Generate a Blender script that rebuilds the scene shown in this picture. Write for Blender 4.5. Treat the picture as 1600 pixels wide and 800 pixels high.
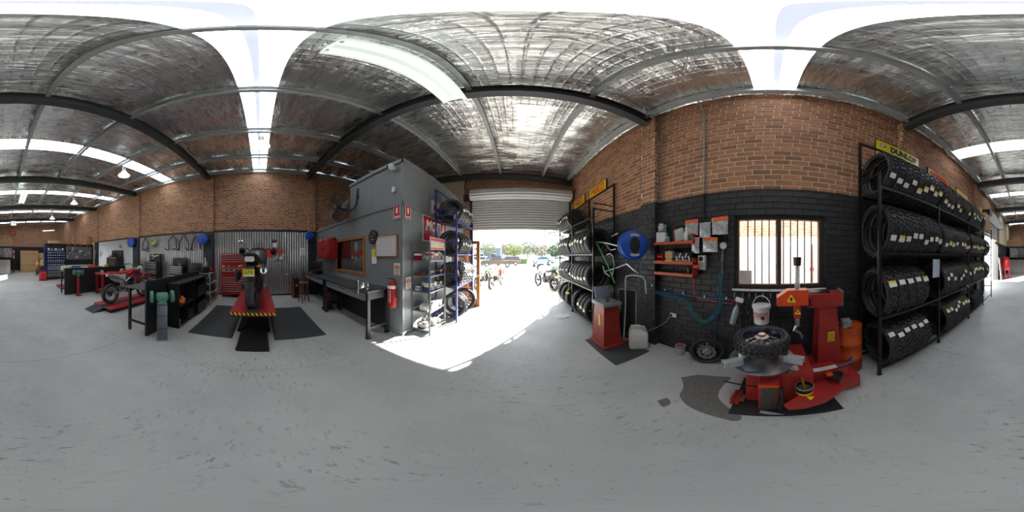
import bpy, bmesh, math, random
from math import sin, cos, pi, radians as R, atan2, hypot, tan
from mathutils import Vector, Matrix

for _o in list(bpy.data.objects):
    bpy.data.objects.remove(_o)
SC = bpy.context.scene
COL = SC.collection
random.seed(7)

# ------------------------------------------------------------------ camera
H = 1.6            # lens height above the slab
X0 = 807           # photo column that looks straight at the front door (+Y)
cam = bpy.data.cameras.new('camera')
cam.type = 'PANO'
try:
    cam.panorama_type = 'EQUIRECTANGULAR'
except Exception:
    pass
try:
    cam.cycles.panorama_type = 'EQUIRECTANGULAR'
except Exception:
    pass
cam.clip_start = 0.02
cam.clip_end = 500
co = bpy.data.objects.new('camera', cam)
COL.objects.link(co)
co.location = (0, 0, H)
co.rotation_euler = (R(90), 0, R(1.575))
SC.camera = co

# ------------------------------------------------------------------ sky, sun, exposure
w = bpy.data.worlds.new('sky')
SC.world = w
w.use_nodes = True
bg = w.node_tree.nodes['Background']
bg.inputs[0].default_value = (0.86, 0.93, 1.0, 1)
bg.inputs[1].default_value = 5.0
sun = bpy.data.lights.new('sun', 'SUN')
sun.energy = 54
sun.angle = R(0.55)
sun.color = (1.0, 0.95, 0.88)
so = bpy.data.objects.new('sun', sun)
COL.objects.link(so)
so.location = (20, 30, 25)
# the sun stands behind the front right of the building; the door patch on the slab gives its direction
so.rotation_euler = Vector((-2.52, -4.15, -2.58)).to_track_quat('-Z', 'Y').to_euler()
SC.view_settings.view_transform = 'Standard'
SC.view_settings.look = 'None'
SC.view_settings.gamma = 1.0
SC.view_settings.use_curve_mapping = False
SC.view_settings.exposure = 0.0
try:
    SC.cycles.use_denoising = True
    SC.cycles.max_bounces = 8
    SC.cycles.diffuse_bounces = 4
    SC.cycles.sample_clamp_indirect = 6
except Exception:
    pass

# ------------------------------------------------------------------ photo pixel -> place (a direction met with floor or wall)
def ang(px, py):
    return R((px - X0) * .225), R((400 - py) * .225)
def F(px, py, h=0.0):
    t, e = ang(px, py); d = (h - H) / tan(e)
    return Vector((d * sin(t), d * cos(t), h))
def WX(px, py, X):
    t, e = ang(px, py); d = X / sin(t)
    return Vector((X, d * cos(t), H + d * tan(e)))
def WY(px, py, Y):
    t, e = ang(px, py); d = Y / cos(t)
    return Vector((d * sin(t), Y, H + d * tan(e)))

# ------------------------------------------------------------------ materials
def lin(h):
    h = h.lstrip('#')
    v = [int(h[i:i+2], 16) / 255 for i in (0, 2, 4)]
    return tuple(x / 12.92 if x <= .04045 else ((x + .055) / 1.055) ** 2.4 for x in v) + (1,)
MATS = {}
def mat(name, col='#808080', rough=.5, metal=0., var=.12, scale=9., bump=0., bscale=60., emit=0., trans=0., alpha=1., island=0., spec=.5):
    """procedural material: colour broken up by noise, optional fine relief"""
    if name in MATS:
        return MATS[name]
    m = bpy.data.materials.new(name); m.use_nodes = True
    nt = m.node_tree; b = nt.nodes['Principled BSDF']
    c = lin(col) if isinstance(col, str) else tuple(col) + (1,)
    b.inputs['Roughness'].default_value = rough
    b.inputs['Metallic'].default_value = metal
    b.inputs['Specular IOR Level'].default_value = spec
    b.inputs['Base Color'].default_value = c
    if trans: b.inputs['Transmission Weight'].default_value = trans
    if alpha < 1: b.inputs['Alpha'].default_value = alpha
    if emit:
        b.inputs['Emission Color'].default_value = c
        b.inputs['Emission Strength'].default_value = emit
    tc = nt.nodes.new('ShaderNodeTexCoord')
    if var:
        n = nt.nodes.new('ShaderNodeTexNoise'); n.inputs['Scale'].default_value = scale; n.inputs['Detail'].default_value = 4
        nt.links.new(tc.outputs['Object'], n.inputs['Vector'])
        r = nt.nodes.new('ShaderNodeMapRange'); r.inputs['From Min'].default_value = .3; r.inputs['From Max'].default_value = .7
        r.inputs['To Min'].default_value = 1 - var; r.inputs['To Max'].default_value = 1 + var
        nt.links.new(n.outputs['Fac'], r.inputs['Value'])
        fac = r.outputs[0]
        if island:
            g = nt.nodes.new('ShaderNodeNewGeometry'); oi = nt.nodes.new('ShaderNodeObjectInfo')
            a = nt.nodes.new('ShaderNodeMath'); a.operation = 'ADD'
            nt.links.new(g.outputs['Random Per Island'], a.inputs[0]); nt.links.new(oi.outputs['Random'], a.inputs[1])
            f = nt.nodes.new('ShaderNodeMath'); f.operation = 'FRACT'; nt.links.new(a.outputs[0], f.inputs[0])
            r2 = nt.nodes.new('ShaderNodeMapRange'); r2.inputs['To Min'].default_value = 1 - island; r2.inputs['To Max'].default_value = 1 + island * .8
            nt.links.new(f.outputs[0], r2.inputs['Value'])
            mm = nt.nodes.new('ShaderNodeMath'); mm.operation = 'MULTIPLY'
            nt.links.new(fac, mm.inputs[0]); nt.links.new(r2.outputs[0], mm.inputs[1]); fac = mm.outputs[0]
        vm = nt.nodes.new('ShaderNodeVectorMath'); vm.operation = 'SCALE'
        vm.inputs[0].default_value = c[:3]
        nt.links.new(fac, vm.inputs['Scale'])
        nt.links.new(vm.outputs[0], b.inputs['Base Color'])
    if bump:
        n2 = nt.nodes.new('ShaderNodeTexNoise'); n2.inputs['Scale'].default_value = bscale; n2.inputs['Detail'].default_value = 3
        nt.links.new(tc.outputs['Object'], n2.inputs['Vector'])
        bp = nt.nodes.new('ShaderNodeBump'); bp.inputs['Strength'].default_value = bump; bp.inputs['Distance'].default_value = .01
        nt.links.new(n2.outputs['Fac'], bp.inputs['Height']); nt.links.new(bp.outputs[0], b.inputs['Normal'])
    MATS[name] = m
    return m

def floor_mat():
    m = bpy.data.materials.new('painted_concrete'); m.use_nodes = True
    nt = m.node_tree; b = nt.nodes['Principled BSDF']; L = nt.links.new
    tc = nt.nodes.new('ShaderNodeTexCoord')
    def noise(sc, det, off=0., rough=.6, stretch=None):
        n = nt.nodes.new('ShaderNodeTexNoise'); n.inputs['Scale'].default_value = sc; n.inputs['Detail'].default_value = det
        n.inputs['Roughness'].default_value = rough
        mp = nt.nodes.new('ShaderNodeMapping'); mp.inputs['Location'].default_value = (off, off * .7, 0)
        if stretch: mp.inputs['Scale'].default_value = stretch; mp.inputs['Rotation'].default_value = (0, 0, .6)
        L(tc.outputs['Object'], mp.inputs['Vector']); L(mp.outputs[0], n.inputs['Vector'])
        return n.outputs['Fac']
    def ramp(f, a, bb, lo, hi):
        r = nt.nodes.new('ShaderNodeMapRange'); r.inputs['From Min'].default_value = a; r.inputs['From Max'].default_value = bb
        r.inputs['To Min'].default_value = lo; r.inputs['To Max'].default_value = hi; L(f, r.inputs['Value']); return r.outputs[0]
    def mul(a, bb):
        k = nt.nodes.new('ShaderNodeMath'); k.operation = 'MULTIPLY'; L(a, k.inputs[0])
        if isinstance(bb, float): k.inputs[1].default_value = bb
        else: L(bb, k.inputs[1])
        return k.outputs[0]
    def mix(f, a, bb):
        k = nt.nodes.new('ShaderNodeMix'); k.data_type = 'RGBA'; L(f, k.inputs[0])
        for s, v in ((6, a), (7, bb)):
            if isinstance(v, tuple): k.inputs[s].default_value = v
            else: L(v, k.inputs[s])
        return k.outputs[2]
    base = mix(ramp(noise(1.1, 4), .35, .65, 0, 1), lin('#abaeac'), lin('#bbbdba'))
    # worn scuffs where the paint has gone, bare darker concrete below
    scuff = mul(ramp(noise(9, 8, 3, .75, (1, 2.6, 1)), .56, .62, 0, 1), ramp(noise(.8, 3, 9), .42, .58, 0, 1))
    c = mix(mul(scuff, .75), base, lin('#6d6c66'))
    scuff2 = mul(ramp(noise(26, 5, 7, .7, (3, 1, 1)), .6, .65, 0, 1), ramp(noise(1.4, 3, 21), .42, .55, 0, 1))
    c = mix(mul(scuff2, .75), c, lin('#77756e'))
    stain = ramp(noise(.35, 5, 30), .58, .75, 0, .35)
    c = mix(stain, c, lin('#8a8880'))
    L(c, b.inputs['Base Color'])
    L(ramp(noise(3, 5, 12), .3, .7, .38, .6), b.inputs['Roughness'])
    bp = nt.nodes.new('ShaderNodeBump'); bp.inputs['Strength'].default_value = .08; bp.inputs['Distance'].default_value = .01
    L(noise(14, 5, 2), bp.inputs['Height']); L(bp.outputs[0], b.inputs['Normal'])
    MATS['floor'] = m
    return m

def foil_mat():
    m = bpy.data.materials.new('silver_foil_blanket'); m.use_nodes = True
    nt = m.node_tree; b = nt.nodes['Principled BSDF']; L = nt.links.new
    b.inputs['Base Color'].default_value = (.8, .8, .79, 1); b.inputs['Metallic'].default_value = .92; b.inputs['Roughness'].default_value = .33
    tc = nt.nodes.new('ShaderNodeTexCoord')
    mp = nt.nodes.new('ShaderNodeMapping'); mp.inputs['Scale'].default_value = (.7, 2.9, 1)
    L(tc.outputs['Object'], mp.inputs['Vector'])
    n = nt.nodes.new('ShaderNodeTexNoise'); n.inputs['Scale'].default_value = 2.6; n.inputs['Detail'].default_value = 7; n.inputs['Distortion'].default_value = 1.3; n.inputs['Roughness'].default_value = .55
    L(mp.outputs[0], n.inputs['Vector'])
    h = n.outputs['Fac']
    for d in ('X', 'Y'):       # stitched grid of the blanket
        w_ = nt.nodes.new('ShaderNodeTexWave'); w_.bands_direction = d; w_.inputs['Scale'].default_value = 2.6; w_.inputs['Distortion'].default_value = .6
        L(tc.outputs['Object'], w_.inputs['Vector'])
        p = nt.nodes.new('ShaderNodeMath'); p.operation = 'POWER'; p.inputs[1].default_value = 10; L(w_.outputs['Fac'], p.inputs[0])
        a = nt.nodes.new('ShaderNodeMath'); a.operation = 'MULTIPLY_ADD'; a.inputs[1].default_value = .05
        L(p.outputs[0], a.inputs[0]); L(h, a.inputs[2]); h = a.outputs[0]
    bp = nt.nodes.new('ShaderNodeBump'); bp.inputs['Distance'].default_value = .09
    # neighbouring blanket strips are crinkled by different amounts
    sx = nt.nodes.new('ShaderNodeSeparateXYZ'); L(tc.outputs['Object'], sx.inputs[0])
    k = nt.nodes.new('ShaderNodeMath'); k.operation = 'MULTIPLY'; k.inputs[1].default_value = .8; L(sx.outputs['Y'], k.inputs[0])
    fl_ = nt.nodes.new('ShaderNodeMath'); fl_.operation = 'FLOOR'; L(k.outputs[0], fl_.inputs[0])
    k2 = nt.nodes.new('ShaderNodeMath'); k2.operation = 'MULTIPLY'; k2.inputs[1].default_value = .65; L(sx.outputs['X'], k2.inputs[0])
    fl2 = nt.nodes.new('ShaderNodeMath'); fl2.operation = 'FLOOR'; L(k2.outputs[0], fl2.inputs[0])
    cx = nt.nodes.new('ShaderNodeCombineXYZ'); L(fl_.outputs[0], cx.inputs[0]); L(fl2.outputs[0], cx.inputs[1])
    wn_ = nt.nodes.new('ShaderNodeTexWhiteNoise'); wn_.noise_dimensions = '2D'; L(cx.outputs[0], wn_.inputs['Vector'])
    rs_ = nt.nodes.new('ShaderNodeMapRange'); rs_.inputs['To Min'].default_value = .22; rs_.inputs['To Max'].default_value = .75; L(wn_.outputs['Value'], rs_.inputs['Value'])
    L(rs_.outputs[0], bp.inputs['Strength'])
    L(h, bp.inputs['Height']); L(bp.outputs[0], b.inputs['Normal'])
    r = nt.nodes.new('ShaderNodeMapRange'); r.inputs['To Min'].default_value = .16; r.inputs['To Max'].default_value = .38
    L(n.outputs['Fac'], r.inputs['Value']); L(r.outputs[0], b.inputs['Roughness'])
    MATS['foil'] = m
    return m

# ------------------------------------------------------------------ mesh builder
def frame_of(d):
    d = Vector(d).normalized()
    up = Vector((0, 0, 1)) if abs(d.z) < .95 else Vector((1, 0, 0))
    x = up.cross(d).normalized(); y = d.cross(x)
    return x, y, d

class MB:
    """collects vertices and faces for ONE mesh object"""
    def __init__(s):
        s.v = []; s.f = []; s.m = []
    def add(s, vs, fs, m=0):
        o = len(s.v); s.v += [tuple(p) for p in vs]
        s.f += [tuple(i + o for i in f) for f in fs]; s.m += [m] * len(fs)
        return s
    def box(s, c, d, rz=0., rx=0., ry=0., m=0):
        x, y, z = d[0] / 2, d[1] / 2, d[2] / 2
        vs = [Vector((a * x, b * y, e * z)) for a in (-1, 1) for b in (-1, 1) for e in (-1, 1)]
        if rz or rx or ry:
            M = Matrix.Rotation(rz, 3, 'Z') @ Matrix.Rotation(ry, 3, 'Y') @ Matrix.Rotation(rx, 3, 'X')
            vs = [M @ p for p in vs]
        c = Vector(c)
        return s.add([p + c for p in vs], [(0, 1, 3, 2), (4, 6, 7, 5), (0, 4, 5, 1), (2, 3, 7, 6), (0, 2, 6, 4), (1, 5, 7, 3)], m)
    def bb(s, x0, x1, y0, y1, z0, z1, m=0):
        return s.box(((x0 + x1) / 2, (y0 + y1) / 2, (z0 + z1) / 2), (abs(x1 - x0), abs(y1 - y0), abs(z1 - z0)), m=m)
    def rbox(s, c, d, b=.01, seg=2, rz=0., rx=0., ry=0., m=0):
        bm = bmesh.new(); bmesh.ops.create_cube(bm, size=1)
        for v in bm.verts: v.co = Vector((v.co.x * d[0], v.co.y * d[1], v.co.z * d[2]))
        bmesh.ops.bevel(bm, geom=bm.edges[:], offset=min(b, min(d) * .49), segments=seg, affect='EDGES', profile=.5)
        M = Matrix.Translation(Vector(c)) @ (Matrix.Rotation(rz, 3, 'Z') @ Matrix.Rotation(ry, 3, 'Y') @ Matrix.Rotation(rx, 3, 'X')).to_4x4()
        bm.verts.index_update()
        s.add([M @ v.co for v in bm.verts], [tuple(v.index for v in f.verts) for f in bm.faces], m)
        bm.free(); return s
    def cyl(s, p0, p1, r, r2=None, n=12, caps=True, m=0):
        p0, p1 = Vector(p0), Vector(p1); r2 = r if r2 is None else r2
        x, y, d = frame_of(p1 - p0)
        vs = []
        for p, q in ((p0, r), (p1, r2)):
            for i in range(n):
                a = 2 * pi * i / n; vs.append(p + x * (q * cos(a)) + y * (q * sin(a)))
        fs = [(i, (i + 1) % n, n + (i + 1) % n, n + i) for i in range(n)]
        if caps: fs += [tuple(range(n - 1, -1, -1)), tuple(range(n, 2 * n))]
        return s.add(vs, fs, m)
    def tube(s, pts, r, n=8, closed=False, m=0):
        pts = [Vector(p) for p in pts]; k = len(pts)
        rr = r if isinstance(r, (list, tuple)) else [r] * k
        vs = []; x = None
        for i, p in enumerate(pts):
            if closed: t = pts[(i + 1) % k] - pts[i - 1]
            else: t = pts[min(i + 1, k - 1)] - pts[max(i - 1, 0)]
            t.normalize()
            if x is None: x = frame_of(t)[0]
            x = (x - t * x.dot(t))
            if x.length < 1e-6: x = frame_of(t)[0]
            x.normalize(); y = t.cross(x)
            for j in range(n):
                a = 2 * pi * j / n; vs.append(p + x * (rr[i] * cos(a)) + y * (rr[i] * sin(a)))
        fs = []
        for i in range(k if closed else k - 1):
            i2 = (i + 1) % k
            for j in range(n):
                j2 = (j + 1) % n; fs.append((i * n + j, i * n + j2, i2 * n + j2, i2 * n + j))
        if not closed: fs += [tuple(range(n - 1, -1, -1)), tuple(range((k - 1) * n, k * n))]
        return s.add(vs, fs, m)
    def lathe(s, prof, n=24, c=(0, 0, 0), axis='Z', closed=False, m=0, a0=0., a1=2 * pi):
        c = Vector(c); full = abs(a1 - a0 - 2 * pi) < 1e-6
        cnt = n if full else n + 1; vs = []; k = len(prof)
        for i in range(cnt):
            a = a0 + (a1 - a0) * i / n
            for r, z in prof:
                u, v = r * cos(a), r * sin(a)
                vs.append(c + (Vector((u, v, z)) if axis == 'Z' else Vector((u, z, v)) if axis == 'Y' else Vector((z, u, v))))
        fs = []
        for i in range(n):
            i2 = (i + 1) % cnt
            for j in range(k if closed else k - 1):
                j2 = (j + 1) % k
                q = (i * k + j, i2 * k + j, i2 * k + j2, i * k + j2)
                fs.append(q if axis != 'Y' else q[::-1])
        return s.add(vs, fs, m)
    def prism(s, poly, a, b, plane='XY', m=0):
        n = len(poly)
        def pt(u, v, t): return (u, v, t) if plane == 'XY' else (u, t, v) if plane == 'XZ' else (t, u, v)
        vs = [pt(u, v, a) for u, v in poly] + [pt(u, v, b) for u, v in poly]
        fs = [(i, (i + 1) % n, n + (i + 1) % n, n + i) for i in range(n)] + [tuple(range(n - 1, -1, -1)), tuple(range(n, 2 * n))]
        return s.add(vs, fs, m)
    def ball(s, c, r, n=12, k=8, m=0):
        if not isinstance(r, (list, tuple)): r = (r, r, r)
        c = Vector(c); vs = []; fs = []
        for i in range(1, k):
            t = pi * i / k
            for j in range(n):
                a = 2 * pi * j / n
                vs.append(c + Vector((r[0] * sin(t) * cos(a), r[1] * sin(t) * sin(a), r[2] * cos(t))))
        top = len(vs); vs += [c + Vector((0, 0, r[2])), c - Vector((0, 0, r[2]))]
        for i in range(k - 2):
            for j in range(n):
                j2 = (j + 1) % n; fs.append((i * n + j, (i + 1) * n + j, (i + 1) * n + j2, i * n + j2))
        for j in range(n):
            j2 = (j + 1) % n; fs.append((top, j, j2)); fs.append((top + 1, (k - 2) * n + j2, (k - 2) * n + j))
        return s.add(vs, fs, m)
    def grid(s, fn, nu, nv, m=0):
        vs = [fn(i / nu, j / nv) for i in range(nu + 1) for j in range(nv + 1)]
        fs = [(i * (nv + 1) + j, (i + 1) * (nv + 1) + j, (i + 1) * (nv + 1) + j + 1, i * (nv + 1) + j + 1) for i in range(nu) for j in range(nv)]
        return s.add(vs, fs, m)
    def loft(s, rings, cap=True, m=0):
        n = len(rings[0]); vs = [p for r in rings for p in r]; fs = []
        for i in range(len(rings) - 1):
            for j in range(n):
                j2 = (j + 1) % n; fs.append((i * n + j, i * n + j2, (i + 1) * n + j2, (i + 1) * n + j))
        if cap: fs += [tuple(range(n - 1, -1, -1)), tuple(range((len(rings) - 1) * n, len(rings) * n))]
        return s.add(vs, fs, m)
    def mesh(s, name, mats, angle=40):
        me = bpy.data.meshes.new(name)
        me.from_pydata(s.v, [], s.f)
        ms = mats if isinstance(mats, (list, tuple)) else [mats]
        for q in ms: me.materials.append(q)
        if len(ms) > 1: me.polygons.foreach_set('material_index', s.m)
        bm = bmesh.new(); bm.from_mesh(me); bmesh.ops.recalc_face_normals(bm, faces=bm.faces); bm.to_mesh(me); bm.free()
        if angle:
            me.polygons.foreach_set('use_smooth', [True] * len(me.polygons))
            me.set_sharp_from_angle(angle=R(angle))
        me.update()
        return me
    def build(s, name, mats, parent=None, loc=None, rot=None, angle=40):
        return ob(name, s.mesh(name, mats, angle), parent, loc, rot)

def ob(name, me, parent=None, loc=None, rot=None):
    o = bpy.data.objects.new(name, me); COL.objects.link(o)
    if parent: o.parent = parent
    if loc is not None: o.location = loc
    if rot is not None: o.rotation_euler = rot
    return o
def tag(o, label, cat, group=None):
    o['label'] = label; o['category'] = cat
    if group: o['group'] = group
    return o
def thing(name, label, cat, loc=(0, 0, 0), rz=0., group=None, rot=None):
    o = bpy.data.objects.new(name, None); COL.objects.link(o)
    o.empty_display_size = .1
    o.location = loc; o.rotation_euler = rot if rot is not None else (0, 0, rz)
    return tag(o, label, cat, group)
def struct(o):
    o['kind'] = 'structure'; return o
def stuff(o):
    o['kind'] = 'stuff'; return o
def dup(root, loc, rot=None, label=None, group=None):
    r = root.copy(); COL.objects.link(r); r.location = loc
    if rot is not None: r.rotation_euler = rot
    if label: r['label'] = label
    if group: r['group'] = group
    for ch in list(root.children):
        c = ch.copy(); COL.objects.link(c); c.parent = r; c.matrix_parent_inverse = ch.matrix_parent_inverse.copy()
        for g in list(ch.children):
            d = g.copy(); COL.objects.link(d); d.parent = c
    return r
def text(name, s, material, size, parent, loc, width=None, rot=(R(90), 0, 0), depth=.0015, bold=0., shear=0.):
    """flat lettering facing local -Y"""
    cu = bpy.data.curves.new('t', 'FONT'); cu.body = s; cu.size = size; cu.align_x = 'CENTER'; cu.align_y = 'CENTER'
    cu.extrude = depth; cu.offset = bold; cu.shear = shear; cu.resolution_u = 3
    t = bpy.data.objects.new('t', cu); COL.objects.link(t)
    dg = bpy.context.evaluated_depsgraph_get()
    me = bpy.data.meshes.new_from_object(t.evaluated_get(dg))
    bpy.data.objects.remove(t); bpy.data.curves.remove(cu)
    me.name = name
    if width and len(me.vertices):
        xs = [v.co.x for v in me.vertices]; k = width / max(max(xs) - min(xs), 1e-4)
        for v in me.vertices: v.co.x *= k
    me.materials.clear(); me.materials.append(material)
    return ob(name, me, parent, loc, rot)
ORD = ['first', 'second', 'third', 'fourth', 'fifth', 'sixth', 'seventh', 'eighth', 'ninth', 'tenth', 'eleventh', 'twelfth', 'thirteenth', 'fourteenth', 'fifteenth',
       'sixteenth', 'seventeenth', 'eighteenth', 'nineteenth', 'twentieth'] 
ORD += ['twenty-' + q for q in ORD[:9]] + ['thirtieth'] + ['thirty-' + q for q in ORD[:9]]

# shared materials
m_floor = floor_mat(); m_foil = foil_mat()
m_brick = mat('red_brick', '#9b6d50', .85, var=.22, scale=14, bump=.3, bscale=90, island=.35)
m_mortar = mat('mortar', '#cdbca4', .95, var=.15, scale=20)
m_bbrick = mat('black_painted_brick', '#303235', .5, var=.3, scale=12, bump=.4, bscale=70, island=.2)
m_bmortar = mat('black_painted_mortar', '#1f2123', .65, var=.3, scale=12)
m_corr = mat('zincalume', '#b4b7b8', .28, .9, var=.1, scale=5)
m_galv = mat('galvanised_steel', '#a9adad', .5, .1, var=.15, scale=14)
m_rafter = mat('dark_grey_steel', '#43474a', .5, .1, var=.1)
m_black = mat('black_paint', '#191a1c', .5, var=.2)
m_rack = mat('black_steel', '#141517', .4, .2, var=.2)
m_blk_pl = mat('black_plastic', '#17181a', .42, var=.1)
m_rubber = mat('tyre_rubber', '#343537', .48, var=.2, scale=20)
m_rubber2 = mat('road_tyre_rubber', '#303234', .55, var=.2, scale=20)
m_white = mat('white_paint', '#dcdcd8', .5, var=.05)
m_paper = mat('white_paper', '#e4e4e4', .8, var=.04)
m_yel = mat('yellow_print', '#e0c62a', .6, var=.05)
m_red = mat('red_enamel', '#9c181d', .35, var=.1)
m_redpl = mat('red_plastic', '#b02220', .4, var=.1)
m_orange = mat('orange_enamel', '#d5481c', .4, var=.12)
m_blue = mat('blue_plastic', '#1c4fb0', .4, var=.1)
m_blusteel = mat('blue_steel', '#2a3590', .4, var=.1)
m_steel = mat('bare_steel', '#9a9c9e', .32, .85, var=.12)
m_alu = mat('aluminium', '#b9bbbd', .3, .9, var=.08)
m_chrome = mat('chrome', '#d8d8d8', .12, 1., var=.03)
m_dark = mat('dark_metal', '#3a3b3c', .4, .6, var=.15)
m_grey = mat('grey_paint', '#7f8486', .5, var=.06)
m_office = mat('office_panel_grey', '#7d8385', .45, var=.05, scale=2)
m_timber = mat('varnished_timber', '#a8672f', .4, var=.25, scale=6)
m_card = mat('cardboard', '#b39572', .85, var=.08)
m_green = mat('green_enamel', '#4d7f74', .45, var=.15)
m_glass = mat('clear_glass', '#ffffff', .02, var=0, trans=1.)
m_print_r = mat('red_print', '#c3141c', .5, var=.04)
m_print_k = mat('black_print', '#16161a', .5, var=.04)
m_print_w = mat('white_print', '#f0f0ee', .5, var=.03)
# ================================================================== SETTING
XR, XL, YF, YB = 2.08, -6.5, 5.92, -18.1
def roof_z(x): return 4.98 - .064 * x
RAFT = [1.92, -2.12, -6.14, -10.16, -14.18]
SKY_Y = [-.03, -4.05, -8.08, -12.1, -16.1]
PURL = [1.93, .95, -.57, -2.08, -3.62, -5.14, -6.4]

# slab, cut into panes by saw joints
fl = MB(); panes = []
jx = [XL - .2, -1.89, XR + .2]; jy = [YB - .2, -14.2, -10.16, -6.1, -2.1, YF + .1]
fl.bb(XL - .2, XR + .2, YB - .2, YF + .1, -.2, -.004)
for i in range(2):
    for j in range(5):
        g = .0055
        panes.append((jx[i] + g, jx[i+1] - g, jy[j] + g, jy[j+1] - g))
floor_o = struct(fl.build('floor', m_floor, angle=None))
for p_ in panes: MB().bb(*p_, -.1, 0).build('slab_pane', m_floor, floor_o, angle=None)

def brick_rects(u0, u1, z0, z1, holes=(), course=.0857, ln=.24, gap=.013, zbase=0.):
    out = []
    k0 = int(math.floor((z0 - zbase) / course)); k = k0
    while zbase + k * course < z1:
        za, zb = zbase + k * course, zbase + (k + 1) * course - gap
        off = (k % 2) * ln / 2 + (0.013 * ((k * 7) % 5 - 2))
        u = math.floor((u0 - off) / ln) * ln + off
        while u < u1:
            spans = [(max(u, u0), min(u + ln - gap, u1))]
            a, b = max(za, z0), min(zb, z1)
            for (h0, h1, hz0, hz1) in holes:
                if b > hz0 + .002 and a < hz1 - .002:
                    ns = []
                    for p, q in spans:
                        if q <= h0 or p >= h1: ns.append((p, q)); continue
                        if p < h0: ns.append((p, h0))
                        if q > h1: ns.append((h1, q))
                    spans = ns
            for p, q in spans:
                if q - p > .03 and b - a > .02: out.append((p, q, a, b))
            u += ln
        k += 1
    return out
def brick_mesh(rects, P, proud=.007, ins=.004):
    mb = MB()
    for (p, q, a, b) in rects:
        k = proud * random.uniform(.7, 1.15)
        vs = [P(p, a, 0), P(q, a, 0), P(q, b, 0), P(p, b, 0),
              P(p + ins, a + ins, k), P(q - ins, a + ins, k), P(q - ins, b - ins, k), P(p + ins, b - ins, k)]
        mb.add(vs, [(4, 5, 6, 7), (0, 1, 5, 4), (1, 2, 6, 5), (2, 3, 7, 6), (3, 0, 4, 7)])
    return mb

# ---- right wall (window bay): mortar core with real openings, bricks stand proud of it
WIN = (-.68, .5, 1.17, 2.14)            # y0,y1,z0,z1
RD2 = (-10.4, -7.15, 0, 2.62)            # rear side roller door opening
BLK = 2.51
wr = MB()
T = .24
xs0 = XR
def rwall(y0, y1, z0, z1):
    if z0 < BLK < z1:
        rwall(y0, y1, z0, BLK); rwall(y0, y1, BLK, z1); return
    wr.bb(xs0, xs0 + T, y0, y1, z0, z1, m=0 if z0 >= BLK else 1)
TOPR = 4.93
rwall(WIN[1], YF + .3, 0, TOPR)
rwall(WIN[0], WIN[1], 0, WIN[2]); rwall(WIN[0], WIN[1], WIN[3], TOPR)
rwall(RD2[1], WIN[0], 0, TOPR)
rwall(RD2[0], RD2[1], RD2[3], TOPR)
rwall(YB - .2, RD2[0], 0, TOPR)
ext = MB()
for (a, b, c_, d_) in ((WIN[1], YF + .3, 0, 4.9), (WIN[0], WIN[1], 0, WIN[2]), (WIN[0], WIN[1], WIN[3], 4.9), (RD2[1], WIN[0], 0, 4.9), (RD2[0], RD2[1], RD2[3], 4.9), (YB - .2, RD2[0], 0, 4.9)):
    ext.bb(XR + T, XR + T + .03, a, b, c_, d_)
struct(ext.build('bounce_skin', mat('pale_bounce', '#dcdcda', .8, var=.05), angle=None))  # unseen pale skin added to bounce daylight onto the fence outside the window
wall_r = struct(wr.build('wall_right', [m_mortar, m_bmortar], angle=None))
PR = lambda u, z, d: (XR - d, u, z)
holes_r = [WIN, RD2]
rb = brick_rects(-11.5, YF, BLK, TOPR, holes_r); rk = brick_rects(-7.1, YF, 0.0, BLK, holes_r)
cand = []
for kind, lst in (('r', rb), ('k', rk)):
    for rc in lst:
        if rc[1] - rc[0] > .225 and rc[3] - rc[2] > .07 and -1.05 < rc[0] < 3.0:
            u, z = (rc[0] + rc[1]) / 2, (rc[2] + rc[3]) / 2
            dd = XR * XR + u * u + (z - H) ** 2
            cand.append((dd ** 1.5, kind, rc))
cand.sort(key=lambda t: t[0])
pick = cand[:300]; picked = set((k, r) for _, k, r in pick)
bm_shared = {}
for kk, mm in (('r', m_brick), ('k', m_bbrick)):
    q = MB(); a, b, c = .1135, .0363, .007
    q.add([(-a, 0, -b), (a, 0, -b), (a, 0, b), (-a, 0, b), (-a + .004, -c, -b + .004), (a - .004, -c, -b + .004), (a - .004, -c, b - .004), (-a + .004, -c, b - .004)],
          [(4, 5, 6, 7), (0, 1, 5, 4), (1, 2, 6, 5), (2, 3, 7, 6), (3, 0, 4, 7)])
    bm_shared[kk] = q.mesh('brick', mm, None)
for _, k, (p, q, a, b) in pick:
    ob('brick', bm_shared[k], wall_r, (XR + random.uniform(-.0015, .002), (p + q) / 2, (a + b) / 2), (0, 0, R(-90)))
stuff(brick_mesh([r for r in rb if ('r', r) not in picked], PR).build('brickwork', m_brick, wall_r, angle=None))
stuff(brick_mesh([r for r in rk if ('k', r) not in picked], PR, .006).build('painted_brickwork', m_bbrick, wall_r, angle=None))

def pilaster(name, x0, x1, y0, y1, ztop, zblk, face, lower):
    """brick pier: core plus proud bricks on its three free faces"""
    g = .008
    core = MB()
    core.bb(x0 + (g if face < 0 else 0), x1 - (g if face > 0 else 0), y0 + g, y1 - g, 0, zblk, m=1)
    core.bb(x0 + (g if face < 0 else 0), x1 - (g if face > 0 else 0), y0 + g, y1 - g, zblk, ztop, m=0)
    o = struct(core.build(name, [m_mortar, m_bmortar], angle=None))
    xf = x0 + g if face < 0 else x1 - g
    s = face
    for (z0, z1, mm, nm) in ((0, zblk, lower, 'painted_brickwork'), (zblk, ztop, m_brick, 'brickwork')):
        mb = brick_mesh(brick_rects(y0 + .002, y1 - .002, z0, z1, ln=.24), lambda u, z, d: (xf + s * d * .8, u, z))
        for yy, sg in ((y0 + g, -1), (y1 - g, 1)):
            q = brick_mesh(brick_rects(x0 + .004, x1 - .004, z0, z1, ln=.12), lambda u, z, d, yy=yy, sg=sg: (u, yy + sg * d * .8, z))
            mb.add(q.v, q.f)
        stuff(mb.build(nm, mm, o, angle=None))
    return o
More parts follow.
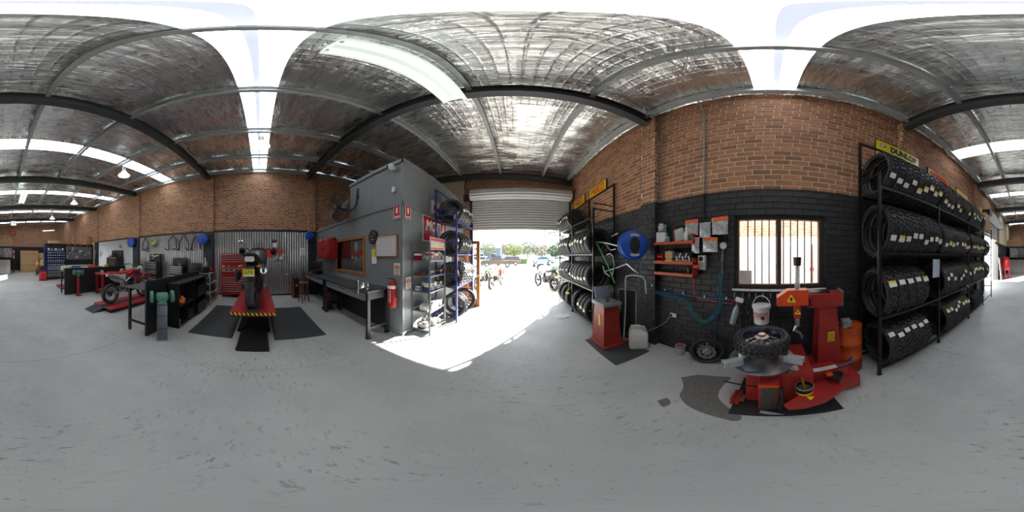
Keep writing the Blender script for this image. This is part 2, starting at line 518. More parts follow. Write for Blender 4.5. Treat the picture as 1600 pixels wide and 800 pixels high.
pilaster('trim_1', 1.965, XR, 1.73, 2.07, 4.6, BLK, -1, m_bbrick)
pilaster('trim_2', 1.965, XR, -2.39, -2.0, 4.6, BLK, -1, m_bbrick)
pilaster('trim_3', 1.965, XR, -6.36, -5.98, 4.6, BLK, -1, m_bbrick)

# ---- left wall
ZT = 2.62
TOPL = 5.34
wl = MB(); wl.bb(XL - .25, XL, YB - .2, YF + .1, 0, TOPL)
wall_l = struct(wl.build('wall_left', m_mortar, angle=None))
stuff(brick_mesh(brick_rects(-17.9, YF, ZT, TOPL), lambda u, z, d: (XL + d, u, z)).build('brickwork', m_brick, wall_l, angle=None))
pil_l = [(1.93, 2.26), (-2.34, -1.9), (-6.36, -5.9), (-10.36, -9.92), (-14.36, -13.96)]
m_pil = mat('dark_pier_paint', '#1c1e22', .6, var=.2)
for i, (a, b) in enumerate(pil_l):
    pilaster('trim_%d' % (4 + i), XL, XL + .13, a, b, 5.02, ZT, 1, m_bbrick)
def corr_panel(y0, y1, z0, z1, x, name, parent, amp=.016, pitch=.1, horiz=False, mats=None):
    n = int((y1 - y0) / pitch * 8)
    mb = MB(); mb.grid(lambda u, v: (x + amp * sin(2 * pi * (y0 + (y1 - y0) * u) / pitch), y0 + (y1 - y0) * u, z0 + (z1 - z0) * v), n, 1)
    return mb.build(name, mats or m_corr, parent, angle=80)
for a, b in ((-1.9, 1.93), (-5.9, -2.34), (-9.92, -6.36)):
    w3 = (b - a) / 4
    for k in range(4):
        corr_panel(a + k * w3 + .002, a + (k + 1) * w3 + .02 * (k < 3), .06, ZT - .02, XL + .03 + .0025 * (k % 2), 'corrugated_sheet', wall_l)
tr = MB(); tr.bb(XL, XL + .055, -10.0, 2.3, ZT - .045, ZT + .03)
struct(tr.build('trim_9', m_black, angle=None))
tr = MB(); tr.bb(XL, XL + .045, -9.9, 1.93, 0, .06)
struct(tr.build('baseboard_left', m_black, angle=None))

# ---- back wall: brick above, black paint below
wb = MB(); wb.bb(XL - .2, XR + .2, YB - .25, YB, 0, 2.62, m=1); wb.bb(XL - .2, XR + .2, YB - .25, YB, 2.62, 5.4, m=0)
wall_b = struct(wb.build('wall_back', [m_mortar, m_black], angle=None))
stuff(brick_mesh(brick_rects(XL, XR, 2.62, 5.35), lambda u, z, d: (u, YB + d, z)).build('brickwork', m_brick, wall_b, angle=None))

# ---- front wall with the roller door opening
DX0, DX1, DZ = -1.66, 1.98, 3.75
wf = MB()
wf.bb(XL - .2, DX0, YF, YF + .25, 0, 5.4); wf.bb(DX0, DX1, YF, YF + .25, DZ, 5.4); wf.bb(DX1, XR + .24, YF, YF + .25, 0, 5.4)
wall_f = struct(wf.build('wall_front', m_mortar, angle=None))
stuff(brick_mesh(brick_rects(-1.94, XR, 0, 4.9, [(DX0, DX1, -1, DZ)]), lambda u, z, d: (u, YF - d, z)).build('brickwork', m_brick, wall_f, angle=None))

# ---- ceiling: quilted foil blanket, purlins, rafters, skylight sheets
ce = MB()
edges = []
ys = [YB - .2]
for s in sorted(SKY_Y): ys += [s - .25, s + .25]
ys.append(YF + .25)
rs = random.Random(3)
def foil_patch(y0, y1):
    xs = sorted(PURL + [XL - .2, XR + .3])
    nu = 1
    for i in range(len(xs) - 1):
        x0, x1 = xs[i], xs[i+1]
        nx = max(2, int((x1 - x0) / .09)); ny = max(2, int((y1 - y0) / .09))
        ph = [rs.uniform(0, 6) for _ in range(6)]
        def fn(u, v):
            x = x0 + (x1 - x0) * u; y = y0 + (y1 - y0) * v
            sag = .035 * sin(pi * u) * (1 - .35 * cos(2 * pi * y / .62))
            wr_ = .006 * sin(11 * y + ph[0] + 3 * sin(2.1 * x + ph[1])) * sin(pi * u) + .005 * sin(17 * x + ph[2] + 4 * y)
            return (x, y, roof_z(x) - sag + wr_ * sin(pi * min(1, max(0, v))) + .01)
        ce.grid(fn, nx, ny)
for i in range(0, len(ys), 2): foil_patch(ys[i], ys[i+1])
ceil = struct(ce.build('ceiling', m_foil, angle=80))
m_sky = mat('skylight_sheet', '#f4f8ff', .4, var=.0, emit=8.0)
m_lap = mat('skylight_lap', '#c2c8d8', .4, var=.0, emit=1.0)
for s in SKY_Y:
    n = 6
    mb = MB()
    wv = lambda v: .012 * sin(2 * pi * v * 3)
    mb.grid(lambda u, v: (XL - .2 + (XR - XL + .4) * u, s - .31 + .62 * v, roof_z(XL - .2 + (XR - XL + .4) * u) + .06 + wv(v)), 6, 18)
    mb.build('skylight_sheet', m_sky, ceil, angle=80)
    st_ = MB(); st_.grid(lambda u, v: (XL + (XR - XL) * u, s - .05 + .07 * v, roof_z(XL + (XR - XL) * u) + .035), 6, 1); st_.build('lap_strip', m_lap, ceil, angle=None)
    for q in (-1, 1):
        cu = MB(); xa, xb = XL - .1, XR + .1
        cu.add([(xa, s + q * .25, roof_z(xa) - .075), (xb, s + q * .25, roof_z(xb) - .075), (xb, s + q * .25, roof_z(xb) + .1), (xa, s + q * .25, roof_z(xa) + .1)], [(0, 1, 2, 3)])
        cu.build('skylight_upstand', m_foil, ceil, angle=None)
fe_ = MB(); fe_.grid(lambda u, v: (1.975 + .1 * v + .006 * sin(260 * u), -17.5 + 23.3 * u, 4.85 - .075 * v + .012 * sin(190 * u) * v + .008 * sin(77 * u)), 900, 2); fe_.build('foil_highlight_strip', m_foil, ceil, angle=60)  # crinkled foil strip added to give the bright line along the wall top
for x in PURL:
    mb = MB(); z = roof_z(x); a = .075; h = .17; t = .004
    y0, y1 = YB, YF
    mb.bb(x - a/2, x - a/2 + t, y0, y1, z - h - .01, z - .01)
    mb.bb(x - a/2, x + a/2, y0, y1, z - h - .01, z - h - .01 + t); mb.bb(x - a/2, x + a/2, y0, y1, z - .014, z - .01)
    mb.bb(x + a/2 - t, x + a/2, y0, y1, z - h - .01, z - h + .012)
    mb.build('purlin', m_galv, ceil, angle=None)
def sheared_box(mb, x0, x1, y0, y1, d0, d1):
    vs = []
    for x in (x0, x1):
        for y in (y0, y1):
            for d in (d0, d1): vs.append((x, y, roof_z(x) - d))
    mb.add(vs, [(0, 1, 3, 2), (4, 6, 7, 5), (0, 4, 5, 1), (2, 3, 7, 6), (0, 2, 6, 4), (1, 5, 7, 3)])
for y in RAFT + [YF - .07]:
    mb = MB(); D0, D1 = .16, .41
    x0, x1 = XL + .02, XR - .02
    sheared_box(mb, x0, x1, y - .075, y + .075, D0, D0 + .01); sheared_box(mb, x0, x1, y - .075, y + .075, D1 - .01, D1); sheared_box(mb, x0, x1, y - .004, y + .004, D0, D1)
    mb.build('rafter', m_rafter, ceil, angle=None)

# ---- office box standing inside the left front of the shed
OX, OY, OZ1, OZ2, OXU = -1.94, 2.31, 2.62, 3.62, -3.76
ow = MB()
WO = (-4.52, -3.14, 1.2, 2.02)     # window x0,x1,z0,z1
t = .1
ow.bb(XL + .02, WO[0], OY, OY + t, 0, OZ1); ow.bb(WO[1], OX, OY, OY + t, 0, OZ1)
ow.bb(WO[0], WO[1], OY, OY + t, 0, WO[2]); ow.bb(WO[0], WO[1], OY, OY + t, WO[3], OZ1)
ow.bb(OX - t, OX, OY + t, 4.9, 0, OZ1); ow.bb(OX - t, OX, 4.9, YF, 2.1, OZ1); ow.bb(OX - t, OX, 5.75, YF, 0, 2.1)
ow.bb(XL + .02, OX - t, OY + t, YF, OZ1 - .1, OZ1)
ow.bb(OXU, OX, OY, OY + t, OZ1, OZ2); ow.bb(OX - t, OX, OY + t, YF, OZ1, OZ2); ow.bb(OXU, OXU + t, OY + t, YF, OZ1, OZ2); ow.bb(OXU, OX, OY, YF, OZ2 - .03, OZ2)
wall_o = struct(ow.build('wall_office', m_office, angle=None))
m_joint = mat('panel_joiner', '#80868a', .4, .2, var=.05)
# thin joiner strips over the panel seams
def strip(x0, x1, y0, y1, z0, z1, name='joint_strip'):
    q = MB(); q.bb(x0, x1, y0, y1, z0, z1); q.build(name, m_joint, wall_o, angle=None)
for x in (-2.92, -3.0 - 1.55, -5.0, -5.9):
    if WO[0] < x < WO[1]: continue
    strip(x - .02, x + .02, OY - .006, OY, 0.02, OZ1 - .06)
strip(-3.6, -3.56, OY - .006, OY, WO[3] + .05, OZ1 - .06); strip(-2.86, -2.82, OY - .006, OY, OZ1 + .06, OZ2 - .06)
for y in (3.25, 4.2, 5.15):
    strip(OX, OX + .006, y - .02, y + .02, 2.12 if y > 4.9 else 0.02, OZ2 - .06)
strip(XL + .03, OX + .008, OY - .03, OY, OZ1 - .05, OZ1 + .03, 'ledge_strip'); strip(OX, OX + .03, OY, YF - .01, OZ1 - .05, OZ1 + .03, 'ledge_strip')
strip(OXU, OX + .04, OY - .04, OY, OZ2 - .06, OZ2 + .02, 'parapet_trim'); strip(OX, OX + .04, OY - .04, YF - .01, OZ2 - .06, OZ2 + .02, 'parapet_trim')
strip(OX - .03, OX + .012, OY - .012, OY + .03, 0, OZ2 - .06, 'corner_angle')
sk = MB(); sk.bb(OX - 1.2, OX + .012, OY - .014, OY, 0, .09); sk.bb(OX, OX + .014, OY - .014, 4.88, 0, .09)
struct(sk.build('baseboard_office', m_office, angle=None))
# timber framed office window
wo = MB()
f = .06
y0, y1 = OY - .03, OY + .13
wo.bb(WO[0] - f, WO[1] + f, y0, y1, WO[2] - f, WO[2]); wo.bb(WO[0] - f, WO[1] + f, y0, y1, WO[3], WO[3] + f)
wo.bb(WO[0] - f, WO[0], y0, y1, WO[2], WO[3]); wo.bb(WO[1], WO[1] + f, y0, y1, WO[2], WO[3])
win1 = struct(wo.build('window_1', m_timber, angle=None))
m_tint = mat('office_glass', '#20262a', .03, var=0, spec=1.0)
m_tint.node_tree.nodes['Principled BSDF'].inputs['Metallic'].default_value = .0
m_tint.node_tree.nodes['Principled BSDF'].inputs['IOR'].default_value = 2.6
mb = MB(); mb.bb(WO[0], WO[1], OY + .07, OY + .078, WO[2], WO[3]); mb.build('pane', m_tint, win1, angle=None)

# ---- barred window in the right wall
m_brown = mat('bronze_frame', '#4b3c31', .45, .3, var=.1)
y0, y1, z0, z1 = WIN
wn = MB(); f = .055; xa, xb = XR + .05, XR + .13
wn.bb(xa, xb, y0, y1, z0, z0 + f); wn.bb(xa, xb, y0, y1, z1 - f, z1); wn.bb(xa, xb, y0, y0 + f, z0 + f, z1 - f); wn.bb(xa, xb, y1 - f, y1, z0 + f, z1 - f)
wn.bb(xa, xb, -.115, -.06, z0 + f, z1 - f)
win2 = struct(wn.build('window_2', m_brown, angle=None))
for a, b in ((y0 + f, -.115), (-.06, y1 - f)):
    mb = MB(); mb.bb(xa + .035, xa + .04, a, b, z0 + f, z1 - f); mb.build('pane', m_glass, win2, angle=None)
for k in range(11):
    yy = y1 - .16 - k * .098
    mb = MB(); mb.bb(XR + .15, XR + .166, yy - .008, yy + .008, z0 + .02, z1 - .02); mb.build('security_bar', m_dark, win2, angle=None)
mb = MB(); mb.rbox((xa - .005, -.088, 1.42), (.02, .03, .07), .005); mb.build('latch', m_brown, win2)
for k in range(5):
    w5 = (y1 - y0 + .04) / 5; a = y0 - .02 + k * w5
    mb = MB(); mb.rbox((XR + .02, a + w5 / 2, z0 - .012), (.13, w5 - .004, .024), .004, 1); mb.build('sill_tile', mat('white_tile', '#dcdedd', .3, var=.05), win2)
mb = MB(); mb.bb(XR + .02, XR + .05, y0 - .0, y0 + .02, z0, z1); mb.bb(XR + .02, XR + .05, y1 - .02, y1, z0, z1); mb.bb(XR + .02, XR + .05, y0, y1, z1 - .02, z1); mb.build('reveal_trim', m_bmortar, win2, angle=None)
mb = MB(); mb.bb(XR + .035, XR + .04, y1 - .23, y1 - .06, z0 + .06, z0 + .24); mb.build('paper_sheet', mat('weathered_paper', '#b9b5ae', .8, var=.1), win2, angle=None)

# ---- front roller door, drum and side guides
def roller_door(name, x0, x1, y, zb, zt, drum_r, rz, loc, lock=True):
    r = bpy.data.objects.new(name, None); COL.objects.link(r); r.location = loc; r.rotation_euler = (0, 0, rz); struct(r)
    mr = mat('roller_curtain', '#c6c8c8', .45, .0, var=.06, scale=3)
    p = .095
    prof = []
    n = int((zt - zb) / p)
    for k in range(n):
        z = zb + k * p
        prof += [(0, z), (0, z + p * .52), (-.03, z + p * .62), (-.03, z + p * .9)]
    mb = MB()
    for i in range(len(prof) - 1):
        (a, za), (b, z2) = prof[i], prof[i+1]
        mb.add([(x0, y + a, za), (x1, y + a, za), (x1, y + b, z2), (x0, y + b, z2)], [(0, 1, 2, 3)])
    mb.build('curtain', mr, r, angle=None)
    mb = MB(); mb.bb(x0, x1, y - .03, y + .02, zb - .07, zb); mb.build('bottom_rail', mr, r, angle=None)
    mb = MB(); pr = []
    for k in range(49):
        a = 2 * pi * k / 48; pr.append((drum_r + (.012 if k % 4 < 2 else -.012), a))
    vs = [(x, y - drum_r + q * cos(a) * 1, zt + .1 + q * sin(a)) for x in (x0, x1) for q, a in pr]
    k = len(pr)
    mb.add(vs, [(i, i + 1, k + i + 1, k + i) for i in range(k - 1)] + [tuple(range(k - 1)), tuple(range(k, 2 * k - 1))])
    mb.build('drum', mr, r, angle=None)
    for x in (x0 - .03, x1 + .03):
        mb = MB(); mb.bb(x - .04, x + .04, y - .05, y + .05, 0, zt); mb.build('guide', m_dark, r, angle=None)
        mb = MB(); mb.bb(x - .05, x + .02, y - .3, y + .05, zt - .15, zt + .3); mb.build('bracket', m_dark, r, angle=None)
    return r
roller_door('door_1', DX0 + .03, DX1 - .03, YF - .09, 2.62, 3.78, .2, 0, (0, 0, 0))
roller_door('door_2', RD2[0] - .05, RD2[1] + .05, XR - .09, 2.62, 3.2, .2, R(-90), (0, 0, 0)) if False else None
d2 = roller_door('door_2', -1.65, 1.65, 0, 2.62, 3.45, .21, R(-90), (XR - .06, (RD2[0] + RD2[1]) / 2, 0))

# conduits and pipes on the right wall
def pipe(name, pts, r, m, parent): MB().tube(pts, r, 8).build(name, m, parent)
m_cond = mat('grey_conduit', '#8c8e8c', .5, var=.05)
yb_ = WX(1100, 300, XR - .02).y
pipe('conduit', [(XR - .02, yb_, BLK), (XR - .02, yb_, 4.35), (XR - .05, yb_ + .02, 4.5), (XR - .12, yb_ + .06, 4.72)], .012, m_cond, wall_r)
pipe('conduit', [(XR - .02, yb_, 1.9), (XR - .02, yb_, BLK)], .012, m_black, wall_r)
pipe('conduit', [(XR - .015, 1.69, 2.5), (XR - .015, 1.69, 4.6)], .009, m_cond, wall_r)
pipe('downpipe', [(XR - .03, 2.115, .3), (XR - .03, 2.115, 4.62)], .028, m_black, wall_r)
for z in (2.7, 3.1, 3.5, 3.9, 4.3):
    mb = MB(); mb.bb(XR - .036, XR, yb_ - .02, yb_ + .02, z - .008, z + .008); mb.build('saddle_clip', m_cond, wall_r, angle=None)
# ================================================================== TYRES, WHEELS, RACKS
def tyre_profile(Rr, wd, rim, flat=.42):
    h = wd / 2; t = .012
    out = [(rim, -h * .62), (rim + .02, -h * .78), (rim + (Rr - rim) * .45, -h), (rim + (Rr - rim) * .8, -h * .93), (Rr - .012, -h * .72), (Rr - .003, -h * .4), (Rr, 0)]
    out = out + [(r, -y) for r, y in out[-2::-1]]
    inn = [(rim, h * .62 - t), (rim + (Rr - rim) * .45, h - t * 1.6), (Rr - t * 2, h * .5), (Rr - t * 2, -h * .5), (rim + (Rr - rim) * .45, -h + t * 1.6), (rim, -h * .62 + t)]
    return out + inn
def tyre_mb(Rr, wd, rim, knob=True, nk=34, kh=.014, seg=44, groove=True):
    mb = MB()
    base = Rr - (kh if knob else 0)
    mb.lathe(tyre_profile(base, wd, rim), seg, axis='Y', closed=True)
    h = wd / 2
    if knob:
        rows = [(-.72, .3, .0), (-.26, .34, .5), (.26, .34, .5), (.72, .3, .0)]
        for ky, kw, ph in rows:
            for i in range(nk):
                a = 2 * pi * (i + ph) / nk; da = 2 * pi / nk * .27
                r0 = base - .012 - (.02 if abs(ky) > .5 else 0); r1 = Rr - (.012 if abs(ky) > .5 else 0)
                y0, y1 = h * (ky - kw / 2), h * (ky + kw / 2)
                p = []
                for r, s in ((r0, 1.), (r1, .82)):
                    for aa, yy in ((-da * s, y0), (da * s, y0), (da * s, y1), (-da * s, y1)):
                        p.append((r * cos(a + aa), yy, r * sin(a + aa)))
                mb.add(p, [(4, 5, 6, 7), (0, 1, 5, 4), (1, 2, 6, 5), (2, 3, 7, 6), (3, 0, 4, 7)])
    else:
        for i in range(26):      # short angled sipes as raised ribs between grooves
            for s in (-1, 1):
                a = 2 * pi * (i + .5 * (s > 0)) / 26
                p = []
                for rr in (base - .004, base + .0035):
                    for aa, yy in ((-.07, .12), (.0, .12), (.1, .62), (.03, .62)):
                        p.append((rr * cos(a + aa) - (0 if yy < .3 else .004 * cos(a)), s * h * yy, rr * sin(a + aa) - (0 if yy < .3 else .004 * sin(a))))
                mb.add(p, [(4, 5, 6, 7), (0, 1, 5, 4), (1, 2, 6, 5), (2, 3, 7, 6), (3, 0, 4, 7)])
    return mb
def label_mb(Rr, wd, arc=.115, w=.74, off=.0, mixed=True):
    """paper sticker wrapped on the tread, at the side facing local -X"""
    mb = MB(); n = 4
    for (a0, a1, mi) in ((-arc, arc * .25, 0), (arc * .25, arc, 1 if mixed else 0)):
        for k in range(n):
            b0, b1 = a0 + (a1 - a0) * k / n, a0 + (a1 - a0) * (k + 1) / n
            r = Rr + .004
            q = [(-r * cos(b0), -wd * w / 2 + off, r * sin(b0)), (-r * cos(b1), -wd * w / 2 + off, r * sin(b1)), (-r * cos(b1), wd * w / 2 + off, r * sin(b1)), (-r * cos(b0), wd * w / 2 + off, r * sin(b0))]
            q2 = [(x * .985, y, z * .985) for x, y, z in q]
            mb.add(q + q2, [(0, 1, 2, 3), (0, 4, 5, 1), (2, 6, 7, 3), (1, 5, 6, 2), (3, 7, 4, 0)], mi)
    return mb
TY = {}
def tyre_kind(k):
    if k in TY: return TY[k]
    specs = {'knobby_big': (.345, .118, .262, True, 30), 'knobby': (.325, .128, .232, True, 26), 'knobby_wide': (.325, .15, .232, True, 25),
             'road': (.315, .135, .22, False, 0), 'road_wide': (.32, .17, .215, False, 0), 'scooter': (.25, .16, .13, True, 22), 'trail': (.33, .13, .24, True, 46)}
    Rr, wd, rim, kn, nk = specs[k]
    me = tyre_mb(Rr, wd, rim, kn, nk, kh=.01 if k == 'trail' else .019).mesh(k + '_tyre', m_rubber if kn else m_rubber2, 50)
    la = [label_mb(Rr, wd).mesh('label_a', [m_paper, m_yel]), label_mb(Rr, wd, .095, .66, .008, False).mesh('label_b', [m_paper]),
          label_mb(Rr, wd, .13, .45, .01).mesh('label_c', [m_paper, mat('blue_print', '#2a4a9a', .6)])]
    TY[k] = (me, la, Rr, wd, rim)
    return TY[k]
def put_tyre(kind, loc, label, group, roll=0., yaw=0., lab=0, flip=False, tilt=0.):
    me, la, Rr, wd, rim = tyre_kind(kind)
    o = ob('motorcycle_tyre', me, None, loc, (0, 0, yaw))
    o.rotation_mode = 'XYZ'
    o.rotation_euler = (tilt, roll, yaw)
    tag(o, label, 'tyre', group)
    if lab is not None:
        ob('paper_label', la[lab], o, None, (0, pi, 0) if flip else None)
    return o

def rack(name, label, mat_, x_front, x_back, ys_, zlev, zf, zb_, top_bars=True, kind='rack'):
    """open tyre rack: front and tall back posts, a pair of rails per level, end bars"""
    sg = 1 if x_back > x_front else -1
    r = thing(name, label, 'tyre rack', (x_front, ys_[0], 0))
    ox, oy = x_front, ys_[0]
    t = .018
    for y in ys_:
        for x, zt in ((x_front, zf), (x_back, zb_)):
            q = MB(); q.bb(x - t - ox, x + t - ox, y - t - oy, y + t - oy, 0.004, zt)
            q.bb(x - t * 1.6 - ox, x + t * 1.6 - ox, y - t * 1.6 - oy, y + t * 1.6 - oy, 0, .006)
            q.build('post', mat_, r, angle=None)
        for z in zlev + ([zf - .02] if top_bars else []):
            q = MB(); q.bb(min(x_front, x_back) - ox, max(x_front, x_back) - ox, y - .01 - oy, y + .01 - oy, z - .012 + .31, z + .012 + .31) if z != zf - .02 else q.bb(min(x_front, x_back) - ox, max(x_front, x_back) - ox, y - .01 - oy, y + .01 - oy, z - .012, z + .012)
            q.build('end_bar', mat_, r, angle=None)
    for z in zlev:
        for x in (x_front, x_back - sg * (0 if abs(x_back - x_front) < .45 else .13)):
            for a, b in zip(ys_[:-1], ys_[1:]):
                q = MB(); q.bb(x - .015 - ox, x + .015 - ox, min(a, b) + t - oy, max(a, b) - t - oy, z - .02, z + .015); q.build('rail', mat_, r, angle=None)
    if top_bars:
        q = MB(); q.bb(x_back - t * .8 - ox, x_back + t * .8 - ox, min(ys_) - oy, max(ys_) - oy, zb_ - .03, zb_); q.build('top_rail', mat_, r, angle=None)
    return r
LEV = [.12, .87, 1.63, 2.42]
rr = random.Random(11)
# ---- long black rack along the right wall behind the window
RX0, RX1 = 1.43, 1.85
rack('tyre_rack', 'long black steel tyre rack along the brick wall right of the window', m_rack, RX0, RX1, [-1.1, -2.32, -3.7, -4.98, -6.15], LEV, 2.62, 3.38)
def lay(Rr, z, xf, xb): # centre of a tyre lying in the trough between two rails
    o = (0 if abs(xb - xf) < .45 else .13) * (1 if xb > xf else -1)
    half = abs(xb - o - xf) / 2
    return (xf + xb - o) / 2, z + .015 + math.sqrt(max(.0, Rr * Rr - half * half))
def fill(level, y_from, y_to, kind, names, shelf, rackname, group, lab_prob=.9, labset=(0, 1), xf=RX0, xb=RX1, pitch=None, start=0, roll=.1, jit=.12, towards='window end', kindword=None, flip=False):
    me, la, Rr, wd, rim = tyre_kind(kind)
    p = (pitch or wd * 1.03); n = int(abs(y_to - y_from) / p); s = -1 if y_to < y_from else 1
    x, z = lay(Rr, LEV[level], xf, xb)
    kw = kindword or {'knobby_big': 'tall knobby tyre', 'knobby': 'knobby tyre', 'knobby_wide': 'wide knobby tyre', 'road': 'smooth road tyre', 'road_wide': 'wide smooth road tyre', 'scooter': 'small fat tyre', 'trail': 'trail tyre'}[kind]
    for i in range(n):
        lb = rr.choice(labset) if rr.random() < lab_prob else None
        put_tyre(kind, (x + rr.uniform(-.008, .008), y_from + s * (p * (i + .5)), z + rr.uniform(0, .003)), '%s, %s from %s, %s of the %s' % (kw, ORD[start + i], towards, shelf, rackname), group, roll + rr.uniform(-jit, jit), rr.uniform(-.012, .012), lb, flip)
    return start + n
RN = 'long black rack'; G = 'tyres on the long black rack'
k = fill(3, -1.16, -2.28, 'knobby_big', 0, 'top shelf', RN, G, 1, (0, 0, 1), roll=-.4, jit=.2)
k = fill(3, -2.36, -2.78, 'knobby', 0, 'top shelf', RN, G, 1, (0, 1), start=k, roll=-.35, jit=.15)
k = fill(3, -2.84, -3.12, 'knobby', 0, 'top shelf', RN, G, 1, (0,), start=k, roll=-.3)
k = fill(3, -3.2, -3.66, 'trail', 0, 'top shelf', RN, G, .9, (0, 1), start=k, roll=-.2, jit=.2)
k = fill(3, -3.74, -4.6, 'trail', 0, 'top shelf', RN, G, .95, (0, 1), start=k, roll=-.15, jit=.25)
k = fill(2, -1.16, -2.28, 'knobby_big', 0, 'second shelf', RN, G, 1, (0, 1, 1), roll=-.3)
k = fill(2, -2.36, -3.66, 'trail', 0, 'second shelf', RN, G, .85, (0, 0, 1), start=k, roll=-.25)
k = fill(2, -3.74, -4.94, 'trail', 0, 'second shelf', RN, G, .9, (0, 1, 0), start=k, roll=-.2)
k = fill(2, -5.02, -5.65, 'road_wide', 0, 'second shelf', RN, G, .5, (1, 2), start=k, roll=.1)
k = fill(1, -1.16, -2.07, 'knobby_wide', 0, 'third shelf', RN, G, 1, (1, 1, 0), roll=.5, jit=.05)
k = fill(1, -2.42, -3.66, 'trail', 0, 'third shelf', RN, G, .8, (1, 0, 1), start=k, roll=.2, jit=.25)
k = fill(1, -3.74, -4.94, 'trail', 0, 'third shelf', RN, G, .9, (0, 0), start=k, roll=.3)
k = fill(1, -5.02, -5.7, 'road_wide', 0, 'third shelf', RN, G, .8, (1,), start=k, roll=.1)
k = fill(0, -1.2, -2.02, 'knobby', 0, 'bottom shelf', RN, G, 1, (1, 1), roll=.7, jit=.08)
k = fill(0, -2.5, -3.6, 'trail', 0, 'bottom shelf', RN, G, .9, (1, 0), start=k, roll=.45, jit=.3)
k = fill(0, -4.2, -5.1, 'scooter', 0, 'bottom shelf', RN, G, .3, (1,), start=k, roll=.2, xf=RX0, xb=RX1)
# second white tags on the nearest bottom tyres
for y in (-4.72, -4.9):
    pass
# cardboard boxes at the far end of the top shelf, with one tyre leaning out
def carton(label, loc, d, rz=0., group=None, tape=True, texts=(), col=None, cat='box'):
    c = thing('cardboard_box', label, cat, loc, rz, group)
    mb = MB(); mb.rbox((0, 0, d[2] / 2), d, .006, 1); mb.build('carton_body', col or m_card, c)
    for s in (-1, 1):
        q = MB(); q.box((s * d[0] * .25, 0, d[2] + .002), (d[0] * .5 - .004, d[1] - .002, .004)); q.build('flap', col or m_card, c, angle=None)
    if tape:
        q = MB(); q.bb(-.03, .03, -d[1] / 2 - .001, d[1] / 2 + .001, d[2] + .004, d[2] + .0055); q.bb(-.03, .03, -d[1] / 2 - .0015, -d[1] / 2, d[2] * .72, d[2] + .004)
        q.build('packing_tape', mat('packing_tape', '#c2a67c', .3, var=.05), c, angle=None)
    for (s, px_, pz, sz, wd, mm) in texts:
        text('lettering', s, mm, sz, c, (px_, -d[1] / 2 - .002, pz), wd)
    return c
carton('tall plain cardboard box at the far end of the long rack top shelf', (1.66, -5.42, LEV[3] + .02), (.62, .55, .62), R(-90), 'cartons on the long rack')
carton('narrow upright cardboard box behind the tall plain one on the long rack', (1.66, -5.83, LEV[3] + .02), (.62, .2, .6), R(-90), 'cartons on the long rack')
x_, z_ = lay(.32, LEV[3], RX0, RX1)
put_tyre('road_wide', (x_, -4.86, z_), 'wide smooth road tyre beside the tall cardboard box, top shelf of the long black rack', G, .3, 0, 1)
# ---- papers taped to the long rack
def flat_card(name, label, cat, loc, n, w, h, m, lines=0, tilt=0., thick=.003, lm=None):
    c = thing(name, label, cat, loc, 0, None, (0, tilt, n))
    q = MB(); q.bb(-w / 2, w / 2, 0, thick, -h / 2, h / 2); q.build('sheet', m, c, angle=None)
    return c
flat_card('notice_sheet', 'bluish white paper sheet taped to the second post of the long rack', 'paper', (RX0 - .022, -2.22, 1.4), R(-90), .2, .29, mat('bluish_paper', '#b9c3d6', .7), tilt=.04)
c = flat_card('price_card', 'black card in a white border hanging tilted on the long rack rail', 'card', (RX0 - .03, -3.62, 1.05), R(-90), .28, .36, m_print_k, tilt=.5)
for s in (-1, 1):
    q = MB(); q.bb(s * .135 - .005, s * .135 + .005, -.002, 0, -.18, .18); q.build('white_edge', m_white, c, angle=None)
    q = MB(); q.bb(-.14, .14, -.002, 0, s * .175 - .005, s * .175 + .005); q.build('white_edge', m_white, c, angle=None)
# ---- signs on the right wall
def sign(name, label, loc, n, w, h, bgm, frame=None, th=.02, fw=.015):
    c = thing(name, label, 'sign', loc, n)
    q = MB(); q.bb(-w / 2, w / 2, 0, th, -h / 2, h / 2); q.build('panel', bgm, c, angle=None)
    if frame:
        q = MB()
        q.bb(-w / 2 - fw, w / 2 + fw, -.004, th, h / 2, h / 2 + fw); q.bb(-w / 2 - fw, w / 2 + fw, -.004, th, -h / 2 - fw, -h / 2)
        q.bb(-w / 2 - fw, -w / 2, -.004, th, -h / 2, h / 2); q.bb(w / 2, w / 2 + fw, -.004, th, -h / 2, h / 2)
        q.build('frame', frame, c, angle=None)
    return c
m_ysign = mat('yellow_sign', '#e8c618', .4, var=.04)
m_dsign = mat('lemon_sign', '#d9cc1e', .4, var=.04)
def pirelli(label, y, z, w, h, x=2.045):
    c = sign('tyre_sign', label, (x, y, z), R(-90), w, h, m_ysign, m_print_k)
    # long-bowed P: a bar that runs over the other letters
    text('lettering', 'IRELLI', m_print_r, h * .62, c, (w * .07, -.002, -h * .1), w * .62, bold=.006)
    text('initial_letter', 'P', m_print_r, h * .8, c, (-w * .34, -.002, -h * .02), w * .13, bold=.008)
    q = MB(); q.bb(-w * .34, w * .40, -.003, 0, h * .2, h * .29); q.build('letter_bar', m_print_r, c, angle=None)
    q = MB(); q.bb(-w * .26, w * .38, -.003, 0, h * .35, h * .41); q.build('letter_bar', m_print_r, c, angle=None)
    return c
pirelli('yellow PIRELLI sign nearest the roller door, above the road tyres', 5.08, 3.46, .95, .3)
pirelli('yellow PIRELLI sign beside the empty top of the road tyre rack', 3.79, 3.45, .9, .3)
dsg = sign('tyre_sign', 'lemon yellow DUNLOP sign leaning behind the long rack top tyres', (1.93, -1.92, 3.48), R(-90), 1.0, .42, m_dsign, m_print_k, fw=.008)
text('lettering', 'DUNLOP', m_print_k, .17, dsg, (.1, -.002, .085), .64, bold=.012)
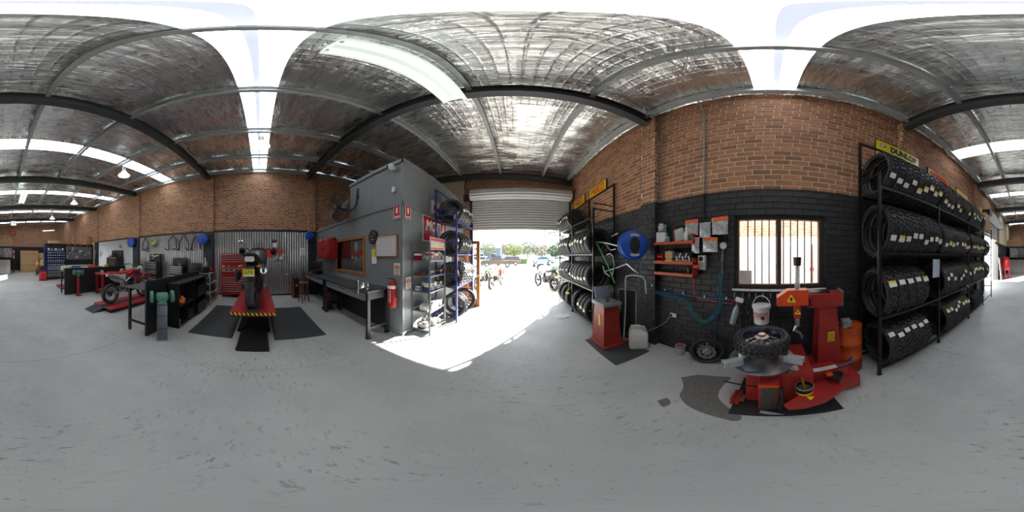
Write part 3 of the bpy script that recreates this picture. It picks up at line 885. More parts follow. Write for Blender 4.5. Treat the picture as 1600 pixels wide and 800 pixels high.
q = MB(); q.lathe([(0, -.004), (.045, -.004), (.045, 0)], 20, (-.38, 0, .11), 'Y'); q.prism([(-.345, .14), (-.29, .1), (-.345, .08)], -.004, 0, 'XZ'); q.build('emblem', m_print_k, dsg, angle=None)
q = MB(); q.lathe([(0, -.006), (.036, -.006), (.036, -.003)], 20, (-.38, 0, .11), 'Y'); q.build('emblem_disc', m_print_w, dsg, angle=None)
text('emblem_letter', 'D', m_print_r, .06, dsg, (-.38, -.008, .11))
s3 = pirelli('yellow framed PIRELLI sign half hidden behind the long rack tyres', -3.36, 3.56, .92, .36)
q = MB(); q.bb(-.42, .42, -.0015, 0, -.14, .14); q.build('red_field', mat('red_sign_field', '#b63a22', .45, var=.05), s3, angle=None)
s4 = sign('tyre_sign', 'faded yellow sign beyond the red one above the long rack', (2.045, -4.78, 3.57), R(-90), .92, .34, mat('faded_sign', '#c9a24a', .5, var=.12), m_print_k)
s5 = sign('tyre_sign', 'small yellow sign just above the cartons at the rack end', (2.045, -6.65, 3.6), R(-90), .9, .34, m_ysign, m_print_k)

# ---- black rack of road tyres between the roller door and the balancer
FX0, FX1 = 1.52, 2.03
rack('tyre_rack', 'black steel rack of road tyres next to the front roller door', m_rack, FX0, FX1, [2.98, 4.25, 5.56], LEV, 2.62, 3.3)
RN = 'front rack'; G2 = 'road tyres on the front rack'; TW = 'balancer end'
put = dict(xf=FX0, xb=FX1, towards=TW)
k = fill(3, 4.3, 5.5, 'road', 0, 'top shelf', RN, G2, 1, (0, 1), roll=.1, pitch=.2, **put)
k = fill(2, 3.05, 4.2, 'road_wide', 0, 'second shelf', RN, G2, 1, (0, 1, 2), roll=.1, pitch=.19, **put)
k = fill(2, 4.32, 5.5, 'road', 0, 'second shelf', RN, G2, .9, (0, 1), start=k, pitch=.19, **put)
k = fill(1, 3.05, 4.2, 'road_wide', 0, 'third shelf', RN, G2, 1, (1, 0), roll=-.15, pitch=.19, **put)
k = fill(1, 4.32, 5.5, 'road', 0, 'third shelf', RN, G2, .8, (1, 2), start=k, pitch=.19, **put)

# ---- spoked and cast wheels
def wheel_parts(parent, Rr, wd, rim, knob, rim_m, hub_m, spokes=28, cast=0, disc=True, side=-1, tyre_name='tyre', rubber=None, sp_m=None, seg=40):
    """tyre mesh under parent with rim, hub, spokes and disc as its sub-parts; axis = local Y"""
    ty = tyre_mb(Rr, wd, rim, knob, 32, seg=seg).build(tyre_name, rubber or (m_rubber if knob else m_rubber2), parent, angle=50)
    h = wd * .3
    q = MB(); q.lathe([(rim + .012, -h), (rim + .012, -h - .006), (rim - .004, -h - .006), (rim - .02, -h * .5), (rim - .024, 0), (rim - .02, h * .5), (rim - .004, h + .006), (rim + .012, h + .006), (rim + .012, h)], seg, axis='Y'); q.build('rim', rim_m, ty)
    q = MB(); q.lathe([(0, -.07), (.03, -.07), (.032, -.05), (.06, -.045), (.06, -.035), (.035, -.03), (.035, .03), (.06, .035), (.06, .045), (.032, .05), (.03, .07), (0, .07)], 18, axis='Y'); q.build('hub', hub_m, ty)
    q = MB()
    if cast:
        for i in range(cast):
            a = 2 * pi * i / cast
            for o in (-.09, .09):
                q.tube([(.04 * cos(a), 0, .04 * sin(a)), ((rim - .018) * cos(a + o), 0, (rim - .018) * sin(a + o))], [.02, .013], 6)
        q.build('spoke', rim_m, ty)
    else:
        for i in range(spokes):
            a = 2 * pi * i / spokes; s = 1 if i % 2 else -1; o = .35 * (1 if (i // 2) % 2 else -1)
            q.cyl((.055 * cos(a + o), s * .04, .055 * sin(a + o)), ((rim - .02) * cos(a), s * .008, (rim - .02) * sin(a)), .0025, n=5, caps=False)
        stuff(q.build('spokes', sp_m or m_steel, ty))
    if disc:
        q = MB(); r1, r0 = .118, .082; n = 40; y = side * .056
        vs = []
        for yy in (y, y + side * .005):
            for i in range(n):
                a = 2 * pi * i / n; k = r1 + (.006 if i % 4 < 2 else -.004)
                vs += [(k * cos(a), yy, k * sin(a)), (r0 * cos(a), yy, r0 * sin(a))]
        fs = []
        for i in range(n):
            j = (i + 1) % n
            fs += [(2*i, 2*j, 2*j+1, 2*i+1), (2*n+2*i, 2*n+2*i+1, 2*n+2*j+1, 2*n+2*j), (2*i, 2*n+2*i, 2*n+2*j, 2*j), (2*i+1, 2*j+1, 2*n+2*j+1, 2*n+2*i+1)]
        q.add(vs, fs)
        for i in range(6):
            a = 2 * pi * i / 6; q.cyl((.05 * cos(a), y, .05 * sin(a)), (r0 * cos(a + .2), y, r0 * sin(a + .2)), .007, n=6)
        q.build('brake_disc', m_steel, ty)
    return ty
def wheel(name, label, loc, rot, Rr, wd, rim, knob, rim_m, hub_m, **kw):
    g = kw.pop('group', None)
    w_ = thing(name, label, 'wheel', loc, 0, g, rot)
    wheel_parts(w_, Rr, wd, rim, knob, rim_m, hub_m, **kw)
    return w_
m_blkrim = mat('black_rim', '#1b1c1e', .35, .4, var=.1)
# bottom row of the front rack: fitted wheels standing on the low rails
xm, _ = lay(.32, LEV[0], FX0, FX1)
G3 = 'wheels on the floor of the front rack'
for i, (y, kind, lb) in enumerate(((5.35, 0, 'black cast wheel with road tyre, nearest the roller door in the front rack bottom'), (4.95, 1, 'black cast wheel with road tyre, second from the roller door in the front rack bottom'),
                                   (4.55, 0, 'black cast wheel with road tyre, third from the roller door in the front rack bottom'), (3.98, 1, 'black cast wheel with road tyre right beside the middle post of the front rack'))):
    wheel('motorcycle_wheel', lb, (xm, y, LEV[0] + .015 + math.sqrt(.32 ** 2 - .19 ** 2)), (0, .3 * i, R(8)), .32, .15, .215, False, m_blkrim, m_dark, cast=6, group=G3)
for i, y in enumerate((3.2, 3.38, 3.56)):
    put_tyre('road', (xm, y, LEV[0] + .015 + math.sqrt(.315 ** 2 - .19 ** 2)), 'smooth road tyre, %s from the balancer end, bottom shelf of the front rack' % ORD[i], G2, .1 * i, .05, 0)

# ---- blue rack with knobby tyres on the office wall
BX0, BX1 = -1.33, -1.86
rack('tyre_rack', 'blue steel tyre rack of knobby tyres against the grey office wall', m_blusteel, BX0, BX1, [3.46, 4.8], LEV[1:], 2.6, 3.3)
for o_ in list(bpy.data.objects):
    pass
RN = 'blue rack'; G4 = 'knobby tyres on the blue rack'
put = dict(xf=BX0, xb=BX1, towards='grey shelf end', flip=True)
k = fill(3, 3.52, 4.4, 'knobby_wide', 0, 'top shelf', RN, G4, 1, (1,), roll=-.1, pitch=.17, **put)
k = fill(2, 3.52, 4.4, 'knobby_wide', 0, 'second shelf', RN, G4, 1, (1,), roll=.1, pitch=.17, **put)
k = fill(1, 3.52, 4.75, 'knobby_wide', 0, 'third shelf', RN, G4, .8, (1,), roll=.1, pitch=.17, **put)
put_tyre('knobby_wide', (-1.52, 3.75, .33), 'knobby tyre standing on the floor under the blue rack', G4, .2, .25, 1, True)
put_tyre('knobby_wide', (-1.55, 3.98, .33), 'knobby tyre standing second on the floor under the blue rack', G4, .5, .2, None, True)
wheel('motorcycle_wheel', 'spoked front wheel leaning under the blue rack beside the glazed door', (-1.48, 4.42, .335), (R(-6), .3, R(20)), .335, .1, .265, False, m_blkrim, m_dark, spokes=32, group='loose spoked wheels')
# ================================================================== RIGHT WALL: BALANCER, SHELVES, WINDOW BITS
def vbox(name, label, cat, loc, d, m, rz=0., b=.006, group=None):
    t_ = thing(name, label, cat, loc, rz, group); MB().rbox((0, 0, d[2] / 2), d, b, 2).build('body', m, t_); return t_
m_redold = mat('worn_red_enamel', '#8f2b20', .45, var=.18, scale=7)
m_matt = mat('black_rubber_mat', '#3b3e40', .75, var=.15, scale=30, bump=.3, bscale=120)
def floor_mat_thing(label, x0, x1, y0, y1, m=None):
    o = thing('rubber_mat', label, 'mat', ((x0 + x1) / 2, (y0 + y1) / 2, 0))
    a, b = abs(x1 - x0), abs(y1 - y0)
    MB().rbox((0, 0, .005), (a, b, .01), .004, 1).build('mat_sheet', m or m_matt, o)
    return o
floor_mat_thing('dark rubber mat on the floor under the red wheel balancer', 1.15, 1.76, 1.65, 2.58)
# ---- wheel balancer
wbz = .01
bal = thing('wheel_balancer', 'worn red wheel balancer with grey tool tray standing on a rubber mat', 'balancer', (1.24, 2.08, wbz))
q = MB(); q.rbox((.24, .25, .02), (.48, .5, .04), .006); q.build('base_plate', m_redold, bal)
q = MB(); q.loft([[(.03, .06, .04), (.37, .06, .04), (.37, .46, .04), (.03, .46, .04)], [(.06, .1, .76), (.33, .1, .76), (.33, .43, .76), (.06, .43, .76)]]); q.build('cabinet', m_redold, bal, angle=None)
q = MB(); q.rbox((.2, .26, .79), (.36, .42, .07), .02); q.build('tray', m_grey, bal)
q = MB()
for i in range(18):
    rr2 = random.Random(i); q.rbox((.08 + rr2.random() * .22, .12 + rr2.random() * .24, .835), (.05 + rr2.random() * .05, .015, .014), .004, 1, rz=rr2.random() * 3)
stuff(q.build('wheel_weights', m_steel, bal))
q = MB(); q.rbox((.24, .47, .93), (.3, .03, .22), .01, rx=R(-18)); q.build('lid', mat('blue_grey_plastic', '#7a8797', .45, var=.05), bal)
q = MB(); q.cyl((.34, .26, .62), (.52, .26, .62), .018); q.cyl((.34, .26, .62), (.37, .26, .62), .06, .05); q.build('shaft', m_dark, bal)
q = MB(); q.lathe([(.02, .44), (.085, .44), (.085, .455), (.02, .47)], 24, (0, .26, .62), 'X'); q.build('flange', m_steel, bal)
for i in range(3):
    q = MB(); q.cyl((.42, .02 + .04 * i, .055), (.44, .34 + .03 * i, .055), .012); q.build('weight_bar', m_steel, bal)
q = MB(); q.bb(.045, .048, .2, .25, .25, .6); q.build('worn_stripe', m_yel, bal, angle=None)
q = MB(); q.tube([(.46, .12, .04), (.5, .12, .7), (.5, .12, 1.18), (.5, .1, 1.24), (.53, -.02, 1.27), (.58, -.2, 1.26), (.6, -.26, 1.2), (.6, -.28, .98)], .014, 8); q.build('guard_hoop', m_galv, bal)
# black panel leaning behind the balancer, pale edges
pn = thing('guard_panel', 'black panel with pale edges standing between balancer and wall', 'panel', (1.86, 2.3, 0), R(-60))
MB().bb(-.16, .16, 0, .02, .09, .97).build('board', m_black, pn, angle=None)
for x in (-.165, .165): MB().bb(x - .006, x + .006, -.004, .024, .02, .98).build('edge_strip', m_alu, pn, angle=None)
MB().bb(-.17, .17, -.004, .024, .97, .985).build('edge_strip', m_alu, pn, angle=None)
MB().rbox((0, .01, .045), (.3, .16, .09), .01).build('foot', m_black, pn)
# jerry can
m_hdpe = mat('cloudy_plastic', '#c9c8bf', .5, var=.08)
jc = thing('jerry_can', 'cloudy white plastic jerry can on the floor beside the balancer', 'can', (1.76, 1.9, 0), R(-38))
q = MB(); q.rbox((0, 0, .165), (.3, .27, .33), .045, 3); q.build('body', m_hdpe, jc)
q = MB(); q.loft([[(-.14, -.125, .31), (.14, -.125, .31), (.14, .125, .31), (-.14, .125, .31)], [(-.11, -.1, .4), (.02, -.1, .4), (.02, .1, .4), (-.11, .1, .4)]]); q.build('shoulder', m_hdpe, jc)
q = MB(); q.tube([(-.08, 0, .4), (-.06, 0, .42), (.08, 0, .4), (.11, 0, .33)], .018); q.build('handle', m_hdpe, jc)
q = MB(); q.cyl((.09, .05, .33), (.09, .05, .38), .032, n=16); q.build('cap', m_hdpe, jc)
# newspaper on the floor
np_ = thing('newspaper', 'sheet of paper lying on the floor in front of the road tyre rack', 'paper', tuple(F(877, 494)), R(15))
q = MB(); q.grid(lambda u, v: ((u - .5) * .42, (v - .5) * .3, .004 + .006 * sin(6 * u + 4 * v) ** 2), 8, 6); q.build('sheet', mat('newsprint', '#d5d3d0', .8, var=.2, scale=30), np_)
# pole with yellow grip leaning on the front rack
q = thing('hook_pole', 'thin pale pole with a yellow grip leaning on the front rack', 'pole', (1.2, 4.0, 0))
MB().tube([(0, .02, .008), (.1, .05, .55), (.2, .06, 1.1)], .008).build('rod', m_alu, q)
MB().rbox((.12, .05, .62), (.05, .14, .05), .015, rz=.3).build('grip', mat('yellow_plastic', '#d8b21e', .5), q)

# ---- blue hose reel on the pier
def ring_pts(r, n, c, a0=0, a1=2 * pi, plane='XZ'):
    return [(c[0] + r * cos(a0 + (a1 - a0) * i / n), c[1], c[2] + r * sin(a0 + (a1 - a0) * i / n)) for i in range(n + 1)]
hr = thing('hose_reel', 'big blue hose reel with black oval centre on the black pier', 'hose reel', (1.69, 1.93, 1.77), R(-26))
q = MB(); q.lathe([(.05, -.07), (.2, -.07), (.225, -.05), (.235, 0), (.225, .09), (.19, .1), (0, .1)], 40, axis='Y'); q.build('drum_case', m_blue, hr)
q = MB()
for i in range(30):
    a = R(100) + R(160) * i / 29; q.box((.238 * cos(a), .03, .238 * sin(a)), (.018, .1, .016), ry=-a)
q.build('rib', m_blue, hr, angle=None)
q = MB(); q.lathe([(0, -.078), (.1, -.078), (.105, -.06)], 32, axis='Y'); 
q.v = [(x * .82, y, z * 1.2) for x, y, z in q.v]; q.build('centre_opening', m_blk_pl, hr)
for s in (1, -1):
    q = MB(); q.lathe([(.14, -.074), (.175, -.074), (.175, -.07)], 8, axis='Y', a0=R(90 * s - 26), a1=R(90 * s + 26)); q.build('label_plate', mat('pale_label', '#c8c2ac', .5), hr)
q = MB(); q.bb(-.05, .05, .09, .2, -.06, .06); q.bb(-.2, .02, .17, .21, -.05, .05); q.build('wall_bracket', m_dark, hr, angle=None)
q = MB(); q.tube([(.1, .02, -.22), (.14, .02, -.3), (.12, .06, -.42), (.06, .06, -.4), (.08, .05, -.3), (.12, .08, -.24)], .011); q.tube([(.12, .06, -.4), (.13, .1, -.55), (.18, .16, -.62)], .01); q.build('hose', mat('blue_grey_hose', '#44618a', .5), hr)
# ---- paddock stand hung on the rack end
def pl(px, py, X): return WX(px, py, X)
ps = thing('paddock_stand', 'silver and green paddock stand hanging on the end of the front rack', 'stand', (1.72, 2.7, 1.4))
o0 = Vector((1.72, 2.7, 1.4))
def rel(pts): return [Vector(p) - o0 for p in pts]
m_grn = mat('green_tube', '#3f9a4d', .4, var=.05)
MB().tube(rel([pl(931, 378, 1.62), pl(948, 410, 1.66), pl(961, 443, 1.7)]), .012).build('green_arm', m_grn, ps)
MB().tube(rel([pl(931, 378, 1.62), pl(945, 379, 1.7), pl(965, 384, 1.84)]), .013).build('tube', m_alu, ps)
MB().tube(rel([pl(945, 380, 1.72), pl(954, 391, 1.78), pl(962, 389, 1.8)]), .011).build('tube', m_alu, ps)
MB().tube(rel([pl(942, 416, 1.66), pl(945, 426, 1.66), pl(953, 432, 1.68)]), .014).build('hook', m_alu, ps)
MB().tube(rel([pl(946, 424, 1.7), pl(965, 418, 1.78), pl(980, 412, 1.82)]), .014).build('tube', m_steel, ps)
MB().tube(rel([pl(948, 398, 1.7), pl(953, 396, 1.72), pl(958, 400, 1.74), pl(960, 415, 1.74), pl(957, 430, 1.74)]), .01).build('hook', m_alu, ps)
MB().tube(rel([pl(980, 412, 1.8), pl(998, 428, 1.86)]), .016).build('tube', m_alu, ps)
MB().tube(rel([pl(955, 370, 1.84), pl(966, 364, 1.86)]), .014).build('handle', m_alu, ps)

# ---- orange shelves and their contents
m_sh = mat('orange_shelf', '#c2502c', .45, var=.08)
def yy(px, X=1.98): return WX(px, 400, X).y
for nm, z, lb in (('top', 1.79, 'orange wall shelf, uppermost of three, beside the black pier'), ('mid', 1.505, 'orange wall shelf, middle of three, beside the black pier'), ('low', 1.335, 'orange wall shelf, lowest of three, beside the black pier')):
    s = thing('wall_shelf', lb, 'shelf', (XR, 1.36, z), R(-90), 'orange wall shelves')
    q = MB(); q.bb(-.34, .34, -.17, 0, -.012, 0); q.build('board', m_sh, s, angle=None)
    q = MB(); q.bb(-.34, .34, -.172, -.166, -.02, .02); q.build('lip', m_sh, s, angle=None)
    q = MB(); q.bb(.335, .34, -.17, 0, -.03, .07); q.build('end_plate', m_sh, s, angle=None)
sh = lambda y, z, dx=.09: (XR - dx, y, z)
m_teal = mat('teal_plastic', '#2f9c8c', .45)
def bottle(name, label, loc, r, h, m, capm, neck=.35, group=None, cat='bottle', spray=False, band=None):
    b = thing(name, label, cat, loc, 0, group)
    q = MB(); q.lathe([(0, 0), (r * .95, 0), (r, r * .1), (r, h * .62), (r * .85, h * .7), (r * neck, h * .8), (r * neck, h * .88), (0, h * .88)], 16); q.build('body', m, b)
    if spray:
        q = MB(); q.rbox((-.01, 0, h * .95), (.05, .022, h * .1), .006); q.bb(-.02, -.012, -.008, .008, h * .8, h * .93); q.build('trigger', capm, b)
    else:
        q = MB(); q.cyl((0, 0, h * .86), (0, 0, h), r * neck * 1.15, n=14); q.build('cap', capm, b)
    if band: 
        q = MB(); q.lathe([(r * 1.01, h * .2), (r * 1.01, h * .5)], 16); q.build('label_band', band, b)
    return b
c = carton('white carton with a teal base stripe on the top orange shelf', sh(1.6, 1.792), (.15, .13, .17), R(-70), 'goods on the orange shelves', False, (), m_white)
MB().bb(-.076, .076, -.066, .066, 0, .02).build('stripe', m_teal, c, angle=None)
def lumpy(name, label, cat, loc, d, m, seed=1, group=None, rz=0.):
    r_ = random.Random(seed); t_ = thing(name, label, cat, loc, rz, group)
    bm = bmesh.new(); bmesh.ops.create_icosphere(bm, subdivisions=3, radius=1)
    ph = [r_.uniform(0, 6) for _ in range(6)]
    q = MB(); vs = []
    for v in bm.verts:
        x, y, z = v.co; k = 1 + .1 * sin(5 * x + ph[0]) * sin(6 * y + ph[1]) + .08 * sin(9 * z + ph[2] + 4 * x) + .06 * sin(13 * y + ph[3])
        e = lambda a: math.copysign(abs(a) ** .6, a)
        vs.append((e(x) * d[0] / 2 * k, e(y) * d[1] / 2 * k, max(0, d[2] / 2 + e(z) * d[2] / 2 * k)))
    q.add(vs, [tuple(v.index for v in f.verts) for f in bm.faces]); bm.free()
    q.build('body', m, t_, angle=25)
    return t_
m_clear = mat('crinkled_clear_plastic', '#b7bbbe', .18, .3, var=.3, scale=22, bump=.5, bscale=35)
lumpy('plastic_bag', 'crumpled clear plastic bag on the white carton', 'bag', sh(1.6, 1.97), (.1, .12, .14), m_clear, 3)
bottle('plastic_tub', 'small teal tub with white lid on the top orange shelf', sh(1.475, 1.792, .12), .04, .09, m_teal, m_white, .9, cat='tub')
bottle('spray_bottle', 'brown spray bottle with red trigger on the top orange shelf', sh(1.375, 1.792, .06), .035, .26, mat('brown_plastic', '#6a5230', .35), m_redpl, spray=True)
pk = thing('foil_pack', 'silver printed pack leaning on the top orange shelf', 'pack', sh(1.27, 1.792, .1), R(-90))
MB().rbox((0, 0, .11), (.15, .05, .2), .015, rx=R(-12), ry=R(-14)).build('pouch', m_clear, pk)
bottle('aerosol_can', 'white aerosol can between silver pack and green tub', sh(1.155, 1.792, .1), .032, .21, m_white, m_paper, .5, cat='can')
bottle('plastic_tub', 'dark green tub with orange lid at the shelf end by the hanging packs', sh(1.075, 1.792, .08), .048, .12, mat('dark_green_plastic', '#1f6a52', .4), m_orange, .95, cat='tub')
for i, z in enumerate((1.507, 1.572)):
    b_ = thing('parts_bin', ['red open parts bin, lower of two stacked on the middle orange shelf', 'red open parts bin, upper of two stacked on the middle orange shelf'][i], 'bin', sh(1.6, z), R(-90), 'red parts bins')
    q = MB(); q.bb(-.055, .055, -.06, .06, 0, .004); q.bb(-.055, -.051, -.06, .06, 0, .06); q.bb(.051, .055, -.06, .06, 0, .06); q.bb(-.055, .055, .056, .06, 0, .06); q.bb(-.055, .055, -.06, -.056, 0, .03); q.build('bin_shell', m_redpl, b_, angle=None)
lumpy('cleaning_cloth', 'bunched beige cloth on the middle orange shelf', 'cloth', sh(1.44, 1.548), (.12, .15, .13), mat('beige_cloth', '#b09a76', .95, var=.3, scale=30), 5)
MB_ = vbox('sponge', 'yellow sponge under the beige cloth on the middle shelf', 'sponge', sh(1.44, 1.507, .1), (.1, .13, .04), mat('yellow_sponge', '#d9c94a', .95, bump=.5, bscale=150), 0, .012)
ho = thing('tool_holder', 'black tool holder with white zigzag print on the middle orange shelf', 'holder', sh(1.19, 1.507), R(-90))
MB().rbox((0, 0, .075), (.27, .1, .15), .008).build('body', m_blk_pl, ho)
for i in range(5):
    q = MB(); q.box((-.1 + .05 * i, -.052, .1 if i % 2 else .06), (.012, .004, .07), ry=.4 if i % 2 else -.4); q.box((-.1 + .05 * i, -.052, .03), (.03, .004, .012)); q.build('white_mark', m_print_w, ho, angle=None)
for i in range(6):
    y = 1.62 - i * .085
    t_ = thing('socket_tool', ['black socket', 'short black driver', 'black ratchet', 'steel bit holder', 'black torch', 'silver ended socket'][i] + ' lying on the lowest orange shelf', 'tool', sh(y, 1.337, .1), R(-90 + 20 * (i % 3)), 'tools on the lowest orange shelf')
    q = MB(); q.cyl((-.035, 0, .018), (.03, 0, .018), .016, n=10); q.build('handle', m_blk_pl, t_)
    q = MB(); q.cyl((.03, 0, .018), (.045, 0, .018), .012, n=10); q.build('tip', m_steel if i in (3, 5) else m_dark, t_)
cu = thing('tool_cup', 'tall black plastic cup at the end of the lowest orange shelf', 'cup', sh(1.1, 1.337, .11))
MB().lathe([(0, 0), (.032, 0), (.04, .1), (.036, .1), (.028, .01), (0, .01)], 16).build('cup_shell', m_blk_pl, cu)
# ---- hanging clear packs
def hang_pack(label, px0, px1, py0, py1, seed, head=None, X=2.045):
    a, b = WX(px0, (py0 + py1) / 2, X), WX(px1, (py0 + py1) / 2, X)
    zt, zb_ = WX((px0 + px1) / 2, py0, X).z, WX((px0 + px1) / 2, py1, X).z
    w_ = abs(a.y - b.y); y = (a.y + b.y) / 2; h_ = zt - zb_
    t_ = thing('hanging_pack', label, 'pack', (X, y, zb_), R(-90), 'clear packs hanging by the switch')
    r_ = random.Random(seed)
    n = 3
    for i in range(n):
        bm = bmesh.new(); bmesh.ops.create_grid(bm, x_segments=7, y_segments=7, size=.5)
        q = MB(); ph = r_.uniform(0, 6)
        top = [(v.co.x, v.co.y) for v in bm.verts]
        def f(u, v, s): 
            bul = .03 * (1 - (2*u) ** 2) * (1 - (2*v) ** 2)
            return (u * w_ * .9 + (i - 1) * w_ * .06, -.012 - .02 * i + s * (bul * .6 + .003 + .004 * sin(20 * u + 17 * v + ph)), h_ * .42 + v * h_ * .82)
        q.grid(lambda u, v: f(u - .5, v - .5, -1), 7, 7); q.grid(lambda u, v: f(u - .5, v - .5, 1), 7, 7); bm.free()
        q.build('clear_bag', m_clear, t_, angle=20)
        if head:
            q = MB(); q.box(((i - 1) * w_ * .06, -.016 - .02 * i, h_ * (.88 + .03 * i)), (w_ * .92, .006, h_ * .26), ry=r_.uniform(-.06, .06)); q.build('header_card', head if i != 1 else mat('pale_card', '#e2d9d2', .6), t_, angle=None)
    MB().tube([(0, .03, h_ * .97), (0, -.08, h_ * .97), (0, -.09, h_)], .004, 6).build('hook', m_steel, t_)
    return t_
m_ohead = mat('orange_card', '#d8653a', .6, var=.15, scale=30)
hang_pack('clear packs with orange header cards hanging above the top shelf end', 1072, 1093, 346, 368, 1, m_ohead)
hang_pack('big silver blister pack hanging in the middle of the upper row', 1094, 1112, 344, 372, 2)
hang_pack('clear packs with orange header cards hanging nearest the window', 1113, 1139, 342, 367, 3, m_ohead)
hang_pack('small clear pack hanging low beside the green tub', 1082, 1095, 373, 396, 4, mat('pink_card', '#d6a9a0', .6, var=.15))
hang_pack('wide clear packs hanging above the grey switch box', 1099, 1123, 373, 394, 5, m_ohead)
# ---- switch box, orange plug and cable
p_ = WX(1100, 410, XR)
sw = thing('switch_box', 'grey isolator switch box with round knob and socket on black bricks', 'switch', (XR - .01, p_.y, p_.z), R(-90))
m_swg = mat('switch_grey', '#a7aaa2', .5, var=.05)
q = MB(); q.rbox((0, -.035, 0), (.115, .07, .2), .01); q.build('housing', m_swg, sw)
q = MB(); q.lathe([(0, -.085), (.03, -.085), (.034, -.07)], 20, (-.01, 0, .05), 'Y'); q.build('knob', m_blk_pl, sw)
q = MB(); q.bb(-.05, .04, -.074, -.07, .01, .09); q.build('face_plate', m_white, sw, angle=None)
q = MB(); q.cyl((-.012, -.07, -.05), (-.012, -.1, -.055), .032, n=18); q.build('socket', m_swg, sw)
q = MB(); q.cyl((-.012, -.1, -.055), (-.1, -.13, -.06), .024, .018, n=14); q.build('plug', m_orange, sw)
cb = thing('power_cable', 'orange cable dropping from the grey switch box to the wall pipe', 'cable', (XR - .1, p_.y + .09, p_.z - .06))
q = MB(); q.tube([(0, 0, 0), (.0, .03, -.02), (.02, .035, -.2), (.05, .03, -.42), (.06, -.02, -.45), (.06, -.5, -.49)], .006, 6); q.build('cord', m_orange, cb)
# ---- compressed air line with gauge and coil hose
m_tealh = mat('teal_hose', '#1f6d84', .35, var=.08)
al = thing('air_line', 'blue air pipe clipped along the black bricks under the shelves', 'pipe', (XR - .03, 1.0, 1.15))
o0 = Vector((XR - .03, 1.0, 1.15))
pts = [WX(px, py, 2.05) for px, py in ((1013, 449), (1032, 456), (1060, 459), (1100, 465), (1143, 468))]
pts[0].x = 1.93; pts[1].x = 2.03
MB().tube([p - o0 for p in pts], .008, 8).build('pipe', mat('blue_pipe', '#2f6fa8', .4), al)
for px, py in ((1019, 446), (1039, 453), (1068, 458), (1101, 463), (1135, 466)):
    p = WX(px, py, 2.055 if px > 1030 else 1.95) - o0; MB().rbox(p, (.03, .02, .035), .005).build('pipe_clip', m_white, al)
ch = thing('coil_hose', 'teal coiled air hose looping down the black wall from the gauge', 'hose', (2.0, .7, 1.0))
o0 = Vector((2.0, .7, 1.0))
path = [WX(px, py, 1.99) for px, py in ((1128, 425), (1125, 440), (1124, 456), (1127, 470), (1120, 488), (1110, 499), (1099, 503), (1088, 497), (1079, 484), (1073, 472), (1060, 466), (1048, 463), (1038, 461), (1026, 456))]
def smooth_path(P_, n):
    out = []; k = len(P_)
    for i in range(k - 1):
        a, b, c, d = P_[max(i-1, 0)], P_[i], P_[i+1], P_[min(i+2, k-1)]
        for j in range(n):
            t = j / n; out.append(.5 * ((2*b) + (c-a)*t + (2*a-5*b+4*c-d)*t*t + (3*b-3*c+d-a)*t**3))
    out.append(P_[-1]); return out
sp = smooth_path(path, 34)
cum = [0]
for a, b in zip(sp[:-1], sp[1:]): cum.append(cum[-1] + (b - a).length)
hel = []
for i, p in enumerate(sp):
    t = (sp[min(i+1, len(sp)-1)] - sp[max(i-1, 0)]).normalized(); x, y, d = frame_of(t)
    a = cum[i] / .0245 * 2 * pi; rad = .028
    hel.append(p + x * rad * cos(a) + y * rad * sin(a) - o0)
# resample the coil finely along its length
hel2 = []
for i in range(len(sp) - 1):
    for j in range(6):
        f = j / 6; p = sp[i].lerp(sp[i+1], f); t = (sp[i+1] - sp[i]).normalized(); x, y, d = frame_of(Vector((0, t.y, t.z)))
        a = (cum[i] + (cum[i+1] - cum[i]) * f) / .026 * 2 * pi
        hel2.append(p + x * .028 * cos(a) + y * .028 * sin(a) - o0)
MB().tube(hel2, .0042, 5).build('coil', m_tealh, ch)
ga = thing('air_gauge', 'round white pressure gauge with steel inflator hose on the black wall', 'gauge', tuple(WX(1130, 384, 2.0)), R(-72))
q = MB(); q.lathe([(0, -.02), (.042, -.02), (.045, -.016), (.045, .01), (0, .01)], 28, axis='Y'); q.build('dial', m_white, ga)
q = MB(); q.lathe([(.04, -.024), (.048, -.024), (.048, .012)], 28, axis='Y'); q.build('bezel', m_steel, ga)
q = MB(); q.box((.008, -.022, .008), (.003, .002, .04), ry=.8); q.build('needle', m_print_r, ga, angle=None)
q = MB(); q.tube([(0, 0, -.045), (-.006, 0, -.1), (-.012, 0, -.2)], .012); q.tube([(-.012, 0, -.2), (-.014, .01, -.36)], .006); q.build('inflator', m_steel, ga)
tl = thing('tyre_lever', 'long dark steel bar leaning on the black wall over the small wheel', 'bar', (1.9, .8, .1))
MB().tube([WX(1116, 540, 1.87) - Vector((1.9, .8, .1)), WX(1118, 490, 1.98) - Vector((1.9, .8, .1)), WX(1128, 400, 2.05) - Vector((1.9, .8, .1))], .008).build('bar', m_dark, tl)
# ---- power point with cord
p_ = WX(1053, 492, XR)
pp = thing('power_point', 'white double power point low on the black bricks with a cord', 'socket', (XR - .008, p_.y, p_.z), R(-90))
MB().rbox((0, -.01, 0), (.115, .02, .07), .006).build('plate', m_white, pp)
MB().rbox((-.03, -.03, 0), (.035, .035, .035), .006).build('plug', m_blk_pl, pp)
MB().tube([(-.03, -.045, 0), (-.1, -.05, -.12), (-.25, -.1, -.26), (-.38, -.18, -.34)], .004, 6).build('cord', m_hdpe, pp)
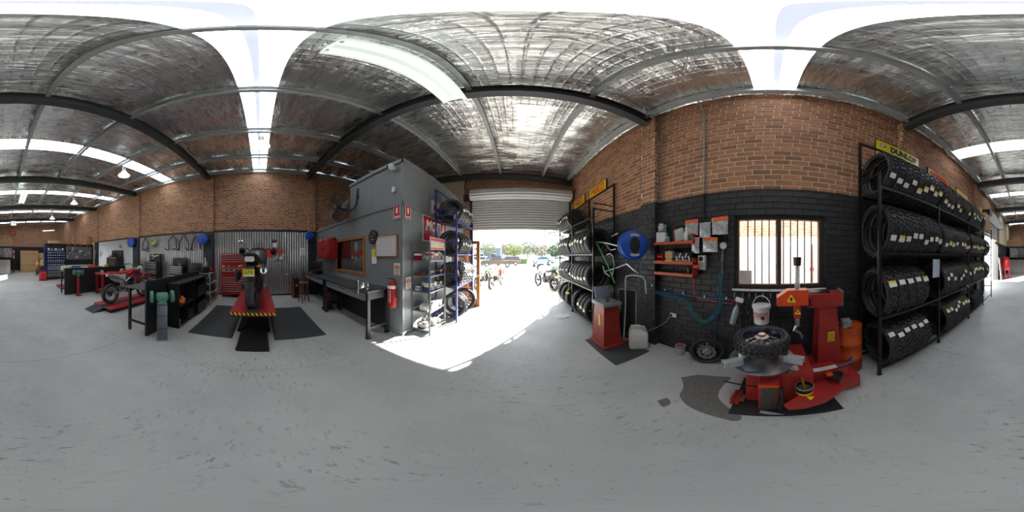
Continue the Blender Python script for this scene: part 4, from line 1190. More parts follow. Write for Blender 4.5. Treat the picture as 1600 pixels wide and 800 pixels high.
# ---- paint tin and small leaning wheel
pt = thing('paint_tub', 'pale plastic tub with a red rag on its lid, on the floor', 'tub', tuple(F(1063, 553)))
MB().lathe([(0, 0), (.07, 0), (.078, .15), (.08, .15), (.08, .165), (0, .165)], 24).build('tub_shell', mat('grey_white_tub', '#a9a89e', .5, var=.15), pt)
MB().lathe([(.0, .172), (.08, .172), (.083, .15), (.079, .148)], 24).build('lid', m_grey, pt)
MB().ball((.01, -.01, .175), (.035, .03, .018), 10, 6).ball((-.03, .02, .175), (.03, .02, .014), 10, 6).build('red_rag', m_redpl, pt)
wheel('motorcycle_wheel', 'small spoked wheel with knobby tyre leaning against the black wall', (1.93, .82, .233), (R(0), R(0), R(-72)), .236, .09, .165, True, m_blkrim, m_alu, spokes=32, sp_m=m_chrome, side=-1, group='loose spoked wheels')
bpy.data.objects[-1] if False else None
# ---- under the window: hook rail, straps, spray bottle, bucket
hk = thing('hook_rail', 'dark rail with steel hooks below the window sill', 'rail', (XR - .012, .1, 1.1), R(-90))
MB().bb(-.5, .5, -.012, .012, -.03, .03).build('rail', m_black, hk, angle=None)
hooks = [WX(px, 460, 2.03).y for px in (1148, 1161, 1171, 1181, 1192, 1204, 1214)]
for y in hooks: MB().tube([(.1 - y, -.012, .02), (.1 - y, -.04, .0), (.1 - y, -.07, -.03), (.1 - y, -.075, .01)], .006, 6).build('hook', m_steel, hk)
for i, y in enumerate((hooks[1], hooks[2], hooks[3], hooks[5], hooks[6])):
    st = thing('tie_strap', 'black strap hanging from the %s hook under the window' % ['second', 'third', 'fourth', 'sixth', 'seventh'][i], 'strap', (XR - .08, y, 1.07), R(-90), 'black straps under the window')
    rr3 = random.Random(i)
    q = MB()
    for s in (-1, 1):
        q.tube([(0, 0, 0), (s * .012, -.005, -.1), (s * .02 + rr3.uniform(-.01, .01), 0, -.28), (s * .016, .01, -.42 - rr3.random() * .08)], .009, 6)
    q.build('webbing', m_blk_pl, st)
    MB().rbox((0, -.012, -.2), (.05, .02, .06), .006).build('buckle', m_dark, st)
sb = thing('spray_bottle', 'clear spray bottle with red trigger hanging left of the white bucket', 'bottle', (1.95, hooks[0] + .01, .72), R(-90), None, (R(4), R(14), R(-90)))
MB().lathe([(0, 0), (.036, 0), (.04, .01), (.04, .2), (.02, .26), (.016, .28), (0, .28)], 18).build('body', mat('cloudy_bottle', '#8fa0a2', .3, var=.1), sb)
MB().cyl((0, 0, .275), (0, 0, .31), .018, n=12).build('collar', m_redpl, sb)
MB().rbox((.01, 0, .35), (.1, .03, .06), .012).build('spray_head', m_white, sb); MB().rbox((-.055, 0, .33), (.014, .02, .09), .005, ry=.3).build('trigger', m_redpl, sb)
bk = thing('plastic_bucket', 'white printed plastic bucket hanging under the window', 'bucket', (1.92, hooks[4] + .01, .77), R(-95))
MB().lathe([(0, 0), (.088, 0), (.1, .2), (.108, .2), (.108, .225), (.0, .225)], 28).build('bucket_shell', m_white, bk)
MB().lathe([(.112, .215), (.112, .235), (0, .235)], 28).build('lid', m_white, bk)
MB().tube([(.11 * cos(a), 0, .2 + .15 * sin(a)) for a in [pi * i / 12 for i in range(13)]], .005, 6).build('handle', m_white, bk)
q = MB(); q.lathe([(.0915, .06), (.0985, .16)], 8, axis='Z', a0=R(-150), a1=R(-30)); q.build('print_panel', mat('pink_print', '#c08a88', .6, var=.3, scale=60), bk)
q = MB(); q.lathe([(.0, -.105), (.022, -.105)], 14, (.03, 0, .1), 'Y'); q.build('print_emblem', m_print_k, bk)
# ---- damp oily patch beside the tyre machine (own irregular shape on the slab)
floor_ob = bpy.data.objects['floor']
m_stain = mat('oily_concrete', '#6c6c67', .5, var=.2, scale=25)
def blob(pix, z, name, m):
    pts = [F(px, py) for px, py in pix]
    P_ = smooth_path(pts + [pts[0]], 5)[:-1]
    q = MB(); n = len(P_); q.add([(p.x, p.y, z) for p in P_], [tuple(range(n))]); return q.build(name, m, floor_ob, angle=None)
blob([(1064, 590), (1090, 586), (1120, 588), (1142, 590), (1130, 602), (1122, 618), (1132, 632), (1158, 650), (1150, 658), (1120, 652), (1090, 642), (1072, 632), (1062, 618), (1068, 604)], .0012, 'damp_patch', m_stain)
blob([(1027, 626), (1042, 622), (1048, 630), (1036, 636)], .0012, 'damp_patch', m_stain)
floor_mat_thing('black rubber mat under the red tyre changing machine', 1.06, 1.7, -.5, .3, mat('oily_rubber', '#2a2b2c', .5, var=.2, scale=14))
# ================================================================== TYRE CHANGER
tc = thing('tyre_changer', 'red tyre changing machine with round steel turntable below the barred window', 'tyre changer', (1.5, 0, .01))
o0 = Vector((1.5, 0, .01))
def tb(x0, x1, y0, y1, z0, z1, name, m, b=.008):
    MB().rbox(((x0 + x1) / 2 - o0.x, (y0 + y1) / 2 - o0.y, (z0 + z1) / 2 - o0.z), (abs(x1 - x0), abs(y1 - y0), abs(z1 - z0)), b, 2).build(name, m, tc)
m_tred = mat('tyre_changer_red', '#9d2a24', .42, var=.16, scale=6)
tb(1.27, 1.82, -.33, .21, .03, .5, 'cabinet', m_tred, .012)
tb(1.3, 1.9, -.78, -.33, .05, .24, 'rear_base', m_tred)
tb(1.14, 1.28, -.05, .1, .04, .46, 'bead_breaker_post', m_tred)
tb(1.125, 1.142, -.035, .085, .05, .41, 'rubber_pad', mat('gritty_rubber', '#4a463e', .9, var=.5, scale=90, bump=.8, bscale=60), .004)
tb(1.12, 1.145, -.05, .1, .42, .445, 'orange_lip', m_orange, .003)
for y in (.27, .31):
    MB().rbox((1.3 - o0.x, y - o0.y, .03), (.22, .03, .03), .004).build('foot_pedal', m_tred, tc)
tb(1.25, 1.36, .22, .34, .015, .04, 'pedal_plate', mat('tan_plate', '#8a6a4a', .7, var=.3, scale=40), .004)
MB().tube([(1.24 - o0.x, .1 - o0.y, .3), (1.2 - o0.x, .25 - o0.y, .36), (1.18 - o0.x, .36 - o0.y, .4)], .007).build('lever', m_dark, tc)
# column, arm, head
cx, cy = 1.78, -.6
q = MB(); q.loft([[(cx - .15 - o0.x, cy - .14, .2), (cx + .13 - o0.x, cy - .14, .2), (cx + .13 - o0.x, cy + .14, .2), (cx - .15 - o0.x, cy + .14, .2)], [(cx - .1 - o0.x, cy - .1, 1.02), (cx + .1 - o0.x, cy - .1, 1.02), (cx + .1 - o0.x, cy + .1, 1.02), (cx - .1 - o0.x, cy + .1, 1.02)]]); q.build('column', m_tred, tc, angle=None)
q = MB(); q.rbox((cx - o0.x - .03, cy + .03, 1.1), (.2, .4, .16), .012, rz=R(-8)); q.build('arm_housing', m_tred, tc)
q = MB(); q.rbox((cx - o0.x - .0, cy - .185, 1.1), (.21, .025, .18), .006, rz=R(-8)); q.build('end_cap', m_grey, tc)
q = MB(); q.bb(cx - .09 - o0.x, cx + .06 - o0.x, cy - .02, cy + .2, 1.184, 1.192); q.build('cover_sheet', m_blk_pl, tc, angle=None)
q = MB(); q.cyl((cx - .06 - o0.x, -.4, 1.1), (1.6 - o0.x, -.3, 1.12), .035); q.cyl((cx - .09 - o0.x, -.41, 1.06), (1.66 - o0.x, -.36, 1.07), .02); q.build('arm_shaft', m_dark, tc)
hx, hy = 1.52, -.2
q = MB(); q.loft([[(hx - .05 - o0.x, hy - .13, 1.12), (hx - .05 - o0.x, hy + .16, 1.12), (hx - .05 - o0.x, hy + .16, 1.2), (hx - .05 - o0.x, hy + .06, 1.27), (hx - .05 - o0.x, hy - .13, 1.27)],
                  [(hx + .07 - o0.x, hy - .13, 1.12), (hx + .07 - o0.x, hy + .16, 1.12), (hx + .07 - o0.x, hy + .16, 1.2), (hx + .07 - o0.x, hy + .06, 1.27), (hx + .07 - o0.x, hy - .13, 1.27)]]); q.build('head_box', m_orange, tc, angle=None)
def warn(x, y, z, s, rx=0.):
    q = MB(); q.prism([(-s, -s * .7), (s, -s * .7), (0, s)], -.004, 0, 'XZ'); o = q.build('warning_triangle', m_ysign, tc, (x - o0.x, y, z), (0, 0, R(-90 - 8)), angle=None)
    q = MB(); q.ball((0, -.004, 0), (s * .3, .002, s * .4), 8, 6); q.build('warning_mark', m_print_k, o)
warn(hx - .051, hy + .03, 1.19, .045)
sp0 = Vector((1.5 - o0.x, hy - .03, 0))
q = MB(); q.cyl(sp0 + Vector((0, 0, 1.27)), sp0 + Vector((0, 0, 1.52)), .012); q.cyl(sp0 + Vector((.04, 0, 1.27)), sp0 + Vector((.04, 0, 1.52)), .009); q.build('spindle', m_steel, tc)
hp = []
for i in range(140):
    a = i / 140 * 14 * 2 * pi; hp.append(sp0 + Vector((.026 * cos(a), .026 * sin(a), 1.27 + .23 * i / 140)))
MB().tube(hp, .0035, 5).build('spring', m_alu, tc)
MB().cyl(sp0 + Vector((0, 0, 1.5)), sp0 + Vector((0, 0, 1.58)), .035, .04, n=20).build('spindle_cap', m_blk_pl, tc)
MB().cyl(sp0 + Vector((0, 0, .99)), sp0 + Vector((0, 0, 1.12)), .036, n=6).build('sleeve', m_tred, tc)
warn(1.46, hy - .03, 1.06, .03)
MB().cyl(sp0 + Vector((0, 0, .9)), sp0 + Vector((0, 0, .99)), .025, n=14).build('ram', m_steel, tc)
MB().tube([sp0 + Vector((-.01, .01, .9)), sp0 + Vector((-.02, .03, .86)), sp0 + Vector((-.03, -.02, .83)), sp0 + Vector((-.04, -.04, .79)), sp0 + Vector((-.05, -.03, .77))], [.02, .018, .014, .012, .008]).build('mount_head', m_steel, tc)
q = MB(); q.bb(-.04, .04, -.003, 0, -.09, .09); q.build('instruction_plate', m_ysign, tc, (cx - .128 - o0.x, cy - .02, .62), (R(4), 0, R(-90)), angle=None)
for i in range(7):
    q = MB(); q.bb(-.03, .03, -.0045, -.003, .06 - .02 * i, .066 - .02 * i); q.build('instruction_line', m_print_k, tc, (cx - .128 - o0.x, cy - .02, .62), (R(4), 0, R(-90)), angle=None)
# turntable and clamps
tx, ty = 1.38, .09
q = MB(); q.lathe([(0, .5), (.08, .5), (.08, .57), (.22, .575), (.278, .585), (.278, .6), (0, .605)], 48, (tx - o0.x, ty, 0)); q.build('turntable', m_steel, tc)
for i, a in enumerate((R(128), R(-118), R(35), R(-40))):
    r0, r1 = (.2, .36) if i < 2 else (.14, .31)
    ca, sa = cos(a), sin(a)
    mid = (r0 + r1) / 2
    c_ = (tx - o0.x + mid * ca, ty + mid * sa)
    q = MB(); q.rbox((c_[0], c_[1], .645), (r1 - r0, .008, .07), .003, 1, rz=a); 
    off = Vector((-sa, ca, 0)) * .05
    q.rbox((c_[0] + off.x, c_[1] + off.y, .645), (r1 - r0, .008, .07), .003, 1, rz=a); q.rbox((c_[0] + off.x / 2, c_[1] + off.y / 2, .682), (r1 - r0, .055, .008), .003, 1, rz=a)
    q.build('clamp_jaw', m_galv, tc)
    q = MB(); q.rbox((tx - o0.x + r0 * ca + off.x / 2, ty + r0 * sa + off.y / 2, .71), (.05, .045, .05), .01, rz=a); q.build('jaw_pad', m_white if i == 0 else m_dark, tc)
# sloping grey wings on the table
for a, s in ((R(-30), 1), (R(60), -1)):
    q = MB(); q.prism([(0, 0), (.14, .02), (.16, .1), (.05, .14), (-.02, .08)], .606, .612); q.build('wear_plate', mat('blue_grey_steel', '#7d8aa3', .35, .6, var=.2), tc, (tx - o0.x + .16 * cos(a + 2.2), ty + .16 * sin(a + 2.2), .003), (0, 0, a), angle=None)
# bead breaker arm, a cranked flat lever near the floor
pix = [(1225, 632), (1258, 612), (1262, 596), (1280, 596), (1300, 590), (1322, 599), (1320, 606), (1289, 627), (1258, 636), (1232, 638)]
pts = [F(a, b, .24) for a, b in pix]
q = MB(); q.prism([(p.x - o0.x, p.y - o0.y) for p in pts], .2, .24); q.build('bead_breaker_arm', m_tred, tc, angle=None)
c_ = F(1267, 622, .245)
q = MB(); q.prism([(-.03, -.02), (.03, -.02), (0, .03)], 0, .002); q.build('yellow_triangle', m_ysign, tc, (c_.x - o0.x, c_.y - o0.y, .241), (0, 0, R(200)), angle=None)
for px, py in ((1314, 598), (1255, 606)):
    c_ = F(px, py, .24); MB().cyl((c_.x - o0.x, c_.y, .235), (c_.x - o0.x, c_.y, .26), .02, n=8).build('bolt', m_steel, tc)
q = MB(); c_ = F(1219, 638, .1); q.tube([(1.14 - o0.x, -.06, .4), (1.12 - o0.x, -.07, .25), (c_.x - o0.x, c_.y, .1), (c_.x - o0.x, c_.y, .04)], .014); q.build('breaker_rod', m_dark, tc)
q = MB(); q.prism([(0, 0), (.1, .015), (.16, .05), (.15, .12), (.05, .05)], -.006, .006, 'YZ'); q.build('breaker_blade', m_alu, tc, (1.07 - o0.x, -.075, .02), (0, R(-12), 0))
# trough with hoses
tb(1.34, 1.62, -.62, -.34, .24, .3, 'tool_trough', m_tred, .004)
tb(1.33, 1.36, -.66, -.34, .3, .4, 'trough_side', m_tred, .004)
MB().tube([(1.36 - o0.x, -.3, .44), (1.33 - o0.x, -.45, .43), (1.34 - o0.x, -.62, .42), (1.4 - o0.x, -.74, .4), (1.5 - o0.x, -.8, .38), (1.55 - o0.x, -.78, .3)], .013).build('air_hose', mat('slate_hose', '#4a5670', .45), tc)
for i in range(3):
    MB().tube([(1.3 - o0.x, -.2, .45 + .01 * i), (1.28 + .02 * i - o0.x, -.36, .455), (1.31 + .02 * i - o0.x, -.55, .44)], .006, 6).build('cable', m_hdpe, tc)
q = MB(); q.lathe([(0, 0), (.06, 0), (.075, .02), (.075, .05), (0, .06)], 20, (1.3 - o0.x, -.52, .3)); q.build('pump', m_blk_pl, tc)
q = MB(); q.rbox((1.3 - o0.x, -.47, .37), (.06, .06, .035), .01); q.build('pump_cap', m_orange, tc)
# wheel clamped on the table
wheel('motorcycle_wheel', 'dirt bike wheel with knobby tyre lying flat on the tyre changer turntable', (tx, ty, .815), (R(90), 0, R(10)), .243, .135, .17, True, mat('blue_anodised', '#2c3346', .35, .6), m_alu, spokes=32, sp_m=m_steel, side=-1, group='loose spoked wheels')
# lubricant bucket with brush, lying tools, drum
lb = thing('lubricant_bucket', 'small black bucket of tyre lubricant with a brush on the breaker arm', 'bucket', tuple(F(1257, 612, .252)))
MB().lathe([(0, 0), (.055, 0), (.062, .02), (.068, .1), (.062, .1), (.055, .06), (0, .06)], 24).build('bucket_shell', m_blk_pl, lb)
MB().lathe([(.064, .085), (.071, .085), (.071, .1), (.064, .1)], 24, closed=True).build('rim_ring', m_galv, lb); MB().lathe([(.058, .0), (.066, .004), (.062, .022)], 24).build('yellow_band', m_yel, lb)
MB().cyl((0, 0, .06), (.03, .015, .19), .009).build('brush_handle', m_timber, lb)
MB().lathe([(0, .062), (.056, .062)], 20).build('lubricant', mat('tyre_soap', '#5a5238', .4), lb)
sp_ = thing('steel_lever', 'bright steel tyre lever lying across the red cabinet', 'tool', tuple(F(1217, 586, .52)), R(0))
MB().tube([(-.04, .1, 0), (.0, 0, .003), (.03, -.07, .006)], [.006, .007, .008]).build('bar', m_chrome, sp_); MB().rbox((.036, -.085, .008), (.03, .03, .012), .004, rz=.5).build('tip', m_steel, sp_)
bx = thing('bead_tool', 'flat grey bead pressing block lying beside the turntable', 'tool', tuple(F(1237, 577, .52)), R(40))
MB().rbox((0, 0, .03), (.13, .03, .06), .008, ry=.35).build('block', m_galv, bx); MB().rbox((0, -.017, .03), (.03, .004, .02), .002, 1).build('slot', m_print_k, bx)
dr = thing('steel_drum', 'dented orange steel drum with red base behind the tyre changer column', 'drum', (1.76, -.9, 0))
m_od = mat('orange_drum', '#c8551f', .42, var=.18, scale=6)
MB().lathe([(0, 0), (.148, 0), (.152, .01), (.15, .2)], 32).build('base_band', m_redold, dr)
MB().lathe([(.15, .2), (.15, .235), (.157, .245), (.15, .255), (.15, .46), (.157, .47), (.15, .48), (.15, .7), (.155, .71), (.155, .722), (.145, .722), (.145, .69), (0, .69)], 32).build('drum_shell', m_od, dr)
lumpy('shop_rag', 'grey shop rag bunched on top of the orange drum', 'rag', (1.74, -.84, .69), (.14, .12, .13), mat('grey_rag', '#8d8f93', .95, var=.3, scale=25), 9)
MB().tube([(.1, -.03, .73), (-.04, .1, .735)], .01).build('resting_rod', m_galv, dr)
# ================================================================== MOTORCYCLES, LIFTS
def motorcycle(label, loc, rz, kind='dirt', c1='#c0201c', c2='#e8e8e6', c3='#1c2fa0', plate=None, lod=0, rot=None, group=None, name='motorcycle', lean=0.):
    """forward = local +X, wheels on local z=0"""
    b = thing(name, label, 'motorcycle', loc, rz, group, (lean, 0, rz))
    adv = kind == 'adv'
    A = mat('body_' + c1, c1, .35, var=.06); B = mat('body_' + c2, c2, .35, var=.06); C = mat('body_' + c3, c3, .4, var=.06)
    Rr, Rf = (.335, .335) if adv else (.31, .345)
    Wb = 1.5 if adv else 1.46
    seg = 40 if lod == 0 else 24
    kn = not adv
    rimm = m_blkrim if adv else m_alu
    def put_wheel(nm, x, Rr_, wd, rim):
        t_ = wheel_parts(b, Rr_, wd, rim, kn and lod == 0, rimm, m_dark, cast=6 if (adv or lod) else 0, spokes=28, disc=True, side=1, tyre_name=nm, seg=seg)
        t_.location = (x, 0, Rr_); return t_
    put_wheel('rear_tyre', 0, Rr, .17 if adv else .12, Rr - .1); put_wheel('front_tyre', Wb, Rf, .11 if adv else .09, Rf - .08)
    P_ = lambda nm, m, mb, ang=40: mb.build(nm, m, b, angle=ang)
    sa = MB()
    for s in (-1, 1): sa.tube([(0, s * .1, Rr), (.3, s * .1, Rr + .05), (.56, s * .08, Rr + .1)], [.022, .03, .032], 8)
    sa.cyl((0, -.13, Rr), (0, .13, Rr), .014); P_('swingarm', m_dark if adv else m_alu, sa)
    en = MB(); en.rbox((.68, 0, .46), (.36, .26, .28), .05, 2); en.rbox((.78, 0, .66), (.18, .2, .2), .03, 2, ry=.15); 
    for s in (-1, 1): en.cyl((.62, s * .12, .43), (.62, s * .17, .43), .1, .085, n=20); en.cyl((.78, s * .11, .46), (.78, s * .15, .46), .06, n=16)
    for k in range(4): en.rbox((.79, 0, .6 + .04 * k), (.22, .23, .012), .004, 1, ry=.15)
    P_('engine', m_dark, en)
    fr = MB(); hd = (Wb - .38, 0, .98)
    for s in (-1, 1):
        fr.tube([hd, (.8, s * .1, .82), (.5, s * .12, .66), (.54, s * .12, .36)], .018, 8); fr.tube([hd, (.98, s * .07, .7), (.9, s * .08, .32), (.54, s * .1, .3)], .016, 8)
        fr.tube([(.52, s * .1, .8), (.2, s * .1, .86), (-.12, s * .08, .92)], .013, 8); fr.tube([(.53, s * .1, .55), (.2, s * .1, .84)], .012, 8)
    P_('frame', m_dark if adv else m_alu, fr)
    def ring(x, z, hw, hh, n=12, p=.7):
        out = []
        for i in range(n):
            a = 2 * pi * i / n; ca, sa_ = cos(a), sin(a)
            out.append((x, hw * math.copysign(abs(ca) ** p, ca), z + hh * math.copysign(abs(sa_) ** p, sa_)))
        return out
    tk = MB()
    if adv: tk.loft([ring(.48, .88, .1, .06), ring(.6, .94, .19, .12), ring(.8, .98, .26, .18), ring(1.02, .97, .27, .18), ring(1.16, .94, .16, .13)])
    else: tk.loft([ring(.55, .87, .07, .05), ring(.7, .87, .11, .08), ring(.95, .9, .13, .09), ring(1.1, .92, .06, .05)])
    P_('fuel_tank', A if not adv else B, tk, 60)
    st = MB()
    if adv: st.loft([ring(.6, .9, .12, .06), ring(.4, .85, .17, .07), ring(.15, .91, .18, .08), ring(-.1, .97, .15, .07), ring(-.24, 1.0, .11, .05)])
    else: st.loft([ring(.95, .99, .05, .03), ring(.6, .93, .07, .04), ring(.25, .92, .08, .045), ring(-.05, .96, .08, .035)])
    P_('seat', m_blk_pl if adv else A if c3 == 'x' else mat('seat_' + c1, c1 if kind == 'dirtred' else '#1a1a1c', .7, var=.1), st, 60)
    # side panels and radiator shrouds as thick curved plates
    for s in (-1, 1):
        def plate_(nm, poly, y, bulge, m):
            q = MB(); cx_ = sum(p[0] for p in poly) / len(poly); cz_ = sum(p[1] for p in poly) / len(poly); n = len(poly)
            vs = [(px_, s * y, pz) for px_, pz in poly] + [(px_, s * (y - .012), pz) for px_, pz in poly] + [(cx_, s * (y + bulge), cz_)]
            q.add(vs, [(i, (i + 1) % n, 2 * n) for i in range(n)] + [(i, (i + 1) % n, n + (i + 1) % n, n + i) for i in range(n)] + [tuple(range(n, 2 * n))]); P_(nm, m, q, 30)
        plate_('radiator_shroud', [(.72, .98), (1.05, 1.02), (1.22, .86), (1.12, .66), (1.02, .6), (.9, .78)], .17 if not adv else .2, .03, A)
        plate_('side_panel', [(.52, .9), (.3, .9), (.02, .93), (.08, .74), (.3, .62), (.5, .66)], .115 if not adv else .14, .03, B)
        plate_('decal', [(.78, .95), (1.0, .97), (1.08, .86), (.95, .82)], .2 if not adv else .23, .012, C)
        if not adv: plate_('fork_guard', [(Wb - .06, .62), (Wb + .02, .62), (Wb + .05, .34), (Wb - .02, .3)], .13, .01, B)
        q = MB(); q.cyl((.48, s * .12, .36), (.48, s * .24, .36), .014, n=8); P_('footpeg', m_steel, q)
    fk = MB()
    for s in (-1, 1):
        fk.cyl((Wb, s * .1, Rf), (Wb - .17, s * .1, .68), .03, n=12); fk.cyl((Wb - .17, s * .1, .68), (Wb - .33, s * .1, 1.06), .024, n=12)
    fk.cyl((Wb, -.12, Rf), (Wb, .12, Rf), .012); fk.rbox((Wb - .31, 0, 1.02), (.09, .27, .04), .01, ry=.4); fk.rbox((Wb - .24, 0, .86), (.09, .27, .04), .01, ry=.4); P_('front_fork', m_steel, fk)
    ff = MB()
    def arcf(c_, r, a0, a1, hw, th=.006, n=10):
        vs = []; 
        for i in range(n + 1):
            a = a0 + (a1 - a0) * i / n
            for (yy_, dr_) in ((-hw, -.03), (-hw * .6, 0), (hw * .6, 0), (hw, -.03)): vs.append((c_[0] + (r + dr_) * cos(a), yy_, c_[1] + (r + dr_) * sin(a)))
            for (yy_, dr_) in ((hw, -.03 - th), (hw * .6, -th), (-hw * .6, -th), (-hw, -.03 - th)): vs.append((c_[0] + (r + dr_) * cos(a), yy_, c_[1] + (r + dr_) * sin(a)))
        rings = [vs[i * 8:(i + 1) * 8] for i in range(n + 1)]; return rings
    ff.loft(arcf((Wb, Rf), Rf + (.05 if adv else .17), R(30), R(140), .07)); P_('front_fender', A if not adv else m_blk_pl, ff, 60)
    rf = MB()
    if adv: rf.loft([ring(.05, .9, .1, .03), ring(-.15, .9, .1, .03), ring(-.28, .78, .09, .02), ring(-.34, .68, .09, .015)])
    else: rf.loft([ring(.1, .92, .09, .02), ring(-.2, .95, .09, .015), ring(-.5, .98, .07, .01)])
    P_('rear_fender', m_blk_pl if adv else (B if kind == 'dirt' else A), rf, 60)
    hb = MB(); hx = Wb - .36; hz = 1.1
    hb.tube([(hx - .12, -.42, hz + .06), (hx - .05, -.26, hz + .09), (hx, -.1, hz), (hx, .1, hz), (hx - .05, .26, hz + .09), (hx - .12, .42, hz + .06)], .012, 8); P_('handlebar', m_dark, hb)
    for s in (-1, 1):
        q = MB(); q.cyl((hx - .085, s * .3, hz + .08), (hx - .13, s * .43, hz + .06), .018, n=10); P_('grip', m_blk_pl, q)
        q = MB(); q.tube([(hx - .05, s * .27, hz + .08), (hx - .0, s * .38, hz + .05)], .006, 6); P_('lever', m_alu, q)
    ex = MB(); 
    if adv:
        ex.tube([(.9, -.1, .5), (.98, -.12, .3), (.6, -.16, .27), (.25, -.17, .42), (.1, -.2, .52)], .028, 10); P_('exhaust_pipe', m_dark, ex)
        q = MB(); q.tube([(.2, -.19, .47), (.12, -.21, .54), (-.18, -.24, .7), (-.27, -.245, .75)], [.05, .075, .078, .06], 14); P_('muffler', m_steel, q)
        for dz in (-.03, .03):
            q = MB(); q.cyl((-.262, -.245, .75 + dz), (-.285, -.246, .763 + dz), .024, n=12); P_('exhaust_tip', m_print_k, q)
    else:
        ex.tube([(.86, -.08, .6), (1.0, -.1, .55), (.98, -.14, .4), (.7, -.16, .42), (.4, -.14, .72), (.2, -.15, .8)], .022, 8); P_('exhaust_pipe', m_steel, ex)
        q = MB(); q.tube([(.22, -.15, .79), (.15, -.155, .81), (-.18, -.16, .89), (-.26, -.16, .91)], [.03, .055, .055, .035], 12); P_('muffler', m_steel, q)
    if not adv:
        q = MB(); q.prism([(-.1, .88), (.1, .88), (.12, 1.04), (.06, 1.12), (-.06, 1.12), (-.12, 1.04)], Wb - .2, Wb - .18, 'YZ'); P_('number_board', B, q, None)
        ch = MB(); ch.tube([(0, .09, Rr + .05), (.55, .09, .46)], .008, 6); ch.tube([(0, .09, Rr - .05), (.55, .09, .4)], .008, 6); ch.cyl((0, .08, Rr), (0, .095, Rr), .07, n=20); P_('chain', m_dark, ch)
    else:
        q = MB(); q.loft([ring(Wb - .34, 1.02, .24, .2), ring(Wb - .14, 1.0, .2, .18), ring(Wb - .0, .94, .1, .1)]); P_('headlight_cowl', m_blk_pl, q, 60)
        q = MB(); q.grid(lambda u, v: (Wb - .28 - .1 * v, (u - .5) * .34 * (1 - .3 * v), 1.12 + .24 * v), 6, 4); P_('windscreen', mat('smoked_screen', '#5c6468', .1, var=0, alpha=.3), q)
        for s in (-1, 1):
            q = MB(); q.loft([ring(hx - .14, hz + .06, .02, .04), ring(hx - .02, hz + .04, .06, .09), ring(hx + .06, hz + .03, .08, .1)]); q.v = [(x_, y_ + s * (.42 - .1 * (x_ - hx)), z_) for x_, y_, z_ in q.v]; P_('hand_guard', m_blk_pl, q, 60)
            q = MB(); q.tube([(hx - .06, s * .28, hz + .09), (hx - .08, s * .33, hz + .18), (hx - .1, s * .39, hz + .25)], .006, 6); P_('mirror_stem', m_blk_pl, q)
            q = MB(); q.ball((hx - .1, s * .43, hz + .28), (.025, .075, .045), 14, 8); P_('mirror', m_chrome if s > 0 else m_dark, q)
            q = MB(); q.ball((-.2, s * .16, .82), (.03, .05, .025), 10, 6); P_('indicator', mat('amber_lens', '#c87a2a', .3), q)
        q = MB(); q.rbox((-.27, 0, .95), (.06, .17, .1), .025); P_('tail_light', mat('clear_lens', '#d5d2d0', .15, .2, var=.1), q)
        q = MB(); q.bb(-.372, -.366, -.1, .1, .66, .78); pl_ = P_('number_plate', mat('plate_yellow', '#d8d23c', .5, var=.05), q, None)
        q = MB(); q.bb(-.374, -.367, -.1, .1, .655, .675); P_('plate_frame', m_white, q, None)
        if plate:
            text('plate_lettering', plate, m_print_k, .105, pl_, (-.3735, 0, .728), .17, rot=(R(90), 0, R(-90)))
        q = MB(); q.tube([(-.05, -.13, 1.0), (-.3, -.11, 1.04), (-.34, 0, 1.05), (-.3, .11, 1.04), (-.05, .13, 1.0)], .013, 8); q.tube([(-.2, -.12, 1.02), (-.2, .12, 1.02)], .01, 6); P_('grab_rail', m_dark, q)
        for s in (-1, 1):
            q = MB(); q.rbox((.06, s * .26 + .02, .62), (.26, .08, .2), .03); 
            if s > 0: P_('side_bag', m_blk_pl, q)
    return b

